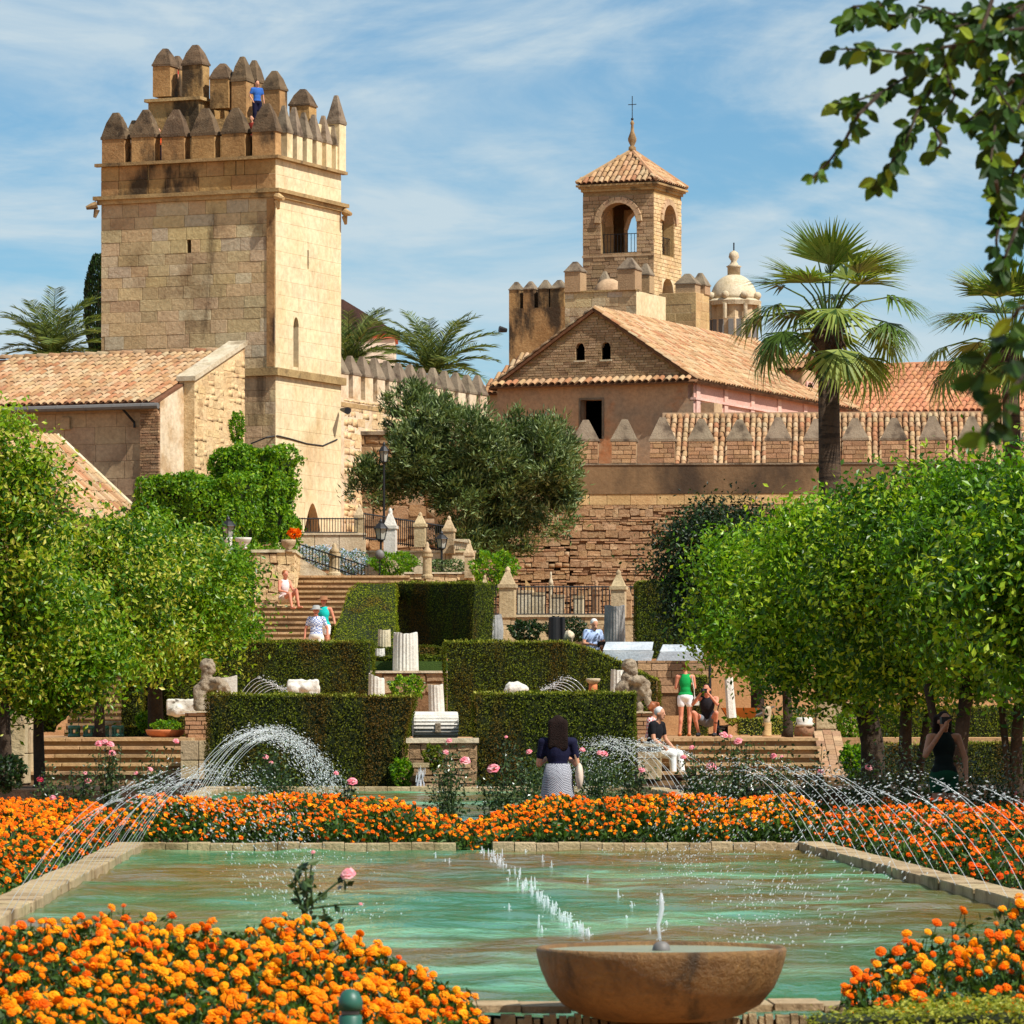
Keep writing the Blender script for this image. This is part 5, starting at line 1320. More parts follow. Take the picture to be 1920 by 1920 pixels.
citrus('orange tree with the single thick dark trunk by the ivy wall end', 1555, 1140, 170, 205, 79, 1636, 46, CG, 1312, 0.3, 3, 520, 80)
citrus('orange tree with two crossing stems right of the thick trunk', 1710, 1105, 185, 225, 76.5, 1697, 26, CG, 1318, 0.3, 4, 560, 80, 0.45)
citrus('leaning orange tree above the woman with the camera', 1845, 1095, 165, 240, 74, 1800, 30, CG, 1322, 0.3, 5, 560, 80, -0.5)
citrus('nearest orange tree cut by the right picture edge', 2045, 1105, 270, 235, 55, 1990, 34, CG, 1330, 0.25, 6, 560, 90, -0.3)
citrus('shaded orange tree far right between the leaning trees', 1935, 1090, 150, 235, 76, 1905, 24, CG, 1325, 0.3, 12, 460, 80, -0.25)
citrus('tall yellowish orange tree at the far left edge', -5, 1045, 150, 275, 80, 10, 24, CY, 1320, 0.4, 7, 620, 80)
citrus('low drooping orange tree over the left steps', 70, 1205, 165, 145, 82, 72, 22, CY, 1330, 0.5, 8, 480, 80)
citrus('orange tree with thin trunk beside the side stairs', 195, 1125, 150, 165, 92, 185, 20, CY, 1262, TZ, 9, 460, 80)
citrus('orange tree shading the left statue terrace', 310, 1130, 150, 150, 95, 290, 30, CY, 1252, TZ, 10, 500, 80)
citrus('orange tree reaching out in front of the grand stairs', 378, 1140, 92, 128, 99, 352, 20, CG, 1240, TZ, 11, 380, 80)

OY = 146
ol = []
for k, (a, b, c, d) in enumerate(((770, 875, 95, 70), (845, 825, 110, 95), (960, 850, 110, 95), (900, 945, 95, 75), (1040, 880, 58, 95), (705, 890, 52, 50), (890, 1000, 65, 42), (1010, 955, 72, 62), (800, 780, 55, 50), (1000, 820, 60, 50), (850, 910, 80, 60), (940, 1000, 60, 40))):
    s = OY / F
    for q_ in range(5):
        p = at(a + U(-.62, .62) * c, b + U(-.62, .62) * d, OY + U(-1.6, 0.8)); f_ = U(.34, .55); ol.append((p.x, p.y, p.z, c * s * f_, c * s * f_, d * s * f_ * 1.15))
ob_ = at(945, 1085, OY)
tree('olive_tree', 'large grey green olive tree spreading in front of the rubble wall', tuple(ob_), [ob_, at(946, 1060, OY), at(940, 1020, OY), at(925, 970, OY)], [0.28, 0.2, 0.17, 0.14], ol, M_['olive'], 1150, 90, 0.2, 0.046, 0.27, spread=0.55, limbs=14, droop=-0.35, inner=0.2, face=0.0)

# clipped ivy and climbers
hedge('bright green ivy mass on the lower wall left of the tower', poly([(255, 1080), (440, 1080), (438, 905), (425, 893), (400, 902), (350, 890), (280, 896), (255, 915)], 133), 2.2, 620, 0.12, M_['ivy'], 'ivy_mass', (0.6, 2.2, 0), 'ivy', wob_=3.2)
hedge('tall green ivy block against the tower foot', poly([(388, 1030), (520, 1030), (522, 850), (500, 838), (470, 842), (440, 836), (400, 850), (388, 866)], 136.5), 2.0, 620, 0.12, M_['ivy'], 'ivy_mass', (0.5, 2.0, 0), 'ivy', wob_=3.2)
def shrub(label, px, py, rx, ry, Y, mat, n=1500, L=0.09, name='shrub', cat='shrub', Wd=None, flowers=None, fl=0):
    t = T(name, label, cat, tuple(at(px, py + ry, Y))); s = Y / F; o = Vector(t.location); c = at(px, py, Y) - o
    d = unit(NR.normal(0, 1, (n, 3))); rr = NR.uniform(0.55, 1.05, n) ** 0.6
    P = np.array(c) + d * rr[:, None] * np.array([rx * s, min(rx, ry * 1.6) * s, ry * s]) * (1 + 0.15 * np.sin(d[:, :1] * 7 + d[:, 2:] * 5))
    leaves('foliage', P, d, L, Wd or L * 0.5, mat, t, 0.8)
    mb = MB()
    for i in range(5): mb.tube([(U(-.05, .05), 0, 0), tuple(Vector((U(-.6, .6) * rx * s, U(-.3, .3) * rx * s, c.z + U(0, .5) * ry * s)))], [0.02, 0.008], 5)
    mb.build('stems', M_['trunk'], t)
    if flowers:
        k = NR.choice(n, fl); o2 = ob('blossom', scatter('blossom', BLV, BLF, blm(P[k] + d[k] * 0.05, d[k], 0.045)), flowers, t); o2['kind'] = 'stuff'
    return t
# marigold blooms: layered petals
def bloom_mesh(rings=((0.86, -0.3, 7), (1.0, 0.05, 8), (0.84, 0.4, 7), (0.5, 0.62, 5)), seed=2):
    q = random.Random(seed); vs = []; fs = []
    for (r, z, n) in rings:
        for i in range(n):
            a = 2 * math.pi * (i + q.uniform(-.2, .2)) / n; w = math.pi / n * 1.25
            b = len(vs); zz0 = z + q.uniform(-.08, .08)
            vs += [(r * .25 * math.cos(a), r * .25 * math.sin(a), zz0 + .12), (r * math.cos(a - w), r * math.sin(a - w), zz0 + .1 * q.uniform(-1, 1)), (r * 1.08 * math.cos(a), r * 1.08 * math.sin(a), zz0 - .12), (r * math.cos(a + w), r * math.sin(a + w), zz0 + .1 * q.uniform(-1, 1))]
            fs.append((b, b + 1, b + 2, b + 3))
    b = len(vs)
    for i in range(6): vs.append((.35 * math.cos(i * math.pi / 3), .35 * math.sin(i * math.pi / 3), .66))
    vs.append((0, 0, .78)); vs.append((0, 0, -0.45))
    for i in range(0, 6, 2): fs.append((b + i, b + (i + 1) % 6, b + (i + 2) % 6, b + 6))
    for i in range(4):
        a = math.pi / 2 * i; a2 = a + math.pi / 2; c = len(vs); vs += [(.7 * math.cos(a), .7 * math.sin(a), 0), (.7 * math.cos(a2), .7 * math.sin(a2), 0), (.35 * math.cos(a2), .35 * math.sin(a2), -.3)]; fs.append((c, c + 1, c + 2, b + 7))
    return np.array(vs), np.array(fs)
BLV, BLF = bloom_mesh()
BSV, BSF = bloom_mesh(((0.95, -0.15, 4), (0.95, 0.25, 4)), 5)
def blm(P, N_, r):
    n = len(P); N_ = unit(N_); a = unit(np.cross(N_, NR.normal(0, 1, (n, 3)))); b = np.cross(N_, a)
    s = r * NR.uniform(0.6, 1.3, n); M = np.zeros((n, 4, 4)); M[:, 3, 3] = 1
    M[:, :3, 0] = a * s[:, None]; M[:, :3, 1] = b * s[:, None]; M[:, :3, 2] = N_ * s[:, None]; M[:, :3, 3] = P
    return M
def inpoly(X, Y, pg):
    r = np.zeros(len(X), bool); n = len(pg); j = n - 1
    for i in range(n):
        xi, yi = pg[i]; xj, yj = pg[j]
        c = ((yi > Y) != (yj > Y)) & (X < (xj - xi) * (Y - yi) / (yj - yi + 1e-12) + xi); r ^= c; j = i
    return r
def bumps(X, Y, s): return 0.5 * np.sin(X * 3.1 / s + 1.3 * np.sin(Y * 2.1 / s)) + 0.5 * np.sin(Y * 2.7 / s + 1.7 * np.sin(X * 1.9 / s + 2))
def bed(label, pg, hf, dens, fdens, r, mat, maxind, L, V=None, Fx=None, gz=0.25, gap=0.15):
    pg = [(float(a), float(b)) for a, b in pg]
    xs = [p[0] for p in pg]; ys = [p[1] for p in pg]
    c = (sum(xs) / len(xs), sum(ys) / len(ys), gz)
    t = T('marigold_bed', label, 'flower bed', c); o = np.array(c)
    A = (max(xs) - min(xs)) * (max(ys) - min(ys))
    def samp(d):
        k = int(A * d); X = NR.uniform(min(xs), max(xs), k); Y = NR.uniform(min(ys), max(ys), k); m = inpoly(X, Y, pg)
        # stay inside the camera's reach with margin
        m &= (np.abs(X) < Y * 0.107 + 0.35 + 0.12)
        return X[m], Y[m]
    X, Y = samp(dens); H = hf(X, Y); k = (bumps(X * 1.7, Y * 1.7, 0.8) > -0.75 + gap) | (NR.rand(len(X)) < 0.35); X, Y, H = X[k], Y[k], H[k]
    P = np.stack([X, Y, H + NR.normal(0.0, 0.022, len(X)) - NR.rand(len(X)) ** 3 * 0.16], 1)
    Nb = np.array([0.25, -0.35, 0.9]) + NR.normal(0, 0.35, P.shape)
    M = blm(P - o, Nb, r); rn = np.clip(0.5 + 0.3 * bumps(X, Y, 1.7) + NR.normal(0, .18, len(X)), 0.02, .98)
    order = np.argsort(Y); V0, F0 = (BLV, BLF) if V is None else (V, Fx)
    me = mesh_np('bloom', V0, F0, np.full(len(F0), 0.2)); me.materials.append(mat)
    vis = order[:maxind]
    for i in vis: ob('bloom', me, None, t, mtx=Matrix(M[i].tolist()))
    if gz < 0.1:
        SV = np.array([(-.002, 0, 0), (.002, 0, 0), (.002, 0, -.16), (-.002, 0, -.16), (0, -.002, 0), (0, .002, 0), (0, .002, -.16), (0, -.002, -.16)]); SM = np.tile(np.eye(4), (len(P), 1, 1)); SM[:, :3, 3] = P - o; SM[:, 0, 2] = NR.normal(0, .2, len(P))
        tag(ob('stems', scatter('stems', SV, np.array([(0, 1, 2, 3), (4, 5, 6, 7)]), SM), M_['marifol'], t), kind='stuff')
    rest = order[maxind:]
    if len(rest): tag(ob('blooms', scatter('blooms', V0, F0, M[rest], rn[rest]), mat, t), kind='stuff')
    X, Y = samp(fdens); H = hf(X, Y); dp = NR.rand(len(X)) ** 1.5
    Z = gz + (H - 0.015 - gz) * (1 - dp * 0.75)
    P = np.stack([X, Y, Z], 1) - o
    leaves('foliage', P, np.array([0, -.3, .8]) + NR.normal(0, .3, P.shape), L, L * 0.36, M_['marifol'], t, 0.9, kind='stuff')
    return t
def edge(v, lo, w): return np.clip((v - lo) / w, 0, 1)
# near beds either side of the bowl
xr = xx(925, 20)
def h_nl(X, Y):
    e = np.sqrt(np.clip((xr + 0.06 - X) / 0.95, 0, 1)); rise = np.interp(Y, [16.0, 18.6, 21.0], [0.32, 0.60, 0.80]); return 0.16 + (rise - 0.16) * (0.25 + 0.75 * e) + 0.045 * bumps(X, Y, 0.45)
bed('marigold bed filling the bottom left corner', [(-2.6, 15.6), (xr - 0.1, 15.6), (xr + 0.04, 18.5), (xr - 0.1, 20.6), (-2.6, 20.9)], h_nl, 270, 3600, 0.0192, M_['mari'], 300, 0.05, gz=0.05, gap=0.2)
xl = xx(1560, 20)
def h_nr(X, Y):
    e = np.clip((X - xl + 0.02) / 0.9, 0, 1) ** 0.7; rise = np.interp(Y, [17.6, 19.2, 20.8], [0.36, 0.6, 0.86]); return 0.22 + (rise - 0.22) * (0.2 + 0.8 * e) + 0.04 * bumps(X, Y, 0.4)
bed('marigold bed in the bottom right corner behind the low golden hedge', [(xl, 18.2), (2.9, 18.2), (2.9, 20.9), (xl + 0.1, 20.9)], h_nr, 240, 3600, 0.0205, M_['mari'], 300, 0.05, gz=0.05, gap=0.2)
# side beds and far beds
L0 = [pl(-HW - 0.36, -21, 0), pl(-HW - 0.36, 0.3, 0), pl(-HW - 0.36, 6.5, 0), pl(-9, 6.5, 0), pl(-9, -21, 0)]
def h_sl(X, Y):
    u = -(X - PO.x + (Y - PO.y) * PA) - HW - 0.3
    return 0.34 + 0.34 * np.sqrt(np.clip(u / 0.5, 0.05, 1)) + 0.1 * np.clip(u / 2.2, 0, 1) + 0.05 * bumps(X, Y, 0.7)
bed('long marigold bed along the left kerb of the lower pool', [(p.x, p.y) for p in L0], h_sl, 130, 700, 0.0245, M_['mari'], 240, 0.09, BSV, BSF, gap=-0.1)
R0 = [pl(HW + 0.36, -22, 0), pl(9, -22, 0), pl(9, 6.5, 0), pl(HW + 0.36, 6.5, 0)]
def h_sr(X, Y):
    u = (X - PO.x + (Y - PO.y) * PA) - HW - 0.3
    return 0.36 + 0.34 * np.sqrt(np.clip(u / 0.6, 0.05, 1)) + 0.07 * bumps(X, Y, 0.7)
bed('marigold bed along the right kerb of the lower pool behind the jets', [(p.x, p.y) for p in R0], h_sr, 85, 800, 0.0245, M_['maridark'], 240, 0.09, BSV, BSF, gap=0.1)
def h_far(X, Y):
    v = (Y - PO.y); u = np.abs(X - PO.x + v * PA - 0.03)
    return 0.36 + 0.42 * np.sqrt(np.clip(v / 1.6, 0.03, 1)) * np.clip(0.35 + u / 1.6, 0, 1) + 0.06 * bumps(X, Y, 0.7)
FL = [pl(-HW - 0.3, 0.32, 0), pl(0.02, 0.32, 0), pl(0.02, 5.6, 0), pl(-HW - 0.3, 5.6, 0)]
bed('marigold bed beyond the pool, left of the outlet gap', [(p.x, p.y) for p in FL], h_far, 130, 800, 0.0235, M_['mari'], 240, 0.09, BSV, BSF, gap=0.0)
FR_ = [pl(0.05, 0.32, 0), pl(HW + 0.3, 0.32, 0), pl(HW + 0.3, 5.6, 0), pl(0.05, 5.6, 0)]
bed('marigold bed beyond the pool in front of the woman in navy', [(p.x, p.y) for p in FR_], h_far, 130, 800, 0.0235, M_['mari'], 240, 0.09, BSV, BSF, gap=0.0)

for a in (('pale blue flowering plumbago beside the slanting railing', 588, 1048, 42, 26, 139.6, M_['blue'], 2600, 0.07), ('pale blue flowering plumbago right of the round topped post', 656, 1056, 34, 26, 139.4, M_['blue'], 2200, 0.07),
          ('bright green shrub below the whitest pillar', 735, 1058, 46, 24, 139.2, M_['ivy'], 2200, 0.09), ('grey green shrub beside the round column', 835, 1066, 42, 18, 139.0, M_['olive'], 1600, 0.08),
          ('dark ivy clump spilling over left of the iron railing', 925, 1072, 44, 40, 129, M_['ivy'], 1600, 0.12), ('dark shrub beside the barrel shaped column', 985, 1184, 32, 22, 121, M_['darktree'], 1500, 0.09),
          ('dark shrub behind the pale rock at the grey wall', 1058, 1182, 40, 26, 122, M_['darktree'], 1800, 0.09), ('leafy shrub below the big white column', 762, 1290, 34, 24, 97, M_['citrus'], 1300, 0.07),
          ('green creeper hanging on the rough wall end', 1594, 1362, 26, 42, 90.4, M_['ivy'], 1300, 0.08), ('green grass tuft at the foot of the brick flank wall', 1596, 1425, 22, 30, 84, M_['ivy'], 900, 0.09),
          ('small leafy plant at the foot of the dark hedge block', 268, 1352, 14, 18, 96, M_['ivy'], 500, 0.08), ('mixed pot plants in the terracotta saucer', 310, 1362, 28, 12, 91, M_['ivy'], 700, 0.06),
          ('yellow leaved plant at the foot of the leaning white column', 1372, 1350, 14, 10, 106.5, M_['yellowleaf'], 300, 0.06), ('moss and fern clump on the cascade wall', 812, 1420, 20, 24, 80.0, M_['hedge'], 900, 0.06),
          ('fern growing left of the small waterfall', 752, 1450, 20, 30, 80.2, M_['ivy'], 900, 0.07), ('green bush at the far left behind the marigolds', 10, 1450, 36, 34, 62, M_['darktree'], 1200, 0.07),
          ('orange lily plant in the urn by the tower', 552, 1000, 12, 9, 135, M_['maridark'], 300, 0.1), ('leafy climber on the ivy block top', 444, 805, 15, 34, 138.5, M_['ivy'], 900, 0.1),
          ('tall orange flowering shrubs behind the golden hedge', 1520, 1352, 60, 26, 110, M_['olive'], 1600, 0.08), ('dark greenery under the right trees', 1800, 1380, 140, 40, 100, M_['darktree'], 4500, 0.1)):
    shrub(*a)

# ------------------------------------------------------------------ rose bushes
def rose(label, px, ybase, ytop, Y, w=40, n=260, blooms=(), mat=None, L=0.06, near=False):
    b0 = at(px, ybase, Y)
    if not near: b0.z = 0.28
    t = T('rose_bush', label, 'rose', tuple(b0)); s = Y / F; h = zz(ytop, Y) - b0.z; W2 = w * s / 2; o = Vector(t.location)
    mb = MB(); tips = []
    for i in range(7 if not near else 3):
        a = U(0, 6.28); e = Vector((math.cos(a) * W2 * U(.3, 1), math.sin(a) * W2 * U(.3, 1) * .6, h * U(.55, 1)))
        mb.tube([(0, 0, 0), e * 0.5 + Vector((U(-.05, .05), 0, .03)), e], [0.008, 0.006, 0.004], 5); tips.append(e)
    bl = []
    for (bx, by, br) in blooms:
        p = at(bx, by, Y) - o; mb.tube([(U(-.03, .03), 0, h * 0.2), p * 0.6 + Vector((0, 0, h * .1)), p], [0.006, 0.005, 0.003], 5); bl.append((p, br * s)); tips.append(p * 0.95)
    mb.build('stems', M_['rosefol'], t)
    k = NR.randint(0, len(tips), n); f = NR.uniform(0.25, 1.0, n)
    P = np.array([tips[i][:] for i in k]) * f[:, None] + NR.normal(0, W2 * 0.30 if not near else 0.02, (n, 3))
    leaves('foliage', P, NR.normal(0, 1, (n, 3)), L, L * 0.55, M_['rosefol'], t, 0.8)
    for p, r in bl:
        m = blm(np.array([p[:]]), np.array([[U(-.3, .3), -.5, .8]]), r * .85)[0]
        ob('rose_bloom', ROSE_ME[mat or 'rose'], None, t, mtx=Matrix(m.tolist()))
    return t
ROSE_ME = {}
for kx, mm in (('rose', M_['rose']), ('red', M_['roseRed'])):
    V_, F_ = bloom_mesh(((1.0, 0.1, 6), (0.8, 0.45, 5), (0.5, 0.65, 4)), 9); V_ = V_ * np.array([1, 1, 1.1])
    me = mesh_np('rose_bloom', V_, F_, NR.rand(len(F_)), True); me.materials.append(mm); ROSE_ME[kx] = me
rose('single rose stem with one open pink bloom and a bud over the near marigolds', 575, 1730, 1600, 20.9, 90, 70, ((653, 1640, 14), (587, 1598, 8), (676, 1695, 7)), None, 0.05, True)
B_list = [('rose bush left with a pink cluster above the left steps', 200, 1490, 1390, 59, 60, ((197, 1392, 9), (207, 1396, 9), (210, 1412, 9), (186, 1395, 8))), ('rose bush with one dark red bloom at the far left', 85, 1500, 1430, 58, 50, ((75, 1462, 9),)),
          ('pink rose bush in the middle of the left bed', 150, 1500, 1440, 57.5, 60, ((160, 1450, 8), (165, 1465, 10), (99, 1496, 9))), ('rose bush in the spray left of the pale pier', 285, 1490, 1400, 58, 70, ((281, 1443, 9), (255, 1450, 7), (330, 1390, 8))),
          ('rose bush under the big arching spray', 520, 1490, 1400, 60, 110, ((498, 1420, 8), (508, 1430, 8), (630, 1450, 8))), ('sparse rose left of the outlet gap with a coral bloom', 655, 1520, 1462, 53, 40, ((660, 1466, 12),)),
          ('tall rose with three pale blooms in front of the cascade', 845, 1510, 1400, 56.5, 70, ((842, 1389, 9), (836, 1411, 8), (872, 1427, 10))), ('rose with a big pink bloom left of the woman in navy', 940, 1500, 1400, 57, 80, ((925, 1442, 12), (992, 1410, 7), (949, 1382, 5))),
          ('leafy rose close behind the woman in navy', 1000, 1500, 1410, 57.5, 70, ()), ('rose with twin pink blooms right of the woman in navy', 1120, 1500, 1400, 58, 90, ((1092, 1406, 8), (1124, 1412, 8), (1132, 1414, 8))),
          ('rose in front of the man in black with one pink bloom', 1178, 1510, 1430, 56.5, 60, ((1203, 1444, 11),)), ('tall rose bush before the right steps, nearest the seated man', 1312, 1500, 1395, 57.5, 56, ((1297, 1402, 7), (1281, 1420, 6))),
          ('rose bush before the right steps with one bright pink bloom', 1345, 1505, 1400, 57, 70, ((1334, 1438, 11), (1384, 1390, 8))), ('rose bush with pale twin blooms in front of the squatting man', 1385, 1495, 1385, 58, 70, ((1357, 1378, 9), (1369, 1381, 9), (1384, 1392, 8))),
          ('rose with pink bloom in the middle of the right steps', 1455, 1500, 1390, 57.5, 80, ((1450, 1418, 10), (1466, 1419, 6))), ('purplish tall rose at the right end of the right steps', 1530, 1500, 1385, 57, 50, ((1538, 1448, 10),)),
          ('dark rose thicket under the thick orange tree trunk', 1625, 1500, 1400, 57, 110, ((1628, 1440, 9),)), ('dark rose thicket before the woman with the camera', 1740, 1500, 1400, 57, 130, ()), ('dark rose thicket at the right edge', 1860, 1510, 1385, 56.5, 150, ((1882, 1490, 8), (1905, 1488, 7)))]
for i, (lab, px, yb, yt, Y, w, bl) in enumerate(B_list):
    rose(lab, px, yb, yt, Y, w * 1.15, int(w * 14), bl, 'red' if 'dark red' in lab else None, 0.05)

# ------------------------------------------------------------------ palms
def fan_frond(L=0.95, n=38, droop=0.5, seed=1):
    q = random.Random(seed); vs = []; fs = []
    for i in range(n):
        a = math.radians(-75 + 150 * i / (n - 1)); ln = L * (0.78 + 0.25 * math.cos(a * 0.6)) * q.uniform(.9, 1.05)
        d = Vector((math.sin(a), math.cos(a), 0.12 * math.sin(i * 1.9))); sd = Vector((math.cos(a), -math.sin(a), 0)) * (L * 0.030)
        b = len(vs); pts = []
        for t in (0.0, 0.45, 0.75, 1.0):
            p = d * ln * t; p.z -= droop * L * max(0, t - 0.4) ** 1.6 * q.uniform(.8, 1.3); pts.append(p)
        for p, w in zip(pts, (0.3, 1.15, 0.6, 0.05)): vs += [tuple(p - sd * w), tuple(p + sd * w)]
        for k in range(3): fs.append((b + 2 * k, b + 2 * k + 1, b + 2 * k + 3, b + 2 * k + 2))
    return np.array(vs), np.array(fs)
FAN = [fan_frond(seed=k, droop=0.35 + 0.25 * k) for k in range(3)]
def fan_palm(label, px, ycrown, ybase, Y, tw, n, L, gz):
    c = at(px, ycrown, Y); b = Vector((c.x + 0.05, Y, gz)); t = T('fan_palm', label, 'palm', tuple(b)); s = Y / F; cc = c - b
    H = cc.z; r = tw * s / 2; q = random.Random(int(px))
    MB().tube([(0, 0, 0), (0.02, 0, H * .3), (-0.01, 0, H * .6), (cc.x, 0, H - .75)], [r * 1.25, r * 1.12, r, r * 0.92], 16).build('trunk', M_['palmtrunk'], t, smooth=True)
    sk = MB()
    for i in range(60):
        a = q.uniform(0, 6.28); z = H - 0.85 + q.uniform(0, .75); f = (z - H + .85) / .75
        p0 = Vector((cc.x + math.cos(a) * r * .9, math.sin(a) * r * .9, z)); sk.tube([p0, p0 + Vector((math.cos(a) * .14 * (1 - f * .3), math.sin(a) * .14, .12)), p0 + Vector((math.cos(a) * .2, math.sin(a) * .2, .2 - .3 * (1 - f)))], [.05, .035, .012], 5)
    sk.ball((cc.x, 0, H - .4), (r * 1.35, r * 1.35, .5)); sk.build('leaf_bases', M_['palmtrunk'], t)
    for i in range(n):
        a = i * 2.39996 + q.uniform(-.2, .2); el = math.radians(82 - 104 * (i / (n - 1)) ** 0.95) + q.uniform(-.12, .12)
        d = Vector((math.cos(a) * math.cos(el), math.sin(a) * math.cos(el), math.sin(el))); pet = L * 1.25 * q.uniform(.85, 1.15)
        p0 = cc + Vector((0, 0, -0.15)); pm = p0 + d * pet * .55 + Vector((0, 0, .10 * pet)); p1 = p0 + d * pet + Vector((0, 0, -.05 * pet))
        V_, F_ = FAN[0 if el > .7 else (1 if el > 0 else 2)]
        ydir = ((p1 - pm).normalized() + Vector((0, 0, -.12 if el > .5 else -.35))).normalized(); zdir = Vector((0, 0, 1)) + d * -.3; xdir = ydir.cross(zdir).normalized(); zdir = xdir.cross(ydir)
        Bm = Matrix((xdir, ydir, zdir)).transposed() * (L * q.uniform(.9, 1.12)); P = V_ @ np.array(Bm).T + np.array(p1[:])
        mb = MB().tube([p0, pm, p1], [.035, .022, .016], 6, 0.9)
        nb = len(mb.v); mb.v += [tuple(p) for p in P]; mb.f += [[nb + k for k in f_] for f_ in F_]; rr = q.uniform(.1, .9); mb.r += [min(.99, max(0, rr + q.uniform(-.15, .15))) for _ in F_]
        mb.build('frond', M_['palm'], t)
    return t
fan_palm('tall fan palm with a single dark trunk in front of the garden wall', 1553, 602, 960, 112, 42, 25, 1.2, TZ)
fan_palm('second fan palm half hidden behind hanging leaves at the right edge', 1895, 640, 860, 128, 34, 24, 1.25, 3.0)
def date_palm(label, px, ycrown, Y, n, L, lean=0.0, bias=None, th=4.0):
    c = at(px, ycrown, Y); b = Vector((c.x, Y, c.z - th)); t = T('date_palm', label, 'palm', tuple(b)); q = random.Random(int(px * 3))
    MB().tube([(0, 0, 0), (0, 0, th * .5), (0, 0, th)], [.28, .25, .26], 12).build('trunk', M_['palmtrunk'], t, smooth=True)
    for i in range(n):
        a = i * 2.39996 + q.uniform(-.2, .2); el = math.radians(86 - 80 * (i / (n - 1)) ** 1.1)
        hd = Vector((math.cos(a), math.sin(a), 0)); mb = MB(); pts = []; m = 12; ll = L * q.uniform(.85, 1.1)
        p = Vector((0, 0, th)); e = el
        for k in range(m + 1):
            pts.append(p.copy()); e -= (0.062 if el > .5 else .085) * (1 + k * .05); p = p + (hd * math.cos(e) + Vector((0, 0, math.sin(e)))) * (ll / m)
        mb.tube(pts, [.035 * (1 - k / (m + 2)) for k in range(m + 1)], 5, .9)
        side = hd.cross(Vector((0, 0, 1)))
        for k in range(1, m * 3):
            f = k / 3; i0 = min(int(f), m - 1); pp = pts[i0].lerp(pts[i0 + 1], f - i0); dr = (pts[i0 + 1] - pts[i0]).normalized(); ln = ll * .26 * (1 - abs(f / m - .45) ** 2 * 1.6) * q.uniform(.85, 1.1)
            for sg in (-1, 1):
                dd = (side * sg * .75 + dr * .7 + Vector((0, 0, q.uniform(-.05, .3)))).normalized(); w = dr * .022
                tip = pp + dd * ln + Vector((0, 0, -.10 * ln)); mid = pp + dd * ln * .5
                mb.add([pp - w, pp + w, mid + w * 1.1, tip, mid - w * 1.1], [(0, 1, 2, 3, 4)], q.uniform(0, .99))
        mb.build('frond', M_['datepalm'], t)
    return t
date_palm('broad date palm rising left of the great tower', 100, 668, 200, 34, 3.1)
date_palm('bushy date palm above the battlement wall', 812, 700, 215, 34, 3.4)
date_palm('date palm half hidden behind the tower corner', 655, 680, 222, 28, 3.2)
cy = T('cypress', 'thin dark cypress peeking out left of the great tower', 'tree', tuple(at(184, 660, 206)))
k = 5000; zq = NR.rand(k); aq = NR.rand(k) * 6.28; hq = (660 - 495) * 206 / F + .4; rq = 0.62 * np.sin(np.clip(zq * .88 + .1, 0, 1) * math.pi) ** .55 * np.sqrt(NR.uniform(.5, 1.1, k))
leaves('crown', np.stack([rq * np.cos(aq), rq * np.sin(aq), zq * hq], 1), np.stack([np.cos(aq) * .4, np.sin(aq) * .4, aq * 0 + 1], 1), .2, .07, M_['darktree'], cy, .4, kind='stuff')
MB().tube([(0, 0, -2), (0, 0, hq * .8)], [.15, .03], 8).build('trunk', M_['trunk'], cy)

# ------------------------------------------------------------------ hanging branch near the camera
br = T('overhanging_branch', 'leafy tree branch hanging into the top right of the picture, close to the camera', 'branch', tuple(at(2050, 60, 15)))
o = Vector(br.location)
BRV = np.array([(0, 0, 0), (.26, .28, .05), (.30, .52, .05), (.16, .82, .02), (0, 1, -.06), (-.16, .82, .02), (-.30, .52, .05), (-.26, .28, .05), (0, .3, -.02), (0, .65, -.03)])
BRF = [(0, 1, 8), (1, 2, 9), (1, 9, 8), (2, 3, 9), (3, 4, 9), (4, 5, 9), (5, 6, 9), (6, 7, 8), (6, 8, 9), (7, 0, 8)]
NL = []
lm = bpy.data.meshes.new('leaf'); lm.from_pydata(BRV.tolist(), [], BRF); lm.update(); lm.materials.append(M_['near'])
twg = [([(2000, 40), (1880, 60), (1790, 85), (1700, 100), (1630, 92), (1572, 92)], 30, 22), ([(1880, 60), (1850, 75), (1800, 98), (1740, 118), (1690, 150), (1650, 175), (1600, 190), (1560, 195)], 34, 22), ([(1650, 175), (1610, 215), (1585, 262), (1555, 302), (1523, 334)], 12, 17),
       ([(1800, 98), (1760, 150), (1722, 205), (1700, 262), (1668, 310), (1640, 345)], 26, 21), ([(2000, 90), (1900, 150), (1868, 220), (1858, 300), (1872, 360)], 26, 25), ([(1900, 150), (1850, 200), (1810, 230)], 9, 28), ([(1960, 300), (1890, 350), (1850, 372)], 8, 20),
       ([(1868, 340), (1878, 400), (1868, 450), (1872, 520)], 16, 21), ([(1930, 380), (1905, 430), (1885, 480), (1880, 530)], 14, 20), ([(1740, 20), (1680, 30), (1620, 25), (1585, 40)], 18, 20), ([(1950, 0), (1880, 20), (1800, 30), (1720, 10)], 28, 21),
       ([(1860, 0), (1840, 60), (1850, 140), (1900, 210)], 20, 22), ([(1700, -10), (1650, 10), (1600, 12)], 12, 20), ([(1790, 85), (1770, 130), (1790, 180), (1770, 215)], 14, 20), ([(2000, 20), (1930, 60), (1880, 110), (1840, 170)], 26, 23), ([(2000, 130), (1930, 170), (1890, 230), (1860, 260)], 22, 24), ([(1960, -20), (1900, 30), (1840, 40), (1790, 50)], 26, 22), ([(1990, 220), (1930, 270), (1900, 320), (1895, 360)], 16, 22), ([(1720, 205), (1750, 235), (1765, 270), (1745, 292)], 9, 21)]
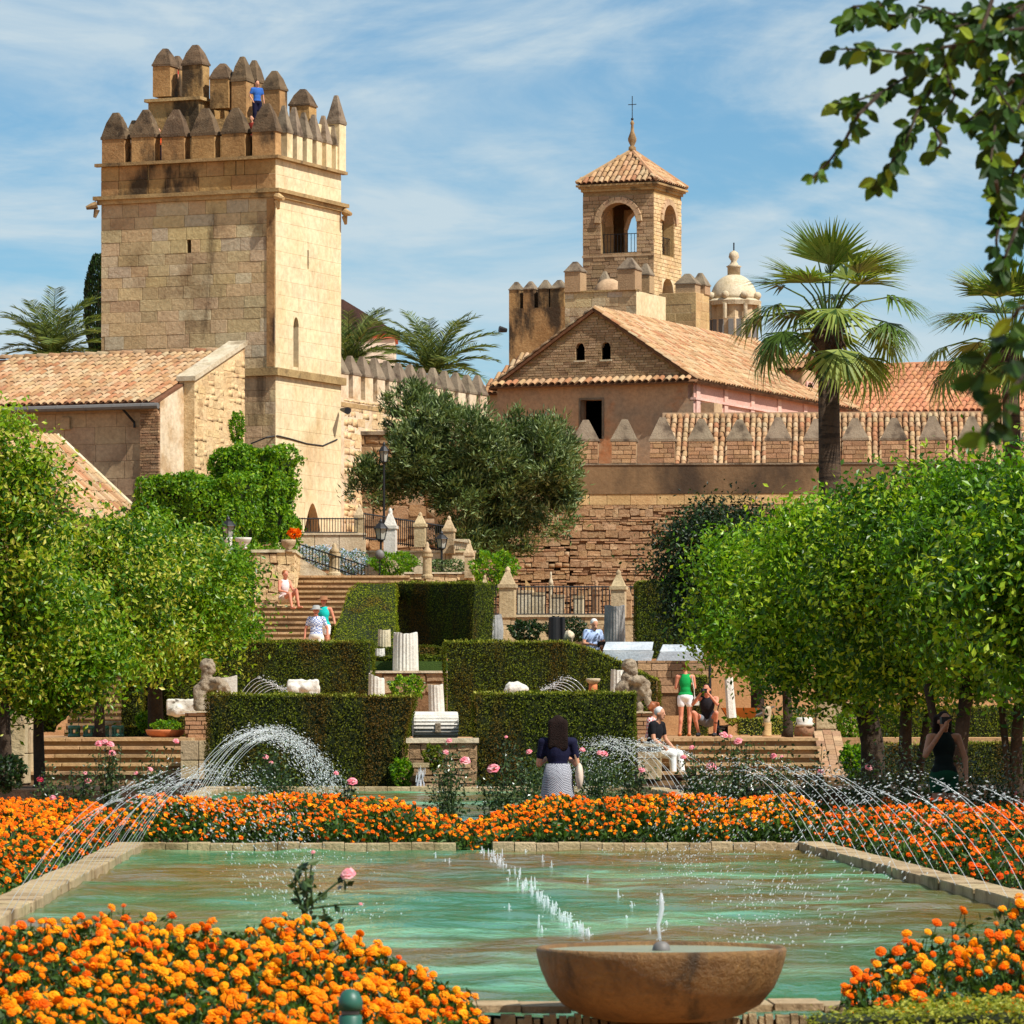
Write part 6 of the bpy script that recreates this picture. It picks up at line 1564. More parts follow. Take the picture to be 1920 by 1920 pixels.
for pts, nl, Ls in twg:
    Yb = U(14.0, 15.4); pp = [at(a, b, Yb + U(-.15, .15)) - o for a, b in pts]
    MB().tube(pp, [0.007 - 0.005 * i / len(pp) for i in range(len(pp))], 6).build('twig', M_['trunk'], br)
    for i in range(int(nl * 2.5)):
        f = U(0.08, 1.0) * (len(pp) - 1); i0 = min(int(f), len(pp) - 2); p = pp[i0].lerp(pp[i0 + 1], f - i0); dr = (pp[i0 + 1] - pp[i0]).normalized()
        ydir = (dr * .5 + Vector((U(-1, 1), U(-.9, .9), U(-1.3, .35)))).normalized(); xd = ydir.cross(Vector((U(-.6, .6), -1, U(-.6, .6)))).normalized(); zd = xd.cross(ydir)
        L = Ls * 1.6 * 14.7 / F * U(.6, 1.25)
        NL.append(Matrix.Translation(p + ydir * .008) @ (Matrix((xd, ydir, zd)).transposed().to_4x4()) @ Matrix.Diagonal((L * .95, L, L, 1)))
NL.sort(key=lambda m: -m.to_scale().y)
for m in NL[:300]: ob('leaf', lm, None, br, mtx=m)
if len(NL) > 300: tag(ob('leaves', scatter('leaves', BRV, np.array(BRF), [np.array(m) for m in NL[300:]]), M_['near'], br), kind='stuff')
b2 = T('overhanging_twig', 'dark blurred leaf cluster hanging in front of the second palm at right edge', 'branch', tuple(at(2000, 560, 9)))
o = Vector(b2.location)
for pts, nl, Ls in (([(1990, 540), (1910, 580), (1870, 640), (1835, 700), (1815, 740)], 20, 42), ([(1990, 640), (1930, 690), (1890, 740), (1860, 790), (1850, 815)], 20, 42), ([(1960, 600), (1900, 660), (1880, 700)], 10, 40)):
    pp = [at(a, b, 9 + U(-.1, .1)) - o for a, b in pts]; MB().tube(pp, [.005 - .003 * i / len(pp) for i in range(len(pp))], 6).build('twig', M_['trunk'], b2)
    for i in range(nl):
        f = U(0.15, 1.0) * (len(pp) - 1); i0 = min(int(f), len(pp) - 2); p = pp[i0].lerp(pp[i0 + 1], f - i0)
        ydir = Vector((U(-1, .8), U(-.9, .9), U(-1.2, .4))).normalized(); xd = ydir.cross(Vector((U(-.6, .6), -1, U(-.6, .6)))).normalized(); zd = xd.cross(ydir); L = Ls * 1.35 * 9 / F * U(.65, 1.2)
        ob('leaf', lm, None, b2, mtx=Matrix.Translation(p + ydir * .005) @ (Matrix((xd, ydir, zd)).transposed().to_4x4()) @ Matrix.Diagonal((L * .95, L, L, 1)))
# ------------------------------------------------------------------ marbles and garden furniture
ONT = ('stone_table', 'garden_stool', 'terracotta_saucer', 'stone_pedestal', 'column_base', 'wheelbarrow', 'broom', 'garden_crate')
def thing_at(name, label, cat, px, py, Y, rz=0.0):
    p = at(px, py, Y)
    if name in ONT: p.z = TZ
    return T(name, label, cat, tuple(p), rz)
def column(label, x0, x1, y0, y1, Y, mat, flutes=22, tilt=0.0, broken=True, barrel=0.0, name='marble_column', slant=0.0, tap=0.93, depthtilt=0.0):
    s = Y / F; r = (x1 - x0) * s / 2; h = (y1 - y0) * s
    t = thing_at(name, label, 'column', (x0 + x1) / 2, y1, Y)
    n = flutes * 2; m = 9; mb = MB(); vs = []; q = random.Random(int(x0))
    for i in range(m):
        f = i / (m - 1); rr = r * (1 - (1 - tap) * f) * (1 + barrel * math.sin(f * math.pi))
        for k in range(n):
            a = 2 * math.pi * k / n; fl = rr * (1 - 0.075 * (k % 2)); z = h * f
            if i == m - 1 and broken: z += (0.06 * math.sin(a * 2 + 1) + 0.04 * math.sin(a * 5)) * r
            if i >= m - 2: z += slant * h * math.cos(a) * (1 if i == m - 1 else .5)
            if broken and i in (0, m - 1): fl *= 1 - 0.03 * q.random()
            vs.append((fl * math.cos(a), fl * math.sin(a), z))
    fs = [(i * n + k, i * n + (k + 1) % n, (i + 1) * n + (k + 1) % n, (i + 1) * n + k) for i in range(m - 1) for k in range(n)]
    vs.append((0, 0, h - 0.03)); c = len(vs) - 1
    fs += [((m - 1) * n + k, (m - 1) * n + (k + 1) % n, c) for k in range(n)]; fs.append(tuple(range(n))[::-1])
    mb.add(vs, fs); o = mb.build('shaft', mat, t); t.rotation_euler = (depthtilt, tilt, 0)
    return t
MW, MG = M_['marble'], M_['greymarble']
column('largest white fluted column stump standing in the middle of the garden', 736, 785, 1187, 1262, 105, MW)
column('small fluted column left of the largest white stump', 708, 733, 1181, 1218, 110, M_['palestone'], 14)
column('short fluted drum at the foot of the small column', 702, 722, 1216, 1234, 107.5, MW, 12)
column('white fluted stump with rounded top behind the front left hedge', 690, 722, 1268, 1310, 94, MW, 14, slant=-0.12)
column('tilted fluted white stump on the cascade terrace', 804, 834, 1284, 1338, 92, MW, 14, tilt=-0.04)
column('barrel shaped fluted column below the railing', 903, 942, 1153, 1206, 118, MG, 20, barrel=0.14)
column('tall grey broken column beside the man in light blue', 1132, 1173, 1136, 1212, 116, MG, 22, slant=0.0)
column('fluted fragment behind the right statue', 1144, 1176, 1256, 1312, 96, MW, 14)
column('slim smooth white column leaning over the orange wheelbarrow', 1362, 1381, 1270, 1346, 105, M_['marble'], 3, tilt=-0.075, broken=False, tap=0.86)
ld = thing_at('fallen_column', 'white fluted column drum lying on its side on the cascade wall', 'column', 816, 1384, 84)
s = 84 / F; r = 25 * s; n = 44; mb = MB(); vs = []
for i, x in enumerate((-42, -38, 38, 42)):
    for k in range(n):
        a = 2 * math.pi * k / n; q = r * (1 - .07 * (k % 2)) * (0.97 if i in (0, 3) else 1); vs.append((x * s, q * math.cos(a), r + q * math.sin(a)))
fs = [(i * n + k, i * n + (k + 1) % n, (i + 1) * n + (k + 1) % n, (i + 1) * n + k) for i in range(3) for k in range(n)] + [tuple(range(n)), tuple(range(3 * n, 4 * n))[::-1]]
mb.add(vs, fs).build('drum', MW, ld); MB().bb(-2 * s, 8 * s, -r - .01, -r * .6, r - 14 * s, r + 3 * s).build('socket', M_['statue'], ld)
ld.rotation_euler = (0, 0, rad(6))
for lab, x0, x1, y0, y1, Y in (('long blue grey marble sarcophagus left of the gap on the brick wall', 1124, 1226, 1203, 1239, 110), ('long blue grey marble sarcophagus right of the gap, next to the orange tree', 1231, 1320, 1208, 1239, 110)):
    t = thing_at('marble_sarcophagus', lab, 'sarcophagus', (x0 + x1) / 2, y1, Y); s = Y / F; w = (x1 - x0) * s; h = (y1 - y0) * s
    MB().prism([(-w / 2, 0, 0), (w / 2 - .06, 0, 0), (w / 2, 0, h * .5), (w / 2 - .05, 0, h * .55), (-w / 2 + .1, 0, h * .55)], (0, .9, 0)).build('chest', M_['bluemarble'], t)
    MB().prism([(-w / 2 + .08, .01, h * .56), (w / 2 - .04, .01, h * .56), (w / 2, .3, h), (-w / 2 + .16, .3, h)], (0, .5, 0)).build('lid', M_['bluemarble'], t)
def rock(label, px, py, w, h, Y, mat, seed=1, name='marble_block', nz=.03, sq=False):
    t = thing_at(name, label, 'stone', px, py, Y); s = Y / F; q = random.Random(seed); mb = MB()
    if sq: mb.box((0, 0, h * s / 2), (w * s * .95, h * s * 1.1, h * s * .92))
    for i in range(5): mb.ball((q.uniform(-.3, .3) * w * s, q.uniform(-.1, .1), h * s * q.uniform(.3, .55)), (w * s * q.uniform(.22, .32), h * s * .5, h * s * q.uniform(.35, .5)), 10, 7)
    me = remesh(mb, 0.025, 2, nz, 7); ob('rock', me, mat, t); return t
rock('broken white marble block above the front left hedge', 568, 1306, 60, 32, 92, MW, 3, sq=True)
rock('rough white boulder above the front right hedge', 958, 1306, 60, 30, 92, MW, 5)
rock('pale pointed rock behind the sloping hedge', 1066, 1206, 24, 26, 113, M_['palestone'], 6)
rock('white fragment with curved edge beside the left statue', 340, 1342, 56, 32, 94, MW, 8, nz=.02, sq=True)
t = thing_at('marble_fragment', 'square fluted white slab behind the left statue', 'stone', 424, 1310, 94); MB().prism([(-.18, 0, 0), (.2, 0, 0), (.2, 0, .46), (.05, 0, .42), (-.18, 0, .40)], (0, .3, 0)).build('slab', MW, t)
# statues
def statue(name, label, px, py, Y, balls, mat=M_['statue'], vox=.02, nz=.022):
    t = thing_at(name, label, 'statue', px, py, Y); s = Y / F; mb = MB()
    for (x, y, rx, ry, *d) in balls: mb.ball((x * s, (d[0] if d else 0) * s, -y * s), (rx * s, rx * s * (d[1] if len(d) > 1 else .8), ry * s), 12, 8)
    ob('figure', remesh(mb, vox, 2, nz, 11), mat, t); return t
ls = statue('weathered_statue', 'weathered stone bust with curly head on the brick pedestal at left', 385, 1336, 90,
       [(4, -88, 15, 14), (8, -80, 12, 12), (2, -66, 11, 16), (-2, -50, 12, 16), (-10, -30, 13, 22), (-8, -14, 16, 14), (-14, -40, 9, 14), (20, -58, 16, 9), (32, -48, 12, 12), (42, -36, 8, 14), (14, -50, 10, 9), (4, -6, 22, 8)])
rs = statue('weathered_statue', 'weathered stone torso statue with a rough head on the brick pedestal at right', 1194, 1338, 90,
       [(-14, -90, 15, 14), (-10, -80, 13, 12), (-18, -66, 12, 16), (-26, -48, 14, 14), (-34, -44, 8, 10), (2, -62, 18, 10), (14, -50, 12, 16), (20, -34, 8, 18), (22, -20, 6, 12), (6, -10, 7, 12), (6, 0, 10, 6), (-8, -30, 14, 20, 10), (2, -40, 14, 22, 10)])
for lab, x0, x1, y0, y1 in (('brick pedestal under the left statue', 346, 402, 1336, 1384), ('brick pedestal under the right statue', 1176, 1222, 1337, 1384)):
    pier('brick_pedestal', lab, x0, x1, y0, y1, 89.4, .5, M_['redbrick'], (.075, .085), (.24, .34), .03, 'brick', mx=70)
def lathe_thing(name, label, cat, px, py, Y, parts, rz=0):
    t = thing_at(name, label, cat, px, py, Y, rz); s = Y / F
    for nm, mat, prof, n in parts: MB().lathe([(a * s, b * s) for a, b in prof], n).build(nm, mat, t, smooth=True)
    return t
lathe_thing('stone_table', 'small round stone table beside the green stools', 'table', 212, 1360, 98, [('top', M_['stone'], [(19, 22), (20, 23), (20, 28), (18, 30)], 24), ('pedestal', M_['stone'], [(12, 0), (10, 4), (7, 10), (7, 18), (13, 22)], 16)])
for i, px in enumerate((139, 167, 193, 221)):
    t = lathe_thing('garden_stool', ['green drum stool, first from the left steps', 'green drum stool, second from the left', 'green drum stool, third from the left', 'green drum stool nearest the stone table'][i], 'stool', px, 1374, 95,
                [('seat', M_['greenstool'], [(11, 15), (12, 17), (12, 20), (10, 22)], 18), ('base', M_['greenstool'], [(12, 0), (12, 4), (9, 6), (9, 7)], 18)]); t['group'] = 'green stools on the left terrace'
    for k in range(6): MB().tube([(9 * 95 / F * math.cos(k * 1.047), 9 * 95 / F * math.sin(k * 1.047), 5 * 95 / F), (10 * 95 / F * math.cos(k * 1.047), 10 * 95 / F * math.sin(k * 1.047), 16 * 95 / F)], .022, 6).build('leg', M_['greenstool'], t)
lathe_thing('terracotta_saucer', 'wide shallow terracotta planter at the top of the left steps', 'planter', 310, 1388, 90, [('dish', M_['terra'], [(26, 0), (34, 6), (37, 12), (37, 15), (33, 15), (31, 10)], 28)])
lathe_thing('stone_urn', 'round stone urn planter on the wall left of the orange lilies', 'planter', 456, 1030, 131.5, [('bowl', M_['marble'], [(6, 0), (8, 3), (5, 6), (12, 12), (15, 18), (16, 22), (13, 22)], 18)])
lathe_thing('flower_urn', 'stone urn holding the orange lilies on the stair wall', 'planter', 541, 1036, 131.5, [('bowl', M_['stone'], [(6, 0), (8, 3), (5, 6), (12, 13), (14, 20), (14, 24), (11, 24)], 18)])
lathe_thing('stone_pedestal', 'carved pale pedestal standing free on the right terrace', 'pedestal', 1438, 1370, 102, [('base', M_['yellowstone'], [(9, 0), (9, 3), (8.4, 4), (8.4, 24), (9, 26)], 16), ('capital', M_['palestone'], [(8, 26), (6, 30), (8, 40), (8.6, 50), (7, 56), (4, 57)], 16)])
lathe_thing('column_base', 'squat round column base on a block at the top of the right steps', 'pedestal', 1508, 1374, 100, [('block', M_['redbrick'], [(19, 0), (19, 17), (17, 19)], 4), ('drum', M_['marble'], [(17, 19), (18, 24), (15, 28), (16, 33), (13, 36)], 24)])
lathe_thing('capital_fragment', 'small mushroom shaped column capital above the front right hedge', 'stone', 1112, 1306, 94, [('shaft', M_['terra'], [(9, 0), (8, 16), (8, 24)], 14), ('top', M_['palestone'], [(8, 24), (13, 29), (14, 33), (12, 34)], 14)])
# white lamp pedestal under the left lantern
lathe_thing('white_post', 'white cylindrical post under the lantern left of the grand stairs', 'post', 428, 1130, 129.5, [('shaft', M_['marble'], [(9, 0), (8, 3), (7.5, 119), (9, 123)], 16)])
# lanterns
def lantern(label, px, ytop, ybot, Y, post=None, w=26):
    t = thing_at('street_lantern', label, 'lamp', px, ybot, Y); s = Y / F; h = (ybot - ytop) * s; w = w * s
    MB().lathe([(w * .28, 0), (w * .3, h * .06), (w * .44, h * .5), (w * .47, h * .52)], 4).build('glass', M_['glass'], t)
    for k in range(4):
        a = k * math.pi / 2; MB().tube([(w * .29 * math.cos(a), w * .29 * math.sin(a), 0), (w * .48 * math.cos(a), w * .48 * math.sin(a), h * .53)], .018, 4).build('frame_bar', M_['iron'], t)
    MB().lathe([(w * .6, h * .52), (w * .56, h * .56), (w * .3, h * .74), (w * .14, h * .8), (w * .16, h * .86), (w * .04, h)], 8).build('hood', M_['iron'], t)
    MB().lathe([(w * .12, -.06), (w * .34, 0), (w * .3, .02)], 8).build('holder', M_['iron'], t)
    if post: MB().tube([(0, 0, -post * s), (0, 0, -post * s * .97), (0, 0, -post * s * .9), (0, 0, -.04)], [.09, .07, .04, .03], 10).build('pole', M_['iron'], t)
    return t
lantern('black lantern on the white post left of the grand stairs', 428, 968, 1007, 129.5)
lantern('black lantern in front of the whitest pillar', 714, 972, 1012, 139.5, 68, 24)
lantern('black lantern in front of the pillar nearest the olive', 828, 995, 1028, 139, 52, 22)
lantern('dark tall lantern silhouetted against the olive foliage', 720, 828, 866, 143.5, 150, 18)
lantern('lantern post half hidden in the bright orange tree at right', 1331, 1135, 1180, 108.5, 180, 28)
t = thing_at('flood_lamp', 'round grey floodlight below the whitest pillar', 'lamp', 712, 1040, 138.5); MB().ball((0, 0, 0), (.14, .1, .15)).build('housing', M_['lead'], t, smooth=True); MB().tube([(0, .05, -.15), (0, .08, -.6)], .02, 6).build('stand', M_['iron'], t)
lathe_thing('garden_light', 'green metal dome bollard light among the near marigolds', 'lamp', 657, 2010, 16.8, [('dome', M_['green'], [(23, 116), (23, 132), (21, 140), (15, 150), (7, 155), (1, 156)], 24), ('neck', M_['lead'], [(17, 106), (17, 116)], 20), ('body', M_['green'], [(22, 0), (22, 104), (19, 107)], 24)])
t = thing_at('litter_bin', 'black twin column litter bin in front of the grey wall', 'bin', 1040, 1212, 120); MB().lathe([(.14, 0), (.16, .05), (.15, .72), (.12, .74)], 14).build('body', M_['iron'], t); MB().tube([(.2, 0, 0), (.2, 0, .74)], .06, 8).build('post', M_['iron'], t)
# wheelbarrow and broom
wb = thing_at('wheelbarrow', 'orange wheelbarrow behind the leaning white column', 'wheelbarrow', 1388, 1366, 107)
MB().box((0, 0, .48), (.5, .5, .3), 0, .5, (1.7, 1.4)).build('tray', M_['orange'], wb)
w_ = MB(); 
for k in range(16):
    a, b = k * math.pi / 8, (k + 1) * math.pi / 8; w_.tube([(-.5, .0 + .17 * math.cos(a), .17 + .17 * math.sin(a)), (-.5, .17 * math.cos(b), .17 + .17 * math.sin(b))], .035, 5)
w_.build('wheel', M_['iron'], wb)
for y in (-.2, .2):
    MB().tube([(-.5, y * .3, .17), (0, y, .33), (.45, y, .5), (.75, y, .66)], .018, 6).build('handle', M_['lead'], wb); MB().tube([(.2, y, .36), (.25, y, 0)], .016, 6).build('leg', M_['iron'], wb)
bm = thing_at('broom', 'wooden broom leaning behind the squatting man', 'broom', 1338, 1362, 107); MB().tube([(0, 0, 0), (.13, .1, .78)], .014, 6).build('handle', M_['wood'], bm); MB().box((0, 0, 0), (.25, .08, .1)).build('head', M_['wood'], bm)
t = thing_at('garden_crate', 'dark tool box on the right terrace behind the squatting man', 'box', 1352, 1364, 107.5); MB().box((0, 0, .12), (.3, .25, .24)).build('body', M_['iron'], t); MB().tube([(-.08, -.13, .16), (.08, -.13, .16)], .015, 5).build('handle', M_['marble'], t)

# ------------------------------------------------------------------ people
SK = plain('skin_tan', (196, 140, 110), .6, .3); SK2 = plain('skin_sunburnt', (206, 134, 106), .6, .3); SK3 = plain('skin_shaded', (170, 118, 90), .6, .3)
def cloth(n, c, v=.12): return plain(n, c, .85, .15, 0, v, .25, 60)
HD, HB, HG, HR = plain('hair_dark', (30, 18, 14), .75, .12, 0, .3, .8, 90), plain('hair_brown', (96, 60, 34), .7, .15, 0, .3, .6, 90), plain('hair_white', (214, 210, 204), .6), plain('hair_auburn', (150, 84, 44), .5)
def check_cloth(name, a, b, sc):
    g = G(name); x = g.n('ShaderNodeTexChecker'); x.inputs['Scale'].default_value = sc; x.inputs['Color1'].default_value = C(a); x.inputs['Color2'].default_value = C(b)
    tcn = g.n('ShaderNodeTexCoord'); g.l(tcn.outputs['Object'], x.inputs[0]); q = g.n('ShaderNodeBsdfPrincipled'); g.l(x.outputs[0], q.inputs['Base Color']); q.inputs['Roughness'].default_value = .9; return g.end(q.outputs[0])
BASE = dict(pel=(0, 0, .95), che=(0, .01, 1.25), nek=(0, .02, 1.43), hed=(0, -.005, 1.58), sL=(-.18, .01, 1.39), sR=(.18, .01, 1.39), eL=(-.25, .03, 1.12), eR=(.25, .03, 1.12), wL=(-.26, -.04, .88), wR=(.26, -.04, .88),
            hL=(-.095, 0, .90), hR=(.095, 0, .90), kL=(-.10, -.02, .49), kR=(.10, -.02, .49), aL=(-.10, .03, .08), aR=(.10, .03, .08))
def person(label, loc, rz, J=None, sc=1.0, skin=None, top=None, bottom=None, hair=None, fem=False, toes=True, hairstyle='short', bulk=1.0, gaze=(0, -1, 0), shoes=None, vox=None):
    vox = vox or (.0135 if loc[1] < 60 else (.018 if loc[1] < 140 else .03))
    j = {k: Vector(v) for k, v in BASE.items()}
    for k, v in (J or {}).items(): j[k] = Vector(v)
    t = T('person', label, 'person', tuple(loc), rz); t.scale = (sc, sc, sc); skin = skin or SK
    mb = MB(); B = bulk
    def torso(m, g, lo=True, tank=False):
        up = (j['che'] - j['pel']).normalized()
        w = .150 * B if not fem else .135 * B
        m.ball(j['che'] + up * .02, (w + g, .105 * B + g, .19 + g), 14, 9); m.ball(j['che'].lerp(j['pel'], .55), ((.13 if not fem else .112) * B + g, .10 * B + g, .17), 14, 8)
        sh_ = .052 + g * .8 if g < .02 else .05
        if not tank: m.cap(j['sL'], j['sR'], sh_, sh_)
        else:
            for s_ in 'LR': m.cap(j['che'] + Vector((0, 0, .1)), j['s' + s_].lerp(j['nek'], .42) + Vector((0, 0, .015)), .06, .035)
        if lo: m.ball(j['pel'], ((.148 if not fem else .16) * B + g, .115 * B + g, .13 + g), 14, 8)
    torso(mb, 0)
    mb.cap(j['che'] + Vector((0, 0, .1)), j['nek'], .07, .055); mb.cap(j['nek'], j['hed'] - Vector((0, 0, .05)), .053, .05)
    h = j['hed']; gz = Vector(gaze).normalized(); rt = gz.cross(Vector((0, 0, 1))).normalized(); 
    mb.ball(h + Vector((0, 0, .03)), (.078, .095, .10), 14, 9); mb.cap(h + gz * .04 - Vector((0, 0, .055)), h + gz * .05 - Vector((0, 0, .075)), .05, .04)
    mb.cap(h + gz * .085 + Vector((0, 0, .02)), h + gz * .112 - Vector((0, 0, .02)), .012, .017)
    for s_ in (-1, 1): mb.ball(h + rt * .08 * s_ + Vector((0, 0, .0)), (.016, .022, .03), 8, 5)
    for s_ in 'LR':
        mb.cap(j['s' + s_], j['e' + s_], .05 * B, .04); mb.cap(j['e' + s_], j['w' + s_], .04, .027)
        d = (j['w' + s_] - j['e' + s_]).normalized(); w0 = j['w' + s_]; pc = w0 + d * .06; mb.ball(pc, (.032, .03, .045), 8, 6)
        sd = d.orthogonal().normalized(); up = d.cross(sd)
        for k in range(4):
            o_ = sd * (.026 - .0173 * k); L = (.062, .074, .07, .055)[k]; a = pc + d * .03 + o_; m1 = a + d * L * .55; mb.cap(a, m1, .0095, .009, 6); mb.cap(m1, m1 + (d * .7 - up * .6) * L * .5, .009, .0075, 6)
        th = w0 + d * .035 + sd * .028; mb.cap(th, th + (d * .6 + sd * .7) * .05, .011, .009, 6)
        mb.cap(j['h' + s_], j['k' + s_], .082 * B, .054); mb.cap(j['k' + s_], j['a' + s_], .054, .036)
        cf = j['k' + s_].lerp(j['a' + s_], .3); mb.ball(cf + Vector((0, .012, 0)), (.052, .056, .1), 10, 6)
        f = j.get('t' + s_) or (j['a' + s_] + Vector((0, -.17, -.045))); mb.cap(j['a' + s_] + Vector((0, .02, -.04)), f, .038, .03)
    body = ob('body', remesh(mb, vox, 3 if vox < .02 else 1), skin, t)
    def garment(nm, m, mat): ob(nm, remesh(m, vox, 2 if vox < .02 else 1), mat, t)
    if top:
        kind, mat = top; m = MB(); torso(m, .014, True, kind == 'tank')
        if kind in ('tee', 'long'):
            for s_ in 'LR':
                e = j['s' + s_].lerp(j['e' + s_], .62 if kind == 'tee' else 1); m.cap(j['s' + s_], e, .060 * B, .054)
                if kind == 'long': m.cap(j['e' + s_], j['w' + s_], .052, .042)
        garment('top', m, mat)
    if bottom:
        kind, mat = bottom; m = MB(); m.ball(j['pel'] - Vector((0, 0, .02)), ((.165 if not fem else .175) * B, .135 * B, .13), 14, 8)
        if kind == 'skirt':
            m = MB().lathe([(.15, .28), (.185, .1), (.22, -.2), (.25, -.42), (.24, -.43)], 26, j['pel'] - Vector((0, 0, .1)), .5, .04)
            m.build('skirt', mat, t, smooth=True)
        else:
            f = {'shorts': .38, 'capri': 1.0, 'trousers': 1.0}[kind]
            for s_ in 'LR':
                m.cap(j['h' + s_], j['h' + s_].lerp(j['k' + s_], f), .098 * B, .098 * B - .02 * f)
                if kind != 'shorts': m.cap(j['k' + s_], j['k' + s_].lerp(j['a' + s_], .95 if kind == 'trousers' else .45), .075, .06)
            garment(kind if kind != 'capri' else 'trousers', m, mat)
    if hair:
        m = MB(); b = h - gz * .018 + Vector((0, 0, .045)); m.ball(b, (.088, .098, .098), 14, 9)
        if hairstyle == 'long':
            for k in range(7):
                a = rt * (.075 - .025 * k); m.cap(b - gz * .05 + a, b - gz * .085 + a * 1.25 - Vector((0, 0, .30 + .03 * math.sin(k))), .05, .03)
        if hairstyle == 'curly':
            q = random.Random(3)
            for k in range(22): m.ball(b + Vector((q.uniform(-.09, .09), q.uniform(-.08, .1), q.uniform(-.05, .09))), .04, 8, 5)
        if hairstyle == 'bun': m.ball(b - gz * .1 + Vector((0, 0, .02)), .05, 8, 6); m.cap(b - gz * .1, b - gz * .13 - Vector((0, 0, .1)), .03, .015)
        me = remesh(m, vox * 1.1, 2 if vox < .02 else 1)
        # keep the face free
        ob('hair', me, hair, t)
    # eyes and mouth
    em = MB()
    for s_ in (-1, 1): em.ball(h + gz * .088 + rt * .03 * s_ + Vector((0, 0, .025)), (.011, .011, .007), 6, 4)
    em.cap(h + gz * .088 + rt * -.018 - Vector((0, 0, .055)), h + gz * .088 + rt * .018 - Vector((0, 0, .055)), .006, .006, 5); em.build('face_detail', M_['wood'], t)
    for s_ in 'LR':
        if shoes:
            f = j.get('t' + s_) or (j['a' + s_] + Vector((0, -.17, -.045))); m = MB().cap(j['a' + s_] + Vector((0, .02, -.035)), f, .046, .042, 8); m.build('shoe', shoes, t, smooth=True)
    t['_h'] = 0; del t['_h']
    return t, j
def hat(t, j, mat, brim=.17):
    h = j['hed']; MB().lathe([(brim, .055), (brim * .98, .063), (.105, .08), (.1, .15), (.06, .17), (.01, .172)], 20, h).build('hat', mat, t, smooth=True)
def ground(px, py, Y): return at(px, py, Y)
PI = math.pi
# woman in navy
nv, sk_ = cloth('navy_jersey', (24, 24, 48)), check_cloth('dotted_skirt', (70, 72, 84), (176, 176, 182), 85)
t, j = person('woman seen from behind in navy top and grey dotted skirt beside the far marigolds', (xx(1046, 56), 56, .1), PI, {'eL': (-.23, -.02, 1.12), 'eR': (.23, -.02, 1.12), 'wL': (-.12, -.2, 1.2), 'wR': (.12, -.2, 1.2)}, 0.96, SK, ('tee', nv), ('skirt', sk_), HD, True, hairstyle='long')
MB().ball((-.26, .05, .98), (.05, .1, .16), 12, 8).build('handbag', cloth('beige_bag', (206, 186, 166)), t, smooth=True); MB().tube([(-.24, .05, 1.1), (-.19, .03, 1.3), (-.14, .02, 1.43)], .012, 5).build('bag_strap', cloth('strap_tan', (150, 120, 96)), t)
# seated man in black
MY = 86
t, j = person('white haired man in black t shirt and white trousers sitting on the right step parapet', (xx(1228, MY), MY - .1, zz(1412, MY) - .45), rad(60), {'pel': (0, .05, .52), 'che': (0, .0, .84), 'nek': (0, -.06, 1.02), 'hed': (0, -.1, 1.17), 'sL': (-.19, -.04, .98), 'sR': (.19, -.04, .98), 'eL': (-.24, -.1, .72), 'eR': (.24, -.08, .72), 'wL': (-.18, -.3, .56), 'wR': (.2, -.28, .55),
     'hL': (-.1, 0, .48), 'hR': (.1, 0, .48), 'kL': (-.13, -.43, .44), 'kR': (.12, -.43, .44), 'aL': (-.13, -.45, .06), 'aR': (.12, -.5, .06)}, .98, SK, ('tee', cloth('black_jersey', (22, 22, 26))), ('trousers', cloth('white_cotton', (226, 226, 222))), HG, bulk=1.12, shoes=M_['wood'])
t, j = person('auburn curly haired person half hidden behind the seated man in black', (xx(1224, 88), 88.2, zz(1400, 88) - .5), rad(70), {'pel': (0, .05, .52), 'che': (0, .0, .84), 'nek': (0, -.03, 1.02), 'hed': (0, -.06, 1.17), 'sL': (-.17, 0, .98), 'sR': (.17, 0, .98), 'eL': (-.2, -.1, .72), 'eR': (.2, -.08, .72), 'wL': (-.14, -.3, .56), 'wR': (.14, -.28, .55),
     'hL': (-.1, 0, .48), 'hR': (.1, 0, .48), 'kL': (-.13, -.43, .44), 'kR': (.12, -.43, .44), 'aL': (-.13, -.45, .06), 'aR': (.12, -.5, .06)}, 1.0, SK, ('tee', check_cloth('floral_blouse', (180, 60, 70), (220, 210, 205), 30)), ('trousers', nv), HR, True, hairstyle='curly')
# girl in green
t, j = person('girl seen from behind in green tank top and white shorts on the right terrace', (xx(1285, 104), 104, TZ), PI, {'eL': (-.22, -.02, 1.13), 'eR': (.22, -.02, 1.13), 'wL': (-.10, -.22, 1.28), 'wR': (.10, -.22, 1.28), 'aL': (-.09, .03, .08), 'aR': (.13, .0, .08)}, .93, SK2, ('tank', cloth('green_jersey', (22, 148, 72))), ('shorts', cloth('white_denim', (236, 236, 240))), HB, True, hairstyle='bun', shoes=M_['terra'])
MB().tube([(-.14, .1, 1.42), (-.2, .1, 1.1), (-.22, .02, .85)], .012, 5).build('bag_strap', M_['marble'], t); MB().box((-.26, .0, .82), (.12, .22, .2)).build('shoulder_bag', M_['marble'], t)
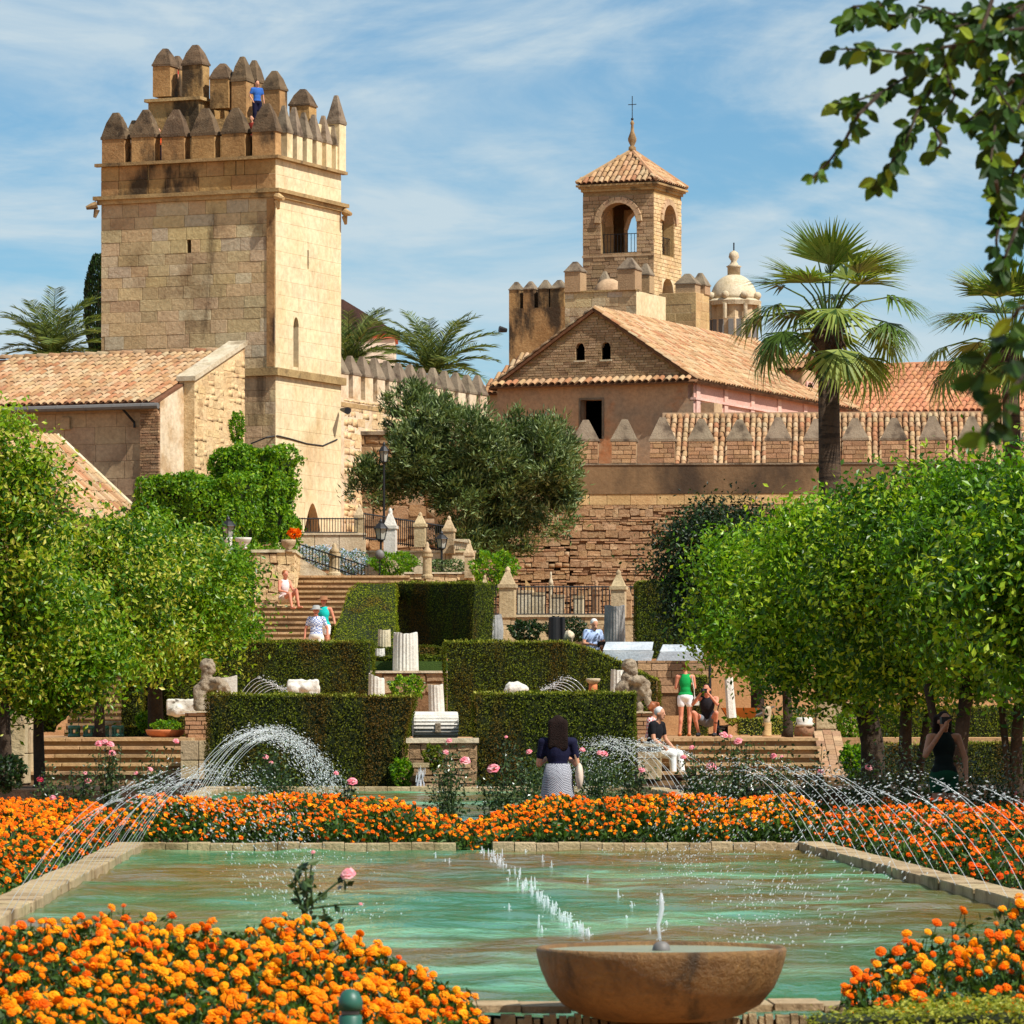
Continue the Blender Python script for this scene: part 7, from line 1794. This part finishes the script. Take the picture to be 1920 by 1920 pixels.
# squatting photographer
t, j = person('man squatting in dark vest taking a photograph on the right terrace', (xx(1326, 101), 101, TZ), rad(-12), {'pel': (0, .12, .34), 'che': (0, .02, .66), 'nek': (0, -.03, .84), 'hed': (0, -.08, .98), 'sL': (-.2, 0, .80), 'sR': (.2, 0, .80), 'eL': (-.26, -.28, .68), 'eR': (.26, -.28, .68), 'wL': (-.07, -.36, .92), 'wR': (.09, -.36, .90),
     'hL': (-.1, .08, .32), 'hR': (.1, .08, .32), 'kL': (-.24, -.3, .5), 'kR': (.24, -.3, .5), 'aL': (-.17, -.06, .08), 'aR': (.17, -.06, .08)}, 1.0, SK2, ('tank', cloth('charcoal_vest', (36, 34, 38))), ('shorts', cloth('grey_shorts', (120, 122, 128))), HD, shoes=M_['iron'])
MB().box((0, -.4, .96), (.13, .06, .09)).cap((0, -.42, .96), (0, -.5, .96), .03, .032).build('camera', M_['iron'], t)
# man in light blue
t, j = person('grey haired man in light blue shirt reading beside the grey column', (xx(1112, 113), 113, 2.44), rad(28), {'eL': (-.27, -.04, 1.13), 'eR': (.27, -.04, 1.13), 'wL': (-.04, -.28, 1.08), 'wR': (.08, -.28, 1.06), 'hed': (0, -.06, 1.56)}, 1.02, SK, ('tee', cloth('light_blue_shirt', (170, 190, 226))), ('trousers', cloth('dark_trousers', (30, 32, 48))), HG, bulk=1.2, gaze=(0, -1, -.5))
MB().box((.03, -.34, 1.1), (.2, .02, .14)).build('leaflet', M_['iron'], t)
# couple on stairs
t, j = person('man in sun hat and checked shirt walking down the grand stairs', (xx(593, 127), 127.0, 3.1), rad(-8), {'eL': (-.29, .04, 1.13), 'eR': (.29, .04, 1.13), 'wL': (-.31, -.02, .88), 'wR': (.31, -.02, .88)}, 1.0, SK2, ('tee', check_cloth('checked_shirt', (92, 116, 170), (222, 226, 234), 26)), ('shorts', cloth('cream_shorts', (222, 214, 200))), HG, bulk=1.2)
hat(t, j, cloth('grey_hat', (150, 150, 146)))
t, j = person('woman in brown hat and turquoise top walking down the grand stairs', (xx(607, 128.7), 128.7, 3.43), rad(-5), {'eL': (-.26, .04, 1.13), 'eR': (.27, .04, 1.13), 'wL': (-.26, -.04, .88), 'wR': (.33, -.06, .9)}, .98, SK2, ('tank', cloth('turquoise_top', (24, 178, 170))), ('shorts', cloth('white_skirt', (230, 230, 230))), HB, True, bulk=1.1)
hat(t, j, cloth('brown_hat', (140, 96, 66)), .19)
sit = {'pel': (0, .05, .26), 'che': (0, .02, .58), 'nek': (0, .0, .76), 'hed': (0, -.02, .91), 'sL': (-.17, .02, .72), 'sR': (.17, .02, .72), 'eL': (-.22, -.04, .47), 'eR': (.22, -.08, .48), 'wL': (-.1, -.26, .42), 'wR': (.14, -.3, .5), 'hL': (-.1, 0, .22), 'hR': (.1, 0, .22), 'kL': (-.12, -.4, .36), 'kR': (.12, -.38, .46), 'aL': (-.12, -.5, .02), 'aR': (.14, -.46, .05)}
t, j = person('woman in pale dress sitting on the grand stairs against the rubble wall', (xx(534, 133.5), 133.55, 4.95), rad(38), sit, 1.0, SK2, ('tank', cloth('pale_dress', (222, 206, 204))), ('shorts', cloth('beige_skirt', (206, 184, 164))), HR, True)
t, j = person('person sitting at the foot of the grand stairs, half hidden by the orange tree', (xx(450, 128.4), 128.3, 3.2), rad(30), sit, 1.0, SK2, ('tank', cloth('black_vest', (20, 18, 20))), ('shorts', cloth('black_shorts', (26, 24, 28))), HD)
# woman with camera in tree shade
t, j = person('woman in dark top photographing in the deep shade under the right trees', (xx(1770, 56), 56, .2), rad(12), {'eL': (-.28, -.12, 1.16), 'eR': (.27, -.02, 1.12), 'wL': (-.08, -.24, 1.5), 'wR': (.24, -.16, .92)}, .93, SK3, ('tank', cloth('dark_green_top', (18, 26, 24))), ('shorts', cloth('green_skirt', (20, 66, 44))), HD, True, hairstyle='long')
MB().box((-.04, -.2, 1.6), (.13, .08, .09)).build('camera', M_['iron'], t)
# tourists on the tower
t, j = person('man in blue shirt leaning out between the merlons of the upper turret', tuple(at(482, 240, 151.2)), rad(25), {'eL': (-.26, .04, 1.14), 'wL': (-.2, -.1, .95)}, .88, SK, ('tee', cloth('blue_shirt', (50, 96, 170))), ('trousers', nv), HD)
t, j = person('tourist in pale blue behind the upper turret merlons', tuple(at(438, 232, 154.2)), 0, None, .92, SK, ('tee', cloth('pale_blue_shirt', (120, 150, 190))), ('trousers', nv), HB)
t, j = person('tourist in red between the two tallest turret merlons', tuple(at(328, 191, 154.7)), rad(-60), None, .72, SK, ('tee', cloth('red_shirt', (200, 40, 44))), ('trousers', nv), HD)
t, j = person('tourist in dark red in the gap right of the front merlons', tuple(at(472, 303, 151.0)), rad(-20), None, .85, SK, ('tee', cloth('dark_red_shirt', (120, 40, 30))), ('trousers', cloth('brown_trousers', (80, 50, 36))), HD)
t, j = person('tourist with orange sleeve in the gap between the left front merlons', tuple(at(298, 313, 152.3)), 0, {'wR': (.1, -.3, .98)}, .72, SK, ('tee', cloth('orange_shirt', (206, 84, 40))), ('trousers', nv), HD)
t, j = person('distant visitor looking over the battlement wall above the olive', tuple(at(740, 822, 159.8)), 0, None, .9, SK, ('tee', cloth('pale_grey_shirt', (190, 190, 210))), ('trousers', nv), HB)

# ------------------------------------------------------------------ water jets
DV, DF = np.array([(0, 0, 1), (1, 0, 0), (0, 1, 0), (-1, 0, 0), (0, -1, 0), (0, 0, -1)], float), np.array([(0, 1, 2), (0, 2, 3), (0, 3, 4), (0, 4, 1), (5, 2, 1), (5, 3, 2), (5, 4, 3), (5, 1, 4)])
def jet(label, group, P0, V0, T_, q, drops=70, r0=0.006, dr=0.008, solid=0.42):
    t = T('water_jet', label, 'water jet', tuple(P0), 0, group); g_ = Vector((0, 0, -9.81))
    pos = lambda s: V0 * s + g_ * (s * s / 2)
    mb = MB(); m = 9; pts = [pos(T_ * solid * i / (m - 1)) for i in range(m)]
    mb.tube(pts, [r0 * (1 - .35 * i / m) for i in range(m)], 5); mb.build('stream', M_['spray'], t, smooth=True)
    M = []
    for i in range(drops):
        f = solid * .7 + (1 - solid * .7) * q.random() ** .85; s = T_ * f; sp = .01 + .12 * max(0, f - solid * .6) ** 1.3
        p = pos(s) + Vector((q.gauss(0, sp), q.gauss(0, sp), q.gauss(0, sp))); v = (V0 + g_ * s).normalized(); a = v.orthogonal().normalized(); b = v.cross(a); k = dr * q.uniform(.4, 1.15)
        el = q.uniform(1.2, 3.2); M.append([[a.x * k, b.x * k, v.x * k * el, p.x], [a.y * k, b.y * k, v.y * k * el, p.y], [a.z * k, b.z * k, v.z * k * el, p.z], [0, 0, 0, 1]])
    o = ob('drops', scatter('drops', DV, DF, M, None, True), M_['spray'], t); o['kind'] = 'stuff'
    return t
q = random.Random(77); RM3 = Matrix.Rotation(PA, 3, 'Z')
def row(label, group, side, v0, v1, n, z, vx, vz, drops, r0, dr, ue=HW + .02):
    for i in range(n):
        v = v0 + (v1 - v0) * (i + .5) / n; P0 = pl(side * ue, v, z); V = RM3 @ Vector((-side * vx * q.uniform(.93, 1.07), q.uniform(-.06, .06), vz * q.uniform(.95, 1.05)))
        jet(label, group, P0, V, 2 * V.z / 9.81 * 1.02, q, drops, r0, dr)
row('thin water jet springing from the left kerb of the lower pool', 'jets along the lower pool left kerb', -1, -20, -.6, 20, .36, 2.2, 4.1, 80, .0026, .0055)
row('thin water jet springing from the right kerb of the lower pool', 'jets along the lower pool right kerb', 1, -23, -.6, 22, .36, 2.0, 4.1, 80, .0026, .0055)
row('water jet in the dense arching row at the left of the upper pool', 'jets along the upper pool left kerb', -1, 7.5, 27, 15, .6, 2.25, 4.3, 230, .0045, .0075)
row('water jet in the arching row at the right of the upper pool', 'jets along the upper pool right kerb', 1, 7.5, 27, 13, .6, 2.1, 3.9, 180, .0035, .0065)
for i in range(6):
    jet('small water arc on the statue terrace beside the broken white block', 'jets behind the front left hedge', at(446 + i * 7, 1312, 92.5), Vector((1.5 + .08 * i, 0, 2.9 - .16 * i)), .62, q, 60, .006, .008, .5)
    jet('small water arc on the statue terrace beside the white boulder', 'jets behind the front right hedge', at(1108 - i * 7, 1312, 92.5), Vector((-1.5 - .08 * i, 0, 2.9 - .16 * i)), .62, q, 60, .006, .008, .5)
# bubbling spouts on the pool axis
for i in range(92):
    f = q.random(); py = 1597 + 158 * f; stray = q.random() < .14
    Yw = (EYE - WZ1) * F / (py - HZ); px = 905 + 190 * f + (q.gauss(0, 9) if not stray else q.uniform(-110, 190)); p = at(px, py, Yw)
    u, v = 0, 0
    t = T('water_spout', 'small white bubbling spout in the line down the middle of the pool', 'water spout', (p.x, p.y, WZ1), 0, 'bubbling spouts on the pool axis'); h = q.uniform(.03, .085)
    mb = MB().lathe([(.010, -.02), (.008, h * .3), (.005, h * .7), (.0015, h)], 7)
    for k in range(4): mb.ball((q.gauss(0, .015), q.gauss(0, .015), q.uniform(.0, h)), q.uniform(.003, .007), 5, 3)
    mb.build('column', M_['spray'], t, smooth=True)
# splash droplets on the water
mb = []
for cx, cv, n, r in ((1.6, -10, 60, .5), (2.0, -13, 60, .45), (1.7, -16, 60, .4), (1.4, -19.5, 70, .4), (1.2, -22.5, 60, .35), (1.9, -6, 60, .6), (2.2, -3, 60, .6), (-1.6, -4, 50, .6), (-1.7, -9, 50, .5), (-1.6, -14, 50, .45), (-1.3, -18, 60, .4), (1.6, 1.2 - 3, 40, .5)):
    for i in range(n):
        u, v, z = cx + q.gauss(0, r * .5), cv + q.gauss(0, r), WZ1 + .01 + abs(q.gauss(0, .05)); p = pl(u, v, z); k = q.uniform(.002, .0055)
        mb.append([[k * 1.4, 0, 0, p.x], [0, k, 0, p.y], [0, 0, k * q.uniform(.8, 2.2), p.z], [0, 0, 0, 1]])
o = ob('splash_drops', scatter('splash_drops', DV, DF, mb, None, True), M_['spray']); tag(o, 'scattered splash drops where the jets fall back into the lower pool', 'splash', None, 'stuff')

if TMP is not None: bpy.data.scenes.remove(TMP)
